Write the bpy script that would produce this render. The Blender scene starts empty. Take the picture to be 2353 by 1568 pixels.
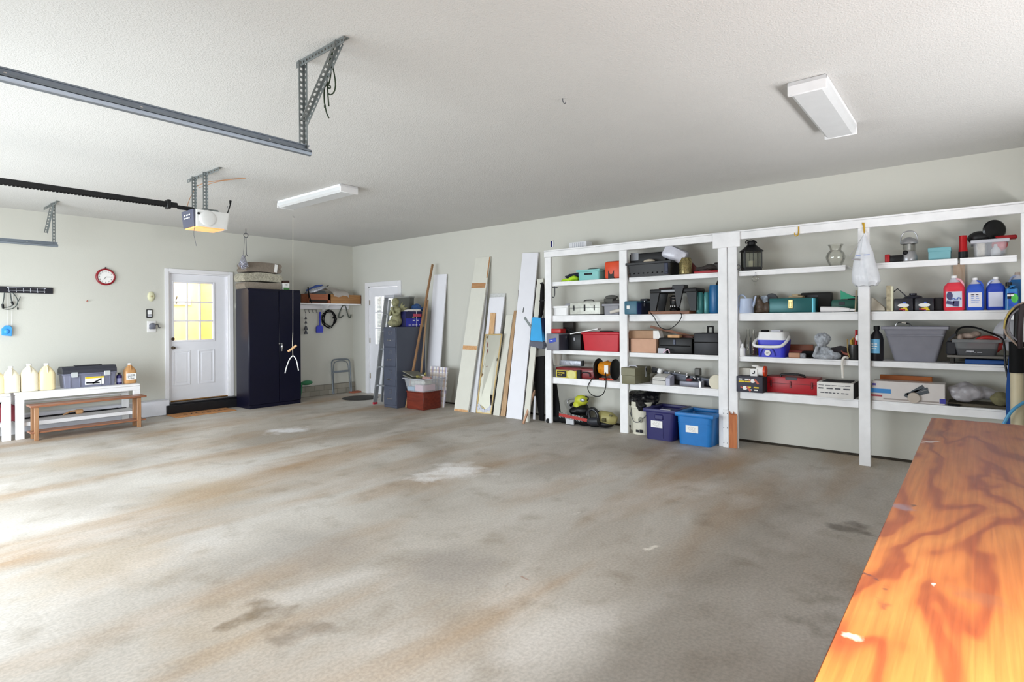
import bpy, bmesh, math, random
from mathutils import Vector, Matrix, noise as mnoise
random.seed(7)
D = bpy.data
SC = bpy.context.scene
COL = SC.collection
PI = math.pi

# ------------------------------------------------------------------ camera geometry (metres; camera at x=0,y=0,z=1.44)
FOC, PX, PY, EYE = 1292.65, 1176.5, 735.6, 1.44
YAW, ROLL = math.radians(39.55), math.radians(.375)
_f = Vector((math.cos(YAW), math.sin(YAW), 0)); _r = Vector((math.sin(YAW), -math.cos(YAW), 0)); _d = Vector((0, 0, -1))
_r, _d = math.cos(ROLL)*_r + math.sin(ROLL)*_d, -math.sin(ROLL)*_r + math.cos(ROLL)*_d
def on(ax, val, px, py):
    """the point of the plane (axis ax = val) seen at the photograph's pixel px,py"""
    v = _r*((px-PX)/FOC) + _d*((py-PY)/FOC) + _f
    o = Vector((0, 0, EYE))
    return o + v*((val-o[ax])/v[ax])
def S(px, py, x): p = on(0, x, px, py); return p.y, p.z
def B(px, py, y=9.85): p = on(1, y, px, py); return p.x, p.z
def G(px, py, z=0): p = on(2, z, px, py); return p.x, p.y

# ------------------------------------------------------------------ materials
def lin(h):
    h = h.lstrip('#'); c = [int(h[i:i+2], 16)/255 for i in (0, 2, 4)]
    return tuple(v/12.92 if v <= .04045 else ((v+.055)/1.055)**2.4 for v in c)
_M = {}
def M(name, hx, rough=.5, metal=0., var=.06, scale=9., bump=0., bscale=80., alpha=1., emit=0., trans=0., coat=0., stretch=None, spec=.5, sss=0.):
    if name in _M: return _M[name]
    m = D.materials.new(name); m.use_nodes = True
    nt = m.node_tree; N = nt.nodes; L = nt.links
    b = N['Principled BSDF']
    c = lin(hx)
    tc = N.new('ShaderNodeTexCoord'); mp = N.new('ShaderNodeMapping')
    L.new(tc.outputs['Object'], mp.inputs[0])
    if stretch: mp.inputs['Scale'].default_value = stretch
    nz = N.new('ShaderNodeTexNoise'); nz.inputs['Scale'].default_value = scale; nz.inputs['Detail'].default_value = 4
    L.new(mp.outputs[0], nz.inputs['Vector'])
    rp = N.new('ShaderNodeValToRGB')
    rp.color_ramp.elements[0].position = .3; rp.color_ramp.elements[1].position = .7
    rp.color_ramp.elements[0].color = (*[max(0, v*(1-var)) for v in c], 1)
    rp.color_ramp.elements[1].color = (*[min(1, v*(1+var)) for v in c], 1)
    L.new(nz.outputs['Fac'], rp.inputs[0]); L.new(rp.outputs[0], b.inputs['Base Color'])
    b.inputs['Roughness'].default_value = rough; b.inputs['Metallic'].default_value = metal
    b.inputs['Alpha'].default_value = alpha; b.inputs['Specular IOR Level'].default_value = spec
    b.inputs['Transmission Weight'].default_value = trans; b.inputs['Coat Weight'].default_value = coat
    if sss: b.inputs['Subsurface Weight'].default_value = sss; b.inputs['Subsurface Radius'].default_value = (.02, .02, .02)
    if emit:
        L.new(rp.outputs[0], b.inputs['Emission Color']); b.inputs['Emission Strength'].default_value = emit
    if bump:
        n2 = N.new('ShaderNodeTexNoise'); n2.inputs['Scale'].default_value = bscale; n2.inputs['Detail'].default_value = 3
        L.new(mp.outputs[0], n2.inputs['Vector'])
        bp = N.new('ShaderNodeBump'); bp.inputs['Strength'].default_value = bump; bp.inputs['Distance'].default_value = .01
        L.new(n2.outputs['Fac'], bp.inputs['Height']); L.new(bp.outputs[0], b.inputs['Normal'])
    _M[name] = m
    return m
def glass(name, tint='#ffffff', gl=.12, rough=.02, fres=True):
    if name in _M: return _M[name]
    m = D.materials.new(name); m.use_nodes = True; nt = m.node_tree; N = nt.nodes; L = nt.links
    N.remove(N['Principled BSDF'])
    t = N.new('ShaderNodeBsdfTransparent'); t.inputs[0].default_value = (*lin(tint), 1)
    g = N.new('ShaderNodeBsdfGlossy'); g.inputs['Roughness'].default_value = rough
    mx = N.new('ShaderNodeMixShader'); lw = N.new('ShaderNodeLayerWeight'); lw.inputs[0].default_value = .25
    ma = N.new('ShaderNodeMath'); ma.operation = 'MULTIPLY_ADD'; ma.inputs[1].default_value = .6; ma.inputs[2].default_value = gl*.4
    nz = N.new('ShaderNodeTexNoise'); nz.inputs['Scale'].default_value = 3
    bp = N.new('ShaderNodeBump'); bp.inputs['Strength'].default_value = .02; L.new(nz.outputs['Fac'], bp.inputs['Height']); L.new(bp.outputs[0], g.inputs['Normal'])
    L.new(lw.outputs['Fresnel'], ma.inputs[0]); L.new(ma.outputs[0], mx.inputs[0])
    L.new(t.outputs[0], mx.inputs[1]); L.new(g.outputs[0], mx.inputs[2]); L.new(mx.outputs[0], N['Material Output'].inputs[0])
    _M[name] = m
    return m
def wood(name, h1, h2, rough=.5, sc=(3, 30, 30), det=6, coat=0.):
    """streaky grain running along the axis with the small scale"""
    if name in _M: return _M[name]
    m = D.materials.new(name); m.use_nodes = True; nt = m.node_tree; N = nt.nodes; L = nt.links
    b = N['Principled BSDF']; tc = N.new('ShaderNodeTexCoord'); mp = N.new('ShaderNodeMapping'); mp.inputs['Scale'].default_value = sc
    nz = N.new('ShaderNodeTexNoise'); nz.inputs['Scale'].default_value = 1; nz.inputs['Detail'].default_value = det; nz.inputs['Distortion'].default_value = .6
    rp = N.new('ShaderNodeValToRGB'); rp.color_ramp.elements[0].position = .3; rp.color_ramp.elements[1].position = .7
    rp.color_ramp.elements[0].color = (*lin(h1), 1); rp.color_ramp.elements[1].color = (*lin(h2), 1)
    L.new(tc.outputs['Object'], mp.inputs[0]); L.new(mp.outputs[0], nz.inputs['Vector']); L.new(nz.outputs['Fac'], rp.inputs[0]); L.new(rp.outputs[0], b.inputs['Base Color'])
    b.inputs['Roughness'].default_value = rough; b.inputs['Coat Weight'].default_value = coat
    _M[name] = m
    return m

# ------------------------------------------------------------------ mesh collecting
class MB:
    def __init__(s): s.bm = bmesh.new(); s.mi = 0
    def _new(s, before):
        for f in s.bm.faces:
            if f not in before: f.material_index = s.mi
    def box(s, x0, x1, y0, y1, z0, z1, bev=0., rot=None, seg=1, mat=None):
        c = Vector(((x0+x1)/2, (y0+y1)/2, (z0+z1)/2))
        mtx = Matrix.Translation(c) @ (rot.to_4x4() if rot else Matrix()) @ Matrix.Diagonal((abs(x1-x0), abs(y1-y0), abs(z1-z0), 1))
        if mat is not None: mtx = mat @ mtx
        r = bmesh.ops.create_cube(s.bm, size=1, matrix=mtx)
        if bev:
            bev = min(bev, .45*min(abs(x1-x0), abs(y1-y0), abs(z1-z0)))
            es = list({e for v in r['verts'] for e in v.link_edges})
            bmesh.ops.bevel(s.bm, geom=es, offset=bev, segments=seg, affect='EDGES', profile=.5)
        return s
    def bar(s, p, q, w, h, up=(0, 0, 1), bev=0.):
        """a bar of section w x h from p to q"""
        p, q = Vector(p), Vector(q); d = q-p; ln = d.length; d.normalize()
        u = Vector(up); sd = d.cross(u)
        if sd.length < 1e-4: sd = d.cross(Vector((1, 0, 0)))
        sd.normalize(); u = sd.cross(d)
        mtx = Matrix.Translation((p+q)/2) @ Matrix((d, sd, u)).transposed().to_4x4()
        s.box(-ln/2, ln/2, -w/2, w/2, -h/2, h/2, bev, mat=mtx)
        return s
    def cyl(s, p, q, r, r2=None, seg=20, caps=True):
        p, q = Vector(p), Vector(q); d = q-p
        mtx = Matrix.Translation((p+q)/2) @ d.to_track_quat('Z', 'Y').to_matrix().to_4x4()
        bmesh.ops.create_cone(s.bm, cap_ends=caps, segments=seg, radius1=r, radius2=r if r2 is None else r2, depth=d.length, matrix=mtx)
        return s
    def ell(s, c, r, rot=None, u=18, v=12):
        if not hasattr(r, '__len__'): r = (r, r, r)
        mtx = Matrix.Translation(Vector(c)) @ (rot.to_4x4() if rot else Matrix()) @ Matrix.Diagonal((*r, 1))
        bmesh.ops.create_uvsphere(s.bm, u_segments=u, v_segments=v, radius=1, matrix=mtx)
        return s
    def lathe(s, c, prof, seg=28, ax='z', sx=1., sy=1., sq=0.):
        """prof = [(r, h)...] turned about the axis; sq>0 makes the section a rounded square"""
        c = Vector(c); rings = []
        for r, h in prof:
            ring = []
            for i in range(seg):
                a = 2*PI*i/seg; ca, sa = math.cos(a), math.sin(a)
                k = 1.
                if sq: k = 1/(abs(ca)**(2+8*sq)+abs(sa)**(2+8*sq))**(1/(2+8*sq))
                a_, b_ = r*k*ca*sx, r*k*sa*sy
                v = {'z': (a_, b_, h), 'x': (h, a_, b_), 'y': (a_, h, b_)}[ax]
                ring.append(s.bm.verts.new(c+Vector(v)))
            rings.append(ring)
        for A, Bq in zip(rings, rings[1:]):
            for i in range(seg):
                j = (i+1) % seg
                fs = (A[i], A[j], Bq[j], Bq[i])
                s.bm.faces.new(fs if ax != 'y' else fs[::-1])
        for rg, flip in ((rings[0], True), (rings[-1], False)):
            if (Vector(rg[0].co)-Vector(rg[seg//2].co)).length > 1e-5:
                f = rg[::-1] if flip else rg
                s.bm.faces.new(f if ax != 'y' else f[::-1])
        return s
    def tube(s, pts, r, seg=8, cyc=False, smooth=0):
        P = [Vector(p) for p in pts]
        for _ in range(smooth):
            Q = []
            n = len(P)
            for i in range(n if cyc else n-1):
                a, b = P[i], P[(i+1) % n]; Q += [a*.75+b*.25, a*.25+b*.75]
            P = Q if cyc else [P[0]]+Q+[P[-1]]
        n = len(P); rings = []
        t0 = (P[1]-P[0]).normalized(); nn = t0.orthogonal().normalized()
        for i in range(n):
            if cyc: t = (P[(i+1) % n]-P[i-1]).normalized()
            else: t = (P[min(i+1, n-1)]-P[max(i-1, 0)])
            t = t.normalized() if t.length > 1e-9 else t0
            nn = (nn - t*nn.dot(t))
            nn = nn.normalized() if nn.length > 1e-6 else t.orthogonal().normalized()
            bb = t.cross(nn)
            rr = r
            if hasattr(r, '__len__'):
                u_ = i/max(1, n-1)*(len(r)-1); k_ = min(int(u_), len(r)-2); rr = r[k_]*(1-u_+k_)+r[k_+1]*(u_-k_)
            rings.append([s.bm.verts.new(P[i]+(nn*math.cos(2*PI*k/seg)+bb*math.sin(2*PI*k/seg))*rr) for k in range(seg)])
        for i in range(n if cyc else n-1):
            A, C = rings[i], rings[(i+1) % n]
            for k in range(seg):
                j = (k+1) % seg; s.bm.faces.new((A[k], A[j], C[j], C[k]))
        if not cyc:
            s.bm.faces.new(rings[0][::-1]); s.bm.faces.new(rings[-1])
        return s
    def prism(s, poly, vec):
        """a polygon (world points) swept along vec"""
        v = Vector(vec); A = [s.bm.verts.new(Vector(p)) for p in poly]; C = [s.bm.verts.new(Vector(p)+v) for p in poly]
        n = len(A)
        s.bm.faces.new(A[::-1]); s.bm.faces.new(C)
        for i in range(n): s.bm.faces.new((A[i], A[(i+1) % n], C[(i+1) % n], C[i]))
        return s
    def frust(s, b, t, z0, z1, r=.0, seg=4):
        """tapered box: b,t = (x0,x1,y0,y1) below / above with rounded corners r"""
        rings = []
        for (x0, x1, y0, y1), z in ((b, z0), (t, z1)):
            ring = []
            for cx, cy, a0 in ((x1-r, y1-r, 0), (x0+r, y1-r, PI/2), (x0+r, y0+r, PI), (x1-r, y0+r, 1.5*PI)):
                for k in range(seg+1 if r else 1):
                    a = a0+PI/2*k/seg if r else 0
                    ring.append(s.bm.verts.new((cx+r*math.cos(a), cy+r*math.sin(a), z)))
            rings.append(ring)
        A, C = rings; n = len(A)
        s.bm.faces.new(A[::-1]); s.bm.faces.new(C)
        for i in range(n): s.bm.faces.new((A[i], A[(i+1) % n], C[(i+1) % n], C[i]))
        return s
    def tub(s, b, t, z0, z1, th=.004, r=.02, seg=4):
        """open tapered tub with walls"""
        def ring(q, z, o):
            x0, x1, y0, y1 = q; x0 += o; x1 -= o; y0 += o; y1 -= o; rr = max(r-o, .001); out = []
            for cx, cy, a0 in ((x1-rr, y1-rr, 0), (x0+rr, y1-rr, PI/2), (x0+rr, y0+rr, PI), (x1-rr, y0+rr, 1.5*PI)):
                for k in range(seg+1):
                    a = a0+PI/2*k/seg; out.append(s.bm.verts.new((cx+rr*math.cos(a), cy+rr*math.sin(a), z)))
            return out
        R = [ring(b, z0, 0), ring(t, z1, 0), ring(t, z1, th), ring(b, z0+th, th)]
        n = len(R[0]); s.bm.faces.new(R[0][::-1]); s.bm.faces.new(R[3])
        for A, C in zip(R, R[1:]):
            for i in range(n): s.bm.faces.new((A[i], A[(i+1) % n], C[(i+1) % n], C[i]))
        return s
    def jitter(s, a, sc=6.):
        for v in s.bm.verts: v.co += mnoise.noise_vector(v.co*sc)*a
        return s
    def mesh(s, name, off=Vector()):
        bmesh.ops.recalc_face_normals(s.bm, faces=s.bm.faces)
        for v in s.bm.verts: v.co -= off
        me = D.meshes.new(name); s.bm.to_mesh(me); s.bm.free()
        for p in me.polygons: p.use_smooth = True
        me.set_sharp_from_angle(angle=math.radians(38))
        return me
OFF = {}
def thing(name, label, cat, loc, group=None, kind=None):
    o = D.objects.new(name, None); COL.objects.link(o); o.location = loc; o.empty_display_size = .05
    OFF[o] = Vector(loc); tag(o, label, cat, group, kind)
    return o
def tag(o, label=None, cat=None, group=None, kind=None):
    if label: o['label'] = label
    if cat: o['category'] = cat
    if group: o['group'] = group
    if kind: o['kind'] = kind
    return o
def part(name, mb, mat, parent, label=None):
    off = OFF[parent]; o = D.objects.new(name, mb.mesh(name, off) if isinstance(mb, MB) else mb)
    if mat: o.data.materials.append(mat)
    COL.objects.link(o); o.parent = parent; OFF[o] = off
    if label: o['label'] = label
    return o
def solo(name, mb, mat, label, cat, group=None, kind=None):
    """a thing that is one mesh"""
    zs = [v.co.z for v in mb.bm.verts]; xs = [v.co.x for v in mb.bm.verts]; ys = [v.co.y for v in mb.bm.verts]
    loc = Vector(((min(xs)+max(xs))/2, (min(ys)+max(ys))/2, min(zs)))
    o = D.objects.new(name, mb.mesh(name, loc)); o.data.materials.append(mat); COL.objects.link(o); o.location = loc; OFF[o] = loc
    return tag(o, label, cat, group, kind)
def struct(name, mb, mat, parent=None):
    o = D.objects.new(name, mb.mesh(name, OFF[parent] if parent else Vector())); o.data.materials.append(mat); COL.objects.link(o)
    OFF[o] = OFF[parent] if parent else Vector()
    if parent: o.parent = parent
    else: o['kind'] = 'structure'
    return o
def melt(mb, voxel, smooth=4, sm=.5):
    """one continuous skin over overlapping solids"""
    me = D.meshes.new('tmp'); bmesh.ops.recalc_face_normals(mb.bm, faces=mb.bm.faces); mb.bm.to_mesh(me); mb.bm.free()
    o = D.objects.new('tmp', me); COL.objects.link(o)
    r = o.modifiers.new('r', 'REMESH'); r.mode = 'VOXEL'; r.voxel_size = voxel
    k = o.modifiers.new('s', 'SMOOTH'); k.iterations = smooth; k.factor = sm
    bpy.context.view_layer.update()
    dg = bpy.context.evaluated_depsgraph_get(); ev = o.evaluated_get(dg); m2 = ev.to_mesh()
    mb.bm = bmesh.new(); mb.bm.from_mesh(m2); ev.to_mesh_clear()
    D.objects.remove(o); D.meshes.remove(me)
    return mb
AX = {'-x': ((0, -1, 0), (0, 0, 1), (-1, 0, 0)), '-y': ((1, 0, 0), (0, 0, 1), (0, -1, 0)), 'z': ((1, 0, 0), (0, 1, 0), (0, 0, 1))}
def text(parent, s, size, at, mat, face='-x', name='lettering', rot=0., ext=.0006):
    cu = D.curves.new('t', 'FONT'); cu.body = s; cu.size = size; cu.extrude = ext; cu.align_x = 'CENTER'; cu.align_y = 'CENTER'; cu.resolution_u = 2
    o = D.objects.new('t', cu); COL.objects.link(o); bpy.context.view_layer.update()
    me = D.meshes.new_from_object(o.evaluated_get(bpy.context.evaluated_depsgraph_get())); D.objects.remove(o); D.curves.remove(cu)
    X, Y, Z = (Vector(v) for v in AX[face])
    R = Matrix((X, Y, Z)).transposed() @ Matrix.Rotation(rot, 3, 'Z')
    me.transform(Matrix.Translation(Vector(at)-OFF[parent]) @ R.to_4x4()); me.materials.clear()
    me.name = name
    return part(name, me, mat, parent)
def lines(mb, at, w, h, n, face='-x', seed=1, th=.0008, fill=.8, words=3):
    """rows of small print too fine to read: short strokes in lines"""
    rnd = random.Random(seed); X, Y, Z = (Vector(v) for v in AX[face]); at = Vector(at)
    for i in range(n):
        yy = h/2-(i+.5)*h/n; x = -w/2
        for k in range(words):
            ww = w/words*rnd.uniform(.5, .95); x0 = -w/2+k*w/words
            p = at+X*x0+Y*yy; q = at+X*(x0+ww)+Y*yy
            mb.bar(p, q, th*2, h/n*fill*.5, up=Y)
    return mb
def squig(mb, at, w, h, face='-x', seed=1, r=.0015, n=9):
    rnd = random.Random(seed); X, Y, Z = (Vector(v) for v in AX[face]); at = Vector(at)
    pts = [at+X*(-w/2+w*i/n+rnd.uniform(-.3, .3)*w/n)+Y*(rnd.uniform(-.5, .5)*h) for i in range(n+1)]
    return mb.tube(pts, r, 5, smooth=1)
def card(parent, x, y0, y1, z0, z1, mat, name='label', th=.002, rot=0.):
    """a flat label on a face that looks towards -x"""
    b = MB(); R = Matrix.Rotation(rot, 3, 'X') if rot else None
    b.box(x-th, x+.0005, y0, y1, z0, z1, rot=R)
    return part(name, b, mat, parent)
# ------------------------------------------------------------------ shared materials
wallm = M('painted_wall', '#cdccc3', .85, var=.015, scale=1.2, bump=.08, bscale=55)
ceilm = M('textured_ceiling', '#c9c8c5', .95, var=.02, scale=1.5, bump=.5, bscale=110)
white = M('white_paint', '#ebebec', .55, var=.03, scale=14, bump=.06, bscale=40)
shelfw = M('worn_white_paint', '#efeff0', .6, var=.06, scale=7, bump=.1, bscale=30)
trimw = M('trim_white', '#ecebee', .45, var=.015)
doorw = M('door_white', '#eeeef3', .4, var=.015)
galv = M('galvanised_steel', '#8d9393', .45, .75, var=.12, scale=25)
steelg = M('track_steel', '#87909a', .42, .7, var=.1, scale=6)
chrome = M('chrome', '#d8d8da', .18, 1., var=.03)
black = M('black_plastic', '#0d0d0f', .45, var=.12, spec=.35)
blackm = M('matt_black', '#09090b', .75, var=.1, spec=.25)
dgrey = M('dark_grey_plastic', '#26282f', .5, var=.08)
grey = M('grey_plastic', '#7b7c86', .5, var=.05)
lgrey = M('pale_grey_plastic', '#b9bac2', .5, var=.04)
navy = M('navy_metal', '#060720', .36, .0, var=.12, scale=3, spec=.35)
slate = M('slate_blue_steel', '#4b505f', .45, .1, var=.05, scale=4)
red = M('red_plastic', '#b5121d', .4, var=.05)
dred = M('dark_red_plastic', '#7a1518', .45, var=.07)
orange = M('orange_plastic', '#d8481f', .45, var=.05)
teal = M('teal_plastic', '#7fc0bd', .5, var=.04)
tealg = M('dark_teal_metal', '#15595b', .35, .2, var=.06)
dteal = M('blue_teal_plastic', '#2f6277', .45, var=.05)
blue = M('blue_plastic', '#1667b5', .45, var=.05)
royal = M('royal_blue_plastic', '#2f35c8', .4, var=.05)
navyp = M('navy_plastic', '#25235f', .45, var=.05)
wplas = M('white_plastic', '#eeeeee', .45, var=.03)
cream = M('cream_plastic', '#d9d3bd', .5, var=.05)
olive = M('olive_metal', '#76735a', .5, .1, var=.07)
paper = M('white_paper', '#f0efec', .8, var=.02)
ink = M('grey_ink', '#55565c', .8, var=.1)
inkd = M('dark_ink', '#1d1d24', .8, var=.1)
yell = M('yellow_print', '#e3c62c', .6, var=.05)
lime = M('lime_plastic', '#c3c93a', .45, var=.06)
neon = M('neon_cloth', '#b4dc2b', .8, var=.08, scale=40, bump=.2)
card_t = M('cardboard_tan', '#b08e72', .85, var=.07, scale=12)
card_p = M('cardboard_pinkish', '#cda38a', .85, var=.05, scale=12)
bwood = wood('brown_wood', '#6d4025', '#8d5835', .5, (4, 4, 40))
benchwood = wood('bench_wood', '#7f4e37', '#9c6a4c', .4, (3, 40, 40))
rawwood = wood('raw_wood', '#c59a6b', '#dcb68a', .6, (30, 30, 3))
rawwoodx = wood('raw_wood_along', '#c08d5c', '#d7ac7c', .6, (3, 30, 30))
stud = wood('stud_wood', '#a85a2b', '#c67a45', .6, (30, 30, 3))
redwood = wood('mahogany_wood', '#5c1f14', '#7c2f1d', .35, (30, 4, 30), coat=.3)
clearp = M('frosted_clear_plastic', '#e4e8ee', .25, var=.03, alpha=.2)
clearb = M('clear_film', '#f3f3f6', .2, var=.04, alpha=.5)
pane = glass('window_glass', '#ffffff', .06)
vglass = glass('vase_glass', '#fcfcfa', .1, .05)

# ------------------------------------------------------------------ floor
def floor_mat():
    m = D.materials.new('stained_concrete'); m.use_nodes = True; nt = m.node_tree; N = nt.nodes; L = nt.links
    b = N['Principled BSDF']; tc = N.new('ShaderNodeTexCoord')
    def nz(sc, det, dist=0., st=None):
        n = N.new('ShaderNodeTexNoise'); n.inputs['Scale'].default_value = sc; n.inputs['Detail'].default_value = det; n.inputs['Distortion'].default_value = dist
        if st:
            mp = N.new('ShaderNodeMapping'); mp.inputs['Scale'].default_value = st; mp.inputs['Rotation'].default_value = (0, 0, .1); L.new(tc.outputs['Object'], mp.inputs[0]); L.new(mp.outputs[0], n.inputs['Vector'])
        else: L.new(tc.outputs['Object'], n.inputs['Vector'])
        return n.outputs['Fac']
    def ramp(f, a, c, p0=.35, p1=.65):
        r = N.new('ShaderNodeValToRGB'); r.color_ramp.elements[0].position = p0; r.color_ramp.elements[1].position = p1
        r.color_ramp.elements[0].color = a; r.color_ramp.elements[1].color = c; L.new(f, r.inputs[0]); return r.outputs[0]
    def mix(fac, a, c, typ='MIX'):
        x = N.new('ShaderNodeMix'); x.data_type = 'RGBA'; x.blend_type = typ
        if isinstance(fac, float): x.inputs[0].default_value = fac
        else: L.new(fac, x.inputs[0])
        for s, v in ((6, a), (7, c)):
            if isinstance(v, tuple): x.inputs[s].default_value = v
            else: L.new(v, x.inputs[s])
        return x.outputs[2]
    W = lambda h: (*lin(h), 1)
    col = ramp(nz(.55, 5, .8), W('#a49c91'), W('#c8c3bb'))
    f2 = ramp(nz(1., 6, .4, (.35, 1.5, 1)), (0, 0, 0, 1), (.85, .85, .85, 1), .48, .72)          # tyre-wide streaks along the drive direction
    col = mix(f2, col, W('#a0815c'))
    f3 = ramp(nz(1.7, 6, .3, (.5, 1.2, 1)), (0, 0, 0, 1), (.75, .75, .75, 1), .52, .75)
    col = mix(f3, col, W('#cfcac4'))
    f4 = ramp(nz(4.2, 6, .2), (0, 0, 0, 1), (.5, .5, .5, 1), .55, .8)
    col = mix(f4, col, W('#80735f'))
    wob = N.new('ShaderNodeTexNoise'); wob.inputs['Scale'].default_value = 5; wob.inputs['Detail'].default_value = 5; L.new(tc.outputs['Object'], wob.inputs['Vector'])
    sub = N.new('ShaderNodeVectorMath'); sub.operation = 'SUBTRACT'; L.new(wob.outputs['Color'], sub.inputs[0]); sub.inputs[1].default_value = (.5, .5, .5)
    scl = N.new('ShaderNodeVectorMath'); scl.operation = 'SCALE'; L.new(sub.outputs[0], scl.inputs[0]); scl.inputs['Scale'].default_value = .55
    add = N.new('ShaderNodeVectorMath'); add.operation = 'ADD'; L.new(tc.outputs['Object'], add.inputs[0]); L.new(scl.outputs[0], add.inputs[1])
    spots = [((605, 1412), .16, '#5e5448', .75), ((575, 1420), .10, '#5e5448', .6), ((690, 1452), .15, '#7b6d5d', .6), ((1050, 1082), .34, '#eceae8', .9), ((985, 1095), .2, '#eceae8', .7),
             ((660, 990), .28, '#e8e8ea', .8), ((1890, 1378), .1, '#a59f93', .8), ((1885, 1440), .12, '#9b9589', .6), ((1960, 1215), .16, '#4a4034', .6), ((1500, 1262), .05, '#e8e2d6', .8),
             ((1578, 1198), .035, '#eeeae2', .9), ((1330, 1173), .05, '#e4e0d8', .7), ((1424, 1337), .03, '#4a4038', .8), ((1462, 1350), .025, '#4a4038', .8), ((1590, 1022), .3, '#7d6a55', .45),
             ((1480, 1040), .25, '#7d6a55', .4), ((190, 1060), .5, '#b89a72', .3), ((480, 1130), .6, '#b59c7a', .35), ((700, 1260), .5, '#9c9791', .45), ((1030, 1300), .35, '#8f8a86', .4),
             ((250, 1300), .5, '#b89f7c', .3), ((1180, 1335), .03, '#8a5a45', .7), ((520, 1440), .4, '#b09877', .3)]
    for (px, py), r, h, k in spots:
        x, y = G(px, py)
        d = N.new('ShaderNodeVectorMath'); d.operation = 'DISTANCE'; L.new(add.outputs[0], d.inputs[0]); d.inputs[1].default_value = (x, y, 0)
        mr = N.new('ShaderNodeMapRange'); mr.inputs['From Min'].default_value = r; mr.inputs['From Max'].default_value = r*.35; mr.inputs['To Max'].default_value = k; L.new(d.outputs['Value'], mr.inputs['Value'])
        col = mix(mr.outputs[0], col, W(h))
    sp = ramp(nz(60, 3), (.86, .86, .86, 1), (1.06, 1.06, 1.06, 1))
    col = mix(1., col, sp, 'MULTIPLY')
    L.new(col, b.inputs['Base Color'])
    rr = N.new('ShaderNodeMapRange'); rr.inputs['To Min'].default_value = .45; rr.inputs['To Max'].default_value = .75; L.new(nz(2.5, 4), rr.inputs['Value']); L.new(rr.outputs[0], b.inputs['Roughness'])
    bp = N.new('ShaderNodeBump'); bp.inputs['Strength'].default_value = .08; bp.inputs['Distance'].default_value = .01; L.new(nz(35, 5), bp.inputs['Height']); L.new(bp.outputs[0], b.inputs['Normal'])
    return m
XW, YB, CE, XL, YF = 6.81, 9.85, 2.96, -.85, -1.05         # right wall, back wall, ceiling, door wall, front wall
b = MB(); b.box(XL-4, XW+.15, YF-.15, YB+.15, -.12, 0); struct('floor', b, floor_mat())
b = MB(); b.box(XL-.15, XW+.15, YF-.15, YB+.15, CE, CE+.12); struct('ceiling', b, ceilm)
# back wall with the house door opening
DX0, DX1, DZ0, DZ1 = 3.403, 4.335, .17, 2.237
b = MB(); b.box(XL-.15, DX0, YB, YB+.15, 0, CE); b.box(DX1, XW+.15, YB, YB+.15, 0, CE); b.box(DX0, DX1, YB, YB+.15, DZ1, CE); b.box(DX0, DX1, YB, YB+.15, 0, DZ0)
struct('wall_back', b, wallm)
# right wall with the outside door opening
EY0, EY1, EZ1 = 8.40, 9.31, 2.115
b = MB(); b.box(XW, XW+.14, YF-.15, EY0, 0, CE); b.box(XW, XW+.14, EY1, YB, 0, CE); b.box(XW, XW+.14, EY0, EY1, EZ1, CE)
struct('wall_right', b, wallm)
# wall of the overhead door (opening), and the wall behind the workbench (window)
GY0, GY1, GZ = 3.25, 8.85, 2.3
b = MB(); b.box(XL-.15, XL, YF-.15, GY0, 0, CE); b.box(XL-.15, XL, GY1, YB+.15, 0, CE); b.box(XL-.15, XL, GY0, GY1, GZ, CE)
struct('wall_left', b, wallm)
WX0, WX1, WZ0, WZ1 = 1.4, 5.4, 1.02, 2.1
b = MB(); b.box(XL, WX0, YF-.15, YF, 0, CE); b.box(WX1, XW, YF-.15, YF, 0, CE); b.box(WX0, WX1, YF-.15, YF, 0, WZ0); b.box(WX0, WX1, YF-.15, YF, WZ1, CE)
struct('wall_front', b, wallm)
# stem-wall ledges along the back wall
b = MB(); b.box(XL, 3.35, YB-.17, YB, 0, .235, .008); struct('baseboard_back', b, M('painted_concrete', '#e4e6ee', .8, var=.05, scale=5, bump=.15))
blk = D.materials.new('concrete_block'); blk.use_nodes = True
_n = blk.node_tree; _b = _n.nodes['Principled BSDF']; _t = _n.nodes.new('ShaderNodeTexCoord'); _m = _n.nodes.new('ShaderNodeMapping'); _m.inputs['Rotation'].default_value = (PI/2, 0, 0)
_k = _n.nodes.new('ShaderNodeTexBrick'); _k.inputs['Scale'].default_value = 2.5; _k.inputs['Color1'].default_value = (*lin('#8f8b80'), 1); _k.inputs['Color2'].default_value = (*lin('#a39e92'), 1); _k.inputs['Mortar'].default_value = (*lin('#77736a'), 1); _k.inputs['Mortar Size'].default_value = .012
_n.links.new(_t.outputs['Object'], _m.inputs[0]); _n.links.new(_m.outputs[0], _k.inputs['Vector']); _n.links.new(_k.outputs['Color'], _b.inputs['Base Color']); _b.inputs['Roughness'].default_value = .9
b = MB(); b.box(4.45, XW, YB-.06, YB, 0, .2, .006); struct('baseboard_back_block', b, blk)
b = MB(); b.box(4.45, 6.7, YB-.03, YB, 1.675, 1.755, .004); struct('trim_1', b, trimw)           # ledger under the corner shelf
dirt = M('grimy_joint', '#3b352c', .95, var=.3, scale=20)
b = MB(); b.box(XW-.006, XW, -.6, 8.2, 0, .025); struct('baseboard_right', b, dirt)
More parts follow.
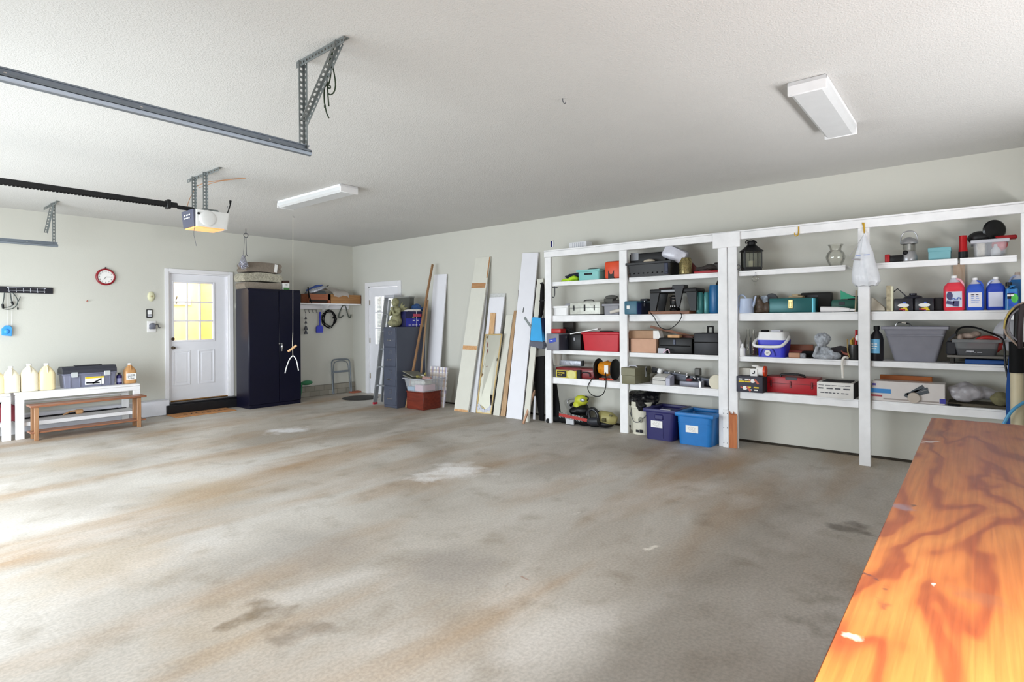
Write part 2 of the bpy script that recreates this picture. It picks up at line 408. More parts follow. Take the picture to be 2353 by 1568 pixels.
# casing of the house door
b = MB(); b.box(3.345, DX0, YB-.022, YB, .17, 2.29, .004); b.box(DX1, 4.4, YB-.022, YB, .17, 2.29, .004); b.box(DX0, DX1, YB-.022, YB, DZ1, 2.29, .004)
b.box(DX0, DX0+.02, YB, YB+.15, DZ0, DZ1); b.box(DX1-.02, DX1, YB, YB+.15, DZ0, DZ1); b.box(DX0+.02, DX1-.02, YB, YB+.15, DZ1-.02, DZ1)
struct('trim_2', b, trimw)
b = MB(); b.box(3.30, 4.43, YB-.2, YB, 0, .145, .006); b.box(3.36, 4.41, YB-.16, YB+.1, .145, .17, .004)
struct('trim_3', b, M('black_step_paint', '#0d0e14', .4, var=.2, scale=12))
b = MB(); b.box(DX0+.01, DX1-.01, YB+.02, YB+.12, .17, .185, .004); struct('trim_4', b, M('brass_sill', '#b8894f', .4, .7))
# house door slab
def door_house():
    r = thing('door_1', None, None, (3.87, YB+.07, .185), kind='structure')
    y0, y1 = YB+.045, YB+.085; x0, x1, z0, z1 = DX0+.022, DX1-.022, .187, 2.215
    gx0, gx1, gz0, gz1 = 3.492, 4.088, 1.15, 2.075
    f = MB(); f.box(x0, gx0, y0, y1, z0, z1); f.box(gx1, x1, y0, y1, z0, z1); f.box(gx0, gx1, y0, y1, gz1, z1); f.box(gx0, gx1, y0, y1, z0, gz0)
    for a, c, d, e in ((gx0-.03, gx0, gz0-.03, gz1+.03), (gx1, gx1+.03, gz0-.03, gz1+.03)): f.box(a, c, y0-.012, y0, d, e, .004)
    f.box(gx0, gx1, y0-.012, y0, gz1, gz1+.03, .004); f.box(gx0, gx1, y0-.012, y0, gz0-.03, gz0, .004)
    for a, c in ((3.47, 3.73), (3.85, 4.11)):                      # raised lower panels
        d, e = .42, .98
        for q in ((a+.022, c-.022, d, d+.022), (a+.022, c-.022, e-.022, e), (a, a+.022, d, e), (c-.022, c, d, e)): f.box(q[0], q[1], y0-.008, y0, q[2], q[3], .003)
        f.box(a+.05, c-.05, y0-.006, y0, d+.05, e-.05, .005)
    part('door_slab', f, doorw, r)
    m = MB(); w = (gx1-gx0)/3; h = (gz1-gz0)/3
    for i in (1, 2):
        m.box(gx0+w*i-.011, gx0+w*i+.011, y0-.006, y1, gz0, gz1, .003); m.box(gx0, gx1, y0-.0052, y1-.001, gz0+h*i-.011, gz0+h*i+.011, .003)
    part('glazing_bar', m, doorw, r)
    g = MB(); g.box(gx0, gx1, y0+.018, y0+.022, gz0, gz1); part('pane', g, pane, r)
    for z in (1.03, 1.17):
        k = MB(); k.lathe((x0+.05, y0, z), [(.026, 0), (.026, -.006), (.01, -.012), (.012, -.03), (.024, -.04), (.022, -.055), (.006, -.06)] if z < 1.1 else [(.026, 0), (.026, -.012), (.014, -.016), (.014, -.022)], 18, 'y')
        part('knob' if z < 1.1 else 'deadbolt', k, M('aged_brass', '#5b5146', .35, .9), r)
    for z in (.45, 1.2, 1.95):
        h_ = MB(); h_.box(x1-.004, x1+.012, y0-.012, y0+.004, z-.045, z+.045, .003); part('hinge', h_, trimw, r)
door_house()
# hallway behind the house door
hallm = M('hall_wall_warm', '#efe3cf', .8, var=.02); hally = M('hall_wall_yellow', '#f0d48c', .8, var=.02)
b = MB(); b.box(2.4, 5.2, YB+1.25, YB+1.35, 0, 2.7); struct('wall_hall_back', b, hallm)
b = MB(); b.box(4.36, 4.46, YB+.15, YB+1.25, 0, 2.7); struct('wall_hall_right', b, hally)
b = MB(); b.box(2.3, 2.4, YB+.15, YB+1.35, 0, 2.7); struct('wall_hall_left', b, hallm)
b = MB(); b.box(2.4, 4.36, YB+.15, YB+1.25, .05, .17); struct('floor_hall', b, M('hall_floor', '#b98b5b', .5))
b = MB(); b.box(2.4, 4.36, YB+.15, YB+1.25, 2.6, 2.7); struct('ceiling_hall', b, hallm)
r = thing('coat_hook_board', 'white board of dark coat hooks seen through the house door panes', 'coat hooks', (3.85, YB+1.24, 1.75))
h = MB(); h.box(3.55, 4.2, YB+1.225, YB+1.25, 1.75, 1.87, .005); part('board', h, wplas, r)
for i in range(4):
    h = MB(); x = 3.62+.16*i; h.tube([(x, YB+1.22, 1.84), (x, YB+1.18, 1.86), (x, YB+1.16, 1.9)], .007, 6, smooth=1); h.tube([(x, YB+1.22, 1.8), (x, YB+1.19, 1.77), (x, YB+1.17, 1.79)], .007, 6, smooth=1); part('hook', h, blackm, r)
b = MB(); b.box(4.33, 4.36, YB+.35, YB+.38, .17, 2.3); b.box(4.325, 4.36, YB+.33, YB+.4, 1.3, 1.42, .004); b.box(4.325, 4.36, YB+.33, YB+.4, 1.85, 1.97, .004)
struct('trim_5', b, M('dark_door_edge', '#7a5420', .5))
# outside door in the right wall
def door_out():
    b = MB(); b.box(XW-.022, XW, EY1, EY1+.1, 0, 2.2, .004); b.box(XW-.022, XW, EY0-.1, EY0, 0, 2.2, .004); b.box(XW-.022, XW, EY0, EY1, EZ1, 2.2, .004)
    b.box(XW, XW+.14, EY1-.02, EY1, 0, EZ1); b.box(XW, XW+.14, EY0, EY0+.02, 0, EZ1); b.box(XW, XW+.14, EY0, EY1, EZ1-.02, EZ1)
    struct('trim_6', b, trimw)
    r = thing('door_2', None, None, (XW+.03, 8.85, 0), kind='structure')
    x0, x1 = XW+.012, XW+.055; y0, y1 = EY0+.022, EY1-.022
    gy0, gy1, gz0, gz1 = 8.54, 9.12, .98, 1.915
    f = MB(); f.box(x0, x1, y0, gy0, .01, 2.09); f.box(x0, x1, gy1, y1, .01, 2.09); f.box(x0, x1, gy0, gy1, gz1, 2.09); f.box(x0, x1, gy0, gy1, .01, gz0)
    for q in ((gy0-.03, gy0, gz0-.03, gz1+.03), (gy1, gy1+.03, gz0-.03, gz1+.03), (gy0, gy1, gz1, gz1+.03), (gy0, gy1, gz0-.03, gz0)): f.box(x0-.01, x0, *q, .003)
    part('door_slab', f, doorw, r)
    m = MB(); w = (gy1-gy0)/3; h = (gz1-gz0)/3
    for i in (1, 2):
        m.box(x0-.004, x1, gy0+w*i-.011, gy0+w*i+.011, gz0, gz1); m.box(x0-.0035, x1-.001, gy0, gy1, gz0+h*i-.011, gz0+h*i+.011)
    part('glazing_bar', m, doorw, r)
    g = MB(); g.box(x0+.02, x0+.024, gy0, gy1, gz0, gz1); part('pane', g, pane, r)
    s = MB(); n = 38
    for i in range(n):
        z = gz0+.012+(gz1-gz0-.02)*i/(n-1); s.box(x1+.012, x1+.036, gy0-.02, gy1+.02, z-.0008, z+.0008, rot=Matrix.Rotation(.55, 3, 'Y'))
    part('blind', s, M('blind_slats', '#eef0ea', .6, var=.02), r)
    for z in (.35, 1.05, 1.8):
        h_ = MB(); h_.box(x0-.012, x0+.002, y1-.006, y1+.014, z-.05, z+.05, .003); part('hinge', h_, M('hinge_brass', '#9c8a68', .4, .6), r)
door_out()
# window above the workbench (behind the camera)
b = MB()
for q in ((WX0, WX1, WZ0, WZ0+.05), (WX0, WX1, WZ1-.05, WZ1), (WX0, WX0+.05, WZ0, WZ1), (WX1-.05, WX1, WZ0, WZ1), ((WX0+WX1)/2-.02, (WX0+WX1)/2+.02, WZ0, WZ1)): b.box(q[0], q[1], YF-.1, YF-.04, q[2], q[3])
struct('window_1', b, trimw)
# ------------------------------------------------------------------ overhead door hardware
def perf(mb, p, q, w, t, side, pitch=.03):
    """flat strip from p to q with square holes; side = direction of its width"""
    p, q, sd = Vector(p), Vector(q), Vector(side).normalized(); d = q-p; ln = d.length; d.normalize(); n = max(2, int(ln/pitch)); nm = d.cross(sd)
    e = w*.3
    for s_ in (-1, 1): mb.bar(p+sd*s_*(w-e)/2, q+sd*s_*(w-e)/2, e, t, up=nm)
    for i in range(n+1):
        c = p+d*(ln*i/n); a = max(0, -pitch*.25+ln*i/n); z = min(ln, pitch*.25+ln*i/n)
        mb.bar(p+d*a, p+d*z, w-2*e+.002, t, up=nm)
def angle(name, parent, p, q, s1, s2, w=.032, t=.003, pitch=.03, mat=None):
    """perforated L angle"""
    b = MB(); p, q, s1, s2 = Vector(p), Vector(q), Vector(s1).normalized(), Vector(s2).normalized()
    perf(b, p+s1*w/2, q+s1*w/2, w, t, s1, pitch); perf(b, p+s2*w/2, q+s2*w/2, w, t, s2, pitch)
    return part(name, b, mat or galv, parent)
def track(name, label, y, xe, z0, z1, curl):
    r = thing('door_track', label, 'garage door track', (xe, y, z0), 'horizontal tracks of the overhead door')
    b = MB(); b.box(XL, xe, y-.002, y+.002, z0, z1); b.box(XL, xe, y-.012*curl-.002, y, z1-.006, z1)
    pr = [(0, z0), (-.018*curl, z0-.010), (-.034*curl, z0-.006), (-.04*curl, z0+.01), (-.034*curl, z0+.022)]
    for (a, c), (d, e) in zip(pr, pr[1:]):
        b.prism([(XL, y+a, c), (XL, y+d, e), (XL, y+d, e+.003), (XL, y+a, c+.003)], (xe-XL, 0, 0))
    part('rail', b, steelg, r)
    for x in (.45, .93, 1.55):
        h = MB(); h.cyl((x, y-curl*.002, z1-.022), (x, y-curl*.007, z1-.022), .006, seg=10); part('bolt', h, chrome, r)
    return r
track('door_track', 'grey steel door track nearest the camera, ending at the tall triangular hanger', 3.013, 1.785, 2.412, 2.468, 1)
track('door_track', 'grey steel door track by the back wall, above the clock', 9.053, 1.849, 2.416, 2.470, 1)
r = thing('track_hanger', 'perforated steel triangular hanger on the ceiling nearest the camera', 'track hanger', (1.76, 3.0, 2.43), 'perforated steel hangers')
angle('ceiling_bar', r, (1.742, 2.585, 2.957), (1.742, 3.06, 2.957), (0, 0, -1), (1, 0, 0), .036)
angle('drop_leg', r, (1.766, 3.022, 2.425), (1.766, 3.022, 2.955), (-1, 0, 0), (0, -1, 0), .034)
angle('brace', r, (1.76, 2.995, 2.6), (1.76, 2.64, 2.95), (-1, 0, 0), (0, -.7, -.7), .034)
r = thing('track_hanger', 'perforated steel track hanger near the back wall at the left edge', 'track hanger', (1.805, 9.05, 2.44), 'perforated steel hangers')
angle('ceiling_bar', r, (1.79, 8.80, 2.957), (1.79, 9.45, 2.957), (0, 0, -1), (1, 0, 0), .036, pitch=.05)
angle('drop_leg', r, (1.80, 9.07, 2.425), (1.80, 9.07, 2.955), (1, 0, 0), (0, -1, 0), .034, pitch=.04)
angle('brace', r, (1.775, 9.2, 2.60), (1.80, 8.97, 2.95), (-1, 0, 0), (0, -.9, -.4), .034, pitch=.04)
# rope bundle tied to the hanger
r = thing('rope_bundle', 'dark green cord tied in loops on the near track hanger', 'rope', (1.79, 2.62, 2.5))
g = M('green_cord', '#24331f', .85, bump=.3, bscale=200); b = MB()
def L3(*a): return [Vector((1.78+.5*(p[0]-755)/1292*1.0, *S(p[0], p[1], 1.80))) for p in a]
for pts in ([(772, 110), (762, 150), (758, 190), (760, 197), (764, 190), (768, 150), (766, 118)], [(770, 112), (768, 145), (776, 190), (774, 212), (766, 221), (760, 217)], [(768, 120), (760, 155), (758, 196), (762, 207), (766, 203), (763, 197), (754, 199), (752, 215), (753, 240)],
            [(759, 196), (760, 220), (762, 246)], [(753, 238), (757, 262), (762, 273)]):
    b.tube(L3(*pts), .004, 6, smooth=2)
part('cord', b, g, r)
b = MB(); b.ell(L3((759, 198))[0], .009); b.ell(L3((754, 247))[0], (.006, .006, .012)); part('knot', b, g, r)
# opener
r = thing('door_opener', 'white garage door opener with lit amber lens hanging from two straps', 'garage door opener', (2.44, 6.13, 2.39))
x0, x1, y0, y1, z0, z1 = 2.30, 2.66, 5.98, 6.28, 2.40, 2.565
b = MB(); b.frust((x0+.012, x1-.02, y0+.015, y1-.015), (x0, x1, y0, y1), z0, z1, .03); b.ell((x0+.13, y0+.005, z0+.09), (.085, .018, .08)); part('housing', b, M('opener_white', '#dfe0de', .4), r)
b = MB(); b.frust((x0+.002, x0+.02, y0+.02, y1-.02), (x0-.012, x0+.02, y0+.005, y1-.005), z0-.002, z1-.002, .008); o = part('face_plate', b, M('opener_grey_face', '#4a4c5e', .45), r)
b = MB(); lines(b, (x0-.014, (y0+y1)/2-.02, z0+.1), .17, .06, 2, '-x', 3); part('lettering', b, wplas, o)
b = MB(); b.box(x0+.02, x1-.06, y0+.02, y1-.02, z0-.012, z0+.004, .006); part('lamp_lens', b, M('amber_lens', '#f2a766', .4, emit=.75), r)
b = MB(); b.box(x0+.1, x1-.1, y0+.05, y1-.05, z1, z1+.028, .008); part('mount_plate', b, galv, r)
b = MB(); b.lathe((x0+.04, y0-.003, z1-.04), [(.012, .003), (.012, -.004), (.005, -.004)], 14, 'y'); part('socket', b, black, r)
angle('ceiling_bar', r, (2.425, 5.715, 2.957), (2.425, 6.475, 2.957), (0, 0, -1), (1, 0, 0), .036, pitch=.06)
for y in (6.285, 6.01): angle('strap', r, (2.43, y, z1+.02), (2.43, y, 2.955), (-1, 0, 0), (0, -1, 0), .036, pitch=.032)
b = MB(); b.tube([(x1-.03, y0+.03, z1-.01), (x1-.01, y0+.02, z1+.06), (x1+.0, y0+.02, z1+.10)], .005, 6); b.cyl((x1, y0+.02, z1+.10), (x1+.002, y0+.02, z1+.14), .008, .012, 10); part('antenna', b, blackm, r)
b = MB(); b.tube([(x0+.02, y0+.04, z0), (x0+.005, y0+.03, z0-.08), (x0+.02, y0+.03, z0-.15), (x0+.03, y0+.03, z0-.2)], .0022, 5, smooth=1); part('pull_cord', b, ink, r)
b = MB(); b.tube([(2.44, 6.27, 2.86), (2.5, 6.2, 2.90), (2.60, 6.1, 2.92), (2.72, 6.0, 2.945), (2.8, 5.95, 2.957)], .004, 6, smooth=1); b.tube([(2.45, 6.25, 2.84), (2.56, 6.12, 2.9), (2.66, 6.05, 2.93), (2.8, 5.95, 2.957)], .0035, 6, smooth=1); b.tube([(2.43, 6.3, 2.83), (2.37, 6.3, 2.7), (2.33, 6.25, 2.58)], .003, 6, smooth=1)
part('wiring', b, M('copper_wire', '#b98a66', .5), r)
r = thing('opener_rail', 'long black drive rail running from the left edge to the opener', 'opener rail', (1.2, 6.13, 2.57))
b = MB(); b.box(XL, x0-.1, 6.108, 6.152, 2.575, 2.625, .006); b.box(x0-.1, x0+.06, 6.118, 6.142, 2.565, 2.605, .006); part('rail', b, black, r)
b = MB(); n = 110
for i in range(n): x = XL+.1+(x0-.3-XL)*i/n; b.box(x, x+.014, 6.12, 6.14, 2.570, 2.576)
part('drive_chain', b, blackm, r)
b = MB(); b.box(2.10, 2.135, 6.09, 6.17, 2.555, 2.645, .006); part('collar', b, black, r)
# fluorescent fixtures
def tube_light(name, label, x0, x1, y0, y1):
    z0 = CE-.085; r = thing(name, label, 'ceiling light', ((x0+x1)/2, (y0+y1)/2, z0), 'ceiling fluorescent fixtures'); lx = (x1-x0) > (y1-y0)
    cap = .018
    b = MB(); b.box(x0, x1, y0, y1, CE-.03, CE-.001, .004); part('pan', b, white, r)
    for s in (0, 1):
        b = MB()
        if lx: b.box(*((x0, x0+cap) if s == 0 else (x1-cap, x1)), y0, y1, z0-.004, CE-.001, .004)
        else: b.box(x0, x1, *((y0, y0+cap) if s == 0 else (y1-cap, y1)), z0-.004, CE-.001, .004)
        part('end_cap', b, white, r)
    w = (y1-y0) if lx else (x1-x0); pr = [(0, CE-.03), (.006, z0+.02), (.03, z0), (w-.03, z0), (w-.006, z0+.02), (w, CE-.03)]
    b = MB()
    if lx: b.prism([(x0+cap, y0+a, z) for a, z in pr], (x1-x0-2*cap, 0, 0))
    else: b.prism([(x0+a, y0+cap, z) for a, z in pr], (0, y1-y0-2*cap, 0))
    part('diffuser', b, M('prismatic_diffuser', '#d3d5d6', .35, var=.03, bump=.15, bscale=250), r)
tube_light('fluorescent_light', 'long white ceiling fixture beside the door opener, farther from the shelves', 3.585, 3.815, 5.40, 6.79)
tube_light('fluorescent_light', 'white ceiling fixture above the shelving, nearer the workbench', 3.94, 5.10, .71, .935)
# small ceiling hooks
for (px, py), lb in (((523, 474), 'tiny hook in the ceiling between the opener and the long fixture'), ((673, 494), 'tiny hook in the ceiling that carries the thin parking cord'), ((1293, 226), 'tiny hook in the middle of the bare ceiling')):
    x, y = G(px, py, CE); b = MB(); b.tube([(x, y, CE), (x, y, CE-.02), (x+.01, y-.005, CE-.035), (x+.022, y-.01, CE-.03), (x+.022, y-.01, CE-.02)], .003, 6, smooth=1); solo('ceiling_hook', b, ink, lb, 'hook', 'small ceiling hooks')
# parking cord with stick and bent wire
hx, hy = G(673, 495, CE)
Z = lambda py: S(673, py, hx)[1]
def P2(px, py):                      # the vertical plane through the cord facing the camera
    n = Vector((_f.x, _f.y, 0)); v = _r*((px-PX)/FOC)+_d*((py-PY)/FOC)+_f; o = Vector((0, 0, EYE)); t = n.dot(Vector((hx, hy, 0)))/n.dot(v); return o+v*t
r = thing('parking_cord', 'thin cord hanging in front of the navy cabinet with a stick and white bent wire', 'hanging cord', (hx, hy, P2(655, 858).z))
b = MB(); b.tube([(hx, hy, CE-.03), P2(673, 765)], .0022, 5); b.tube([P2(673, 765), P2(672, 790), P2(673, 818)], .0045, 6); part('cord', b, M('pale_twine', '#d8d2bd', .8), r)
b = MB(); b.tube([P2(662, 808), P2(671, 802), P2(681, 794)], .016, 10); part('stick', b, rawwood, r)
b = MB(); b.tube([P2(655, 858), P2(658, 845), P2(664, 828), P2(670, 820), P2(673, 818), P2(677, 820), P2(682, 830), P2(686, 852)], .0075, 8, smooth=1); part('bent_wire', b, wplas, r)
# hook rod with silver pine cone
x, y = 4.56, 9.2
r = thing('silver_pinecone', 'silver pine cone ornament hanging on a long ceiling hook above the folded rugs', 'ornament', (x, y, 2.3))
def P3(px, py): X, Zz = B(px, py, y); return Vector((X, y, Zz))
c = P3(565, 541); b = MB(); pts = [c+Vector((.035*math.cos(a), 0, .035*math.sin(a))) for a in [2*PI*i/16 for i in range(16)]]; b.tube(pts, .006, 6, cyc=True); b.tube([c+Vector((0, 0, -.035)), P3(566, 585), P3(570, 590)], .006, 6); b.tube([P3(566, 584), P3(563, 591)], .005, 6)
b.tube([c+Vector((0, 0, .035)), (c.x, y, CE)], .005, 6)
part('hook_rod', b, ink, r)
b = MB(); b.tube([c+Vector((-.02, 0, -.03)), P3(560, 575), P3(559, 585)], .003, 5); part('cord', b, ink, r)
b = MB(); t = P3(559, 586); bt = P3(556, 617); h = t.z-bt.z
b.lathe((t.x, y, bt.z), [(.01, 0), (.04, h*.12), (.055, h*.3), (.04, h*.65), (.012, h)], 16)
for k in range(9):
    z = bt.z+h*(.06+.1*k); rr = (.03+.055*min(1, k/2.2)) if k < 3 else .085*(1-(k-2)/8.5)
    for i in range(9):
        a = 2*PI*(i+.5*(k % 2))/9; p = Vector((t.x+rr*.5*math.cos(a), y+rr*.5*math.sin(a), z)); q = Vector((t.x+rr*math.cos(a), y+rr*math.sin(a), z-.022)); b.cyl(p, q, .018, .006, 5)
part('cone', b, M('silver_foil', '#c9cad6', .22, .9, var=.25, scale=60), r)
# ------------------------------------------------------------------ things on the back wall
r = thing('wall_clock', 'round wall clock with red rim above the toolbox bench', 'clock', (2.566, YB-.03, 1.985))
cx, cz = 2.566, 2.11
b = MB(); b.lathe((cx, YB, cz), [(.112, 0), (.124, -.012), (.12, -.03), (.108, -.036), (.098, -.03), (.098, -.018)], 40, 'y'); part('rim', b, M('red_rim', '#8f1020', .3), r)
b = MB(); b.lathe((cx, YB-.016, cz), [(.1, 0), (.1, -.004)], 40, 'y'); o = part('dial', b, paper, r)
for i in range(1, 13):
    a = PI/2-2*PI*i/12; text(o, str(i), .026, (cx+.078*math.cos(a), YB-.0215, cz+.078*math.sin(a)), inkd, '-y', 'numeral')
for a, ln, w in ((-.05, .07, .005), (PI*1.33, .045, .007)):
    b = MB(); b.bar((cx, YB-.024, cz), (cx+ln*math.cos(a), YB-.024, cz+ln*math.sin(a)), .002, w, up=(0, 1, 0)); part('hand', b, inkd, r)
b = MB(); b.box(cx-.006, cx+.006, YB-.02, YB, cz+.12, cz+.145, .003); part('hanger_nail', b, inkd, r)
r = thing('hook_rail', 'black wall rail with grey wire hooks at the left edge, below the far track', 'hook rail', (1.6, YB-.02, 1.845), 'hook rails')
b = MB(); b.box(1.0, 1.955, YB-.022, YB, 1.842, 1.925, .003); part('board', b, M('black_board', '#14141f', .5), r)
b = MB(); b.bar((1.48, YB-.027, 1.912), (1.87, YB-.027, 1.912), .003, .003); b.bar((1.48, YB-.03, 1.873), (1.87, YB-.03, 1.873), .003, .003); b.box(1.475, 1.495, YB-.03, YB-.02, 1.905, 1.918, .003); b.box(1.86, 1.88, YB-.03, YB-.02, 1.905, 1.918, .003); part('wire', b, lgrey, r)
for i in range(6):
    x = 1.495+.073*i; b = MB(); b.tube([(x, YB-.025, 1.912), (x, YB-.03, 1.86), (x, YB-.05, 1.85), (x, YB-.055, 1.865)], .0032, 6, smooth=1); part('hook', b, lgrey, r)
def PB(px, py, y=YB-.03): X, Zz = B(px, py, y); return Vector((X, y, Zz))
r = thing('extension_cable', 'looped dark cable with two black plugs hanging from the black rail', 'cable', PB(20, 712))
b = MB(); b.tube([PB(10, 672), PB(9, 685), PB(6, 700)], .006, 7, smooth=1); b.tube([PB(24, 674), PB(26, 690), PB(28, 696)], .006, 7, smooth=1); b.tube([PB(29, 673), PB(38, 683), PB(42, 694), PB(36, 706), PB(22, 712), PB(6, 710)], .0055, 7, smooth=2); b.tube([PB(30, 702), PB(20, 706), PB(6, 708)], .004, 6, smooth=1); b.tube([PB(42, 693), PB(47, 682)], .004, 6); b.tube([PB(41, 698), PB(41, 708)], .003, 5)
part('wire', b, M('dark_green_cable', '#39423f', .5), r)
for a, c in (((6, 699), (7, 709)), ((27, 693), (30, 701)), ((41, 707), (41, 712))):
    b = MB(); b.cyl(PB(*a), PB(*c), .013 if a[0] < 40 else .008, .012 if a[0] < 40 else .009, 10); part('plug', b, black, r)
r = thing('plastic_scoop', 'pale blue plastic scoop hanging on two strings at the left edge', 'scoop', PB(15, 774, YB-.06))
b = MB(); yy = YB-.03
pts = [PB(3, 771, yy), PB(3, 756, yy), PB(12, 748, yy), PB(21, 748, yy), PB(27, 753, yy), PB(26, 773, yy), PB(15, 772, yy)]
b.prism(pts, (0, -.03, 0)); b.ell(PB(15, 762, yy-.03), (.03, .022, .035)); bmesh.ops.bevel(b.bm, geom=[e for e in b.bm.edges if e.calc_length() > .02], offset=.004, segments=1, affect='EDGES'); part('pan', b, M('sky_blue_plastic', '#3f9df0', .4), r)
for q in ((16, 17), (29, 26)):
    b = MB(); b.tube([PB(q[0], 674, YB-.03), PB(q[1], 749, yy)], .0018, 5); part('string', b, wplas, r)
b = MB(); p = PB(199, 693, YB); b.tube([p, p+Vector((0, -.03, 0)), p+Vector((0, -.035, .02))], .006, 7); solo('wall_hook', b, M('red_hook', '#a55a48', .5), 'small reddish hook in the bare wall between the black rail and the house door', 'hook')
r = thing('doorbell_chime', 'cream oval fitting on the wall, topmost of three beside the house door', 'wall fitting', (3.157, YB-.03, 1.765))
b = MB(); b.lathe((3.157, YB, 1.84), [(.05, 0), (.05, -.012), (.035, -.03), (.01, -.034)], 24, 'y', 1., 1.5); part('cover', b, M('aged_cream', '#d9d6b2', .5), r)
b = MB(); b.lathe((3.157, YB-.034, 1.84), [(.014, .004), (.014, -.008), (.006, -.01)], 14, 'y'); part('button', b, M('tan_button', '#b4a57f', .5), r)
r = thing('wall_switch', 'black framed wall button plate beside the house door, above the crank sharpener', 'switch', (3.13, YB-.02, 1.51))
b = MB(); b.box(3.09, 3.172, YB-.02, YB, 1.508, 1.64, .006); part('plate', b, black, r)
b = MB(); b.box(3.102, 3.16, YB-.026, YB-.018, 1.562, 1.628, .004); part('rocker', b, wplas, r)
b = MB(); b.box(3.102, 3.16, YB-.024, YB-.018, 1.522, 1.552, .004); part('lower_button', b, lgrey, r)
r = thing('pencil_sharpener', 'grey crank pencil sharpener on a rounded white plate beside the house door', 'pencil sharpener', (3.15, YB-.05, 1.285))
b = MB(); b.box(3.098, 3.222, YB-.012, YB, 1.285, 1.46, .03, seg=2); part('back_plate', b, M('plate_white', '#e9e7e6', .5), r)
b = MB(); b.lathe((3.16, YB-.01, 1.385), [(.038, 0), (.04, -.06), (.03, -.075), (.008, -.08)], 20, 'y', 1., 1.1); b.box(3.12, 3.2, YB-.07, YB-.01, 1.335, 1.37, .008); part('body', b, M('sharpener_grey', '#777985', .4, .3), r)
b = MB(); b.tube([(3.2, YB-.05, 1.4), (3.235, YB-.05, 1.405), (3.24, YB-.06, 1.36)], .006, 7); b.cyl((3.24, YB-.06, 1.36), (3.262, YB-.07, 1.352), .009, seg=10); part('crank', b, dgrey, r)
# ------------------------------------------------------------------ white bench with jugs
def white_bench(label, x0, x1, lower):
    r = thing('white_bench', label, 'bench', ((x0+x1)/2, 9.3, 0), 'white painted benches')
    ytop = .545
    b = MB(); b.box(x0, x1, 9.12, 9.66, ytop, ytop+.03, .004); b.box(x0, x1, 9.12, 9.15, ytop-.06, ytop, .003); part('top', b, white, r)
    for x in (x0+.04, x1-.04):
        for y in (9.142, 9.62):
            b = MB(); b.box(x-.042, x+.042, y-.02, y+.02, 0, ytop, .003); part('leg', b, white, r)
    for z in lower:
        b = MB(); b.box(x0+.02, x1-.02, 9.17 if z < .3 else 9.56, 9.6, z-.02, z, .003); b.box(x0+.02, x1-.02, 9.165, 9.19, z-.05, z, .003) if z < .3 else None; part('shelf' if z < .3 else 'back_rail', b, white, r)
white_bench('white painted bench behind the wooden bench, carrying the grey toolbox', 1.445, 2.78, (.2, .42))
white_bench('white painted bench cut off by the left edge, carrying the jugs', .1, 1.40, (.22,))
def gjug(name, label, x, y, z, s, mat, group=None, cat='jug', labelm=None, capm=None, handle=True, w=.155, h=.29, d=.12, hy=-1, liquid=None):
    """gallon jug with shoulder, neck, cap and side handle"""
    r = thing(name, label, cat, (x, y, z), group); w *= s; h *= s; d *= s
    b = MB(); b.lathe((x, y, z), [(w*.2, 0), (w*.47, .002), (w*.5, .012), (w*.5, h*.58), (w*.46, h*.66), (w*.3, h*.8), (w*.17, h*.88), (w*.13, h*.9), (w*.13, h*.95)], 32, sx=d/w, sy=1., sq=.25)
    part('bottle', b, mat, r)
    b = MB(); b.cyl((x, y, z+h*.935), (x, y, z+h), w*.155, w*.15, 18); part('cap', b, capm or wplas, r)
    if handle:
        b = MB(); b.tube([(x, y+hy*w*.1, z+h*.9), (x, y+hy*w*.26, z+h*.89), (x, y+hy*w*.4, z+h*.78), (x, y+hy*w*.43, z+h*.62)], w*.055, 8, smooth=2); part('handle', b, mat, r)
    if labelm:
        o = card(r, x-d*.5, y-w*.36, y+w*.36, z+h*.12, z+h*.5, labelm, th=.004)
        b = MB(); lines(b, (x-d*.5-.0045, y, z+h*.31), w*.55, h*.3, 5, '-x', int(x*100)); part('print', b, ink, o)
    return r
milk = M('translucent_jug', '#f2ead2', .4, var=.04, sss=.2); milk2 = M('translucent_jug_amber', '#f3e2b4', .4, var=.05, sss=.2)
for i, (px, py, lb, m_) in enumerate([(-7, 849, 'cloudy plastic jug on the white bench, cut off by the left edge', milk2), (25, 842, 'cloudy plastic jug on the white bench, first full one from the left edge', milk), (67, 836, 'cloudy plastic jug in the middle of the three full ones', milk), (107, 835, 'yellowest cloudy jug, beside the grey toolbox', milk2)]):
    x, z = B(px, 905, 9.3); zt = B(px, py, 9.3)[1]; gjug('plastic_jug', lb, x, 9.3, .576, (zt-.576)/.29, m_, 'cloudy jugs on the white bench', w=.145, d=.145)
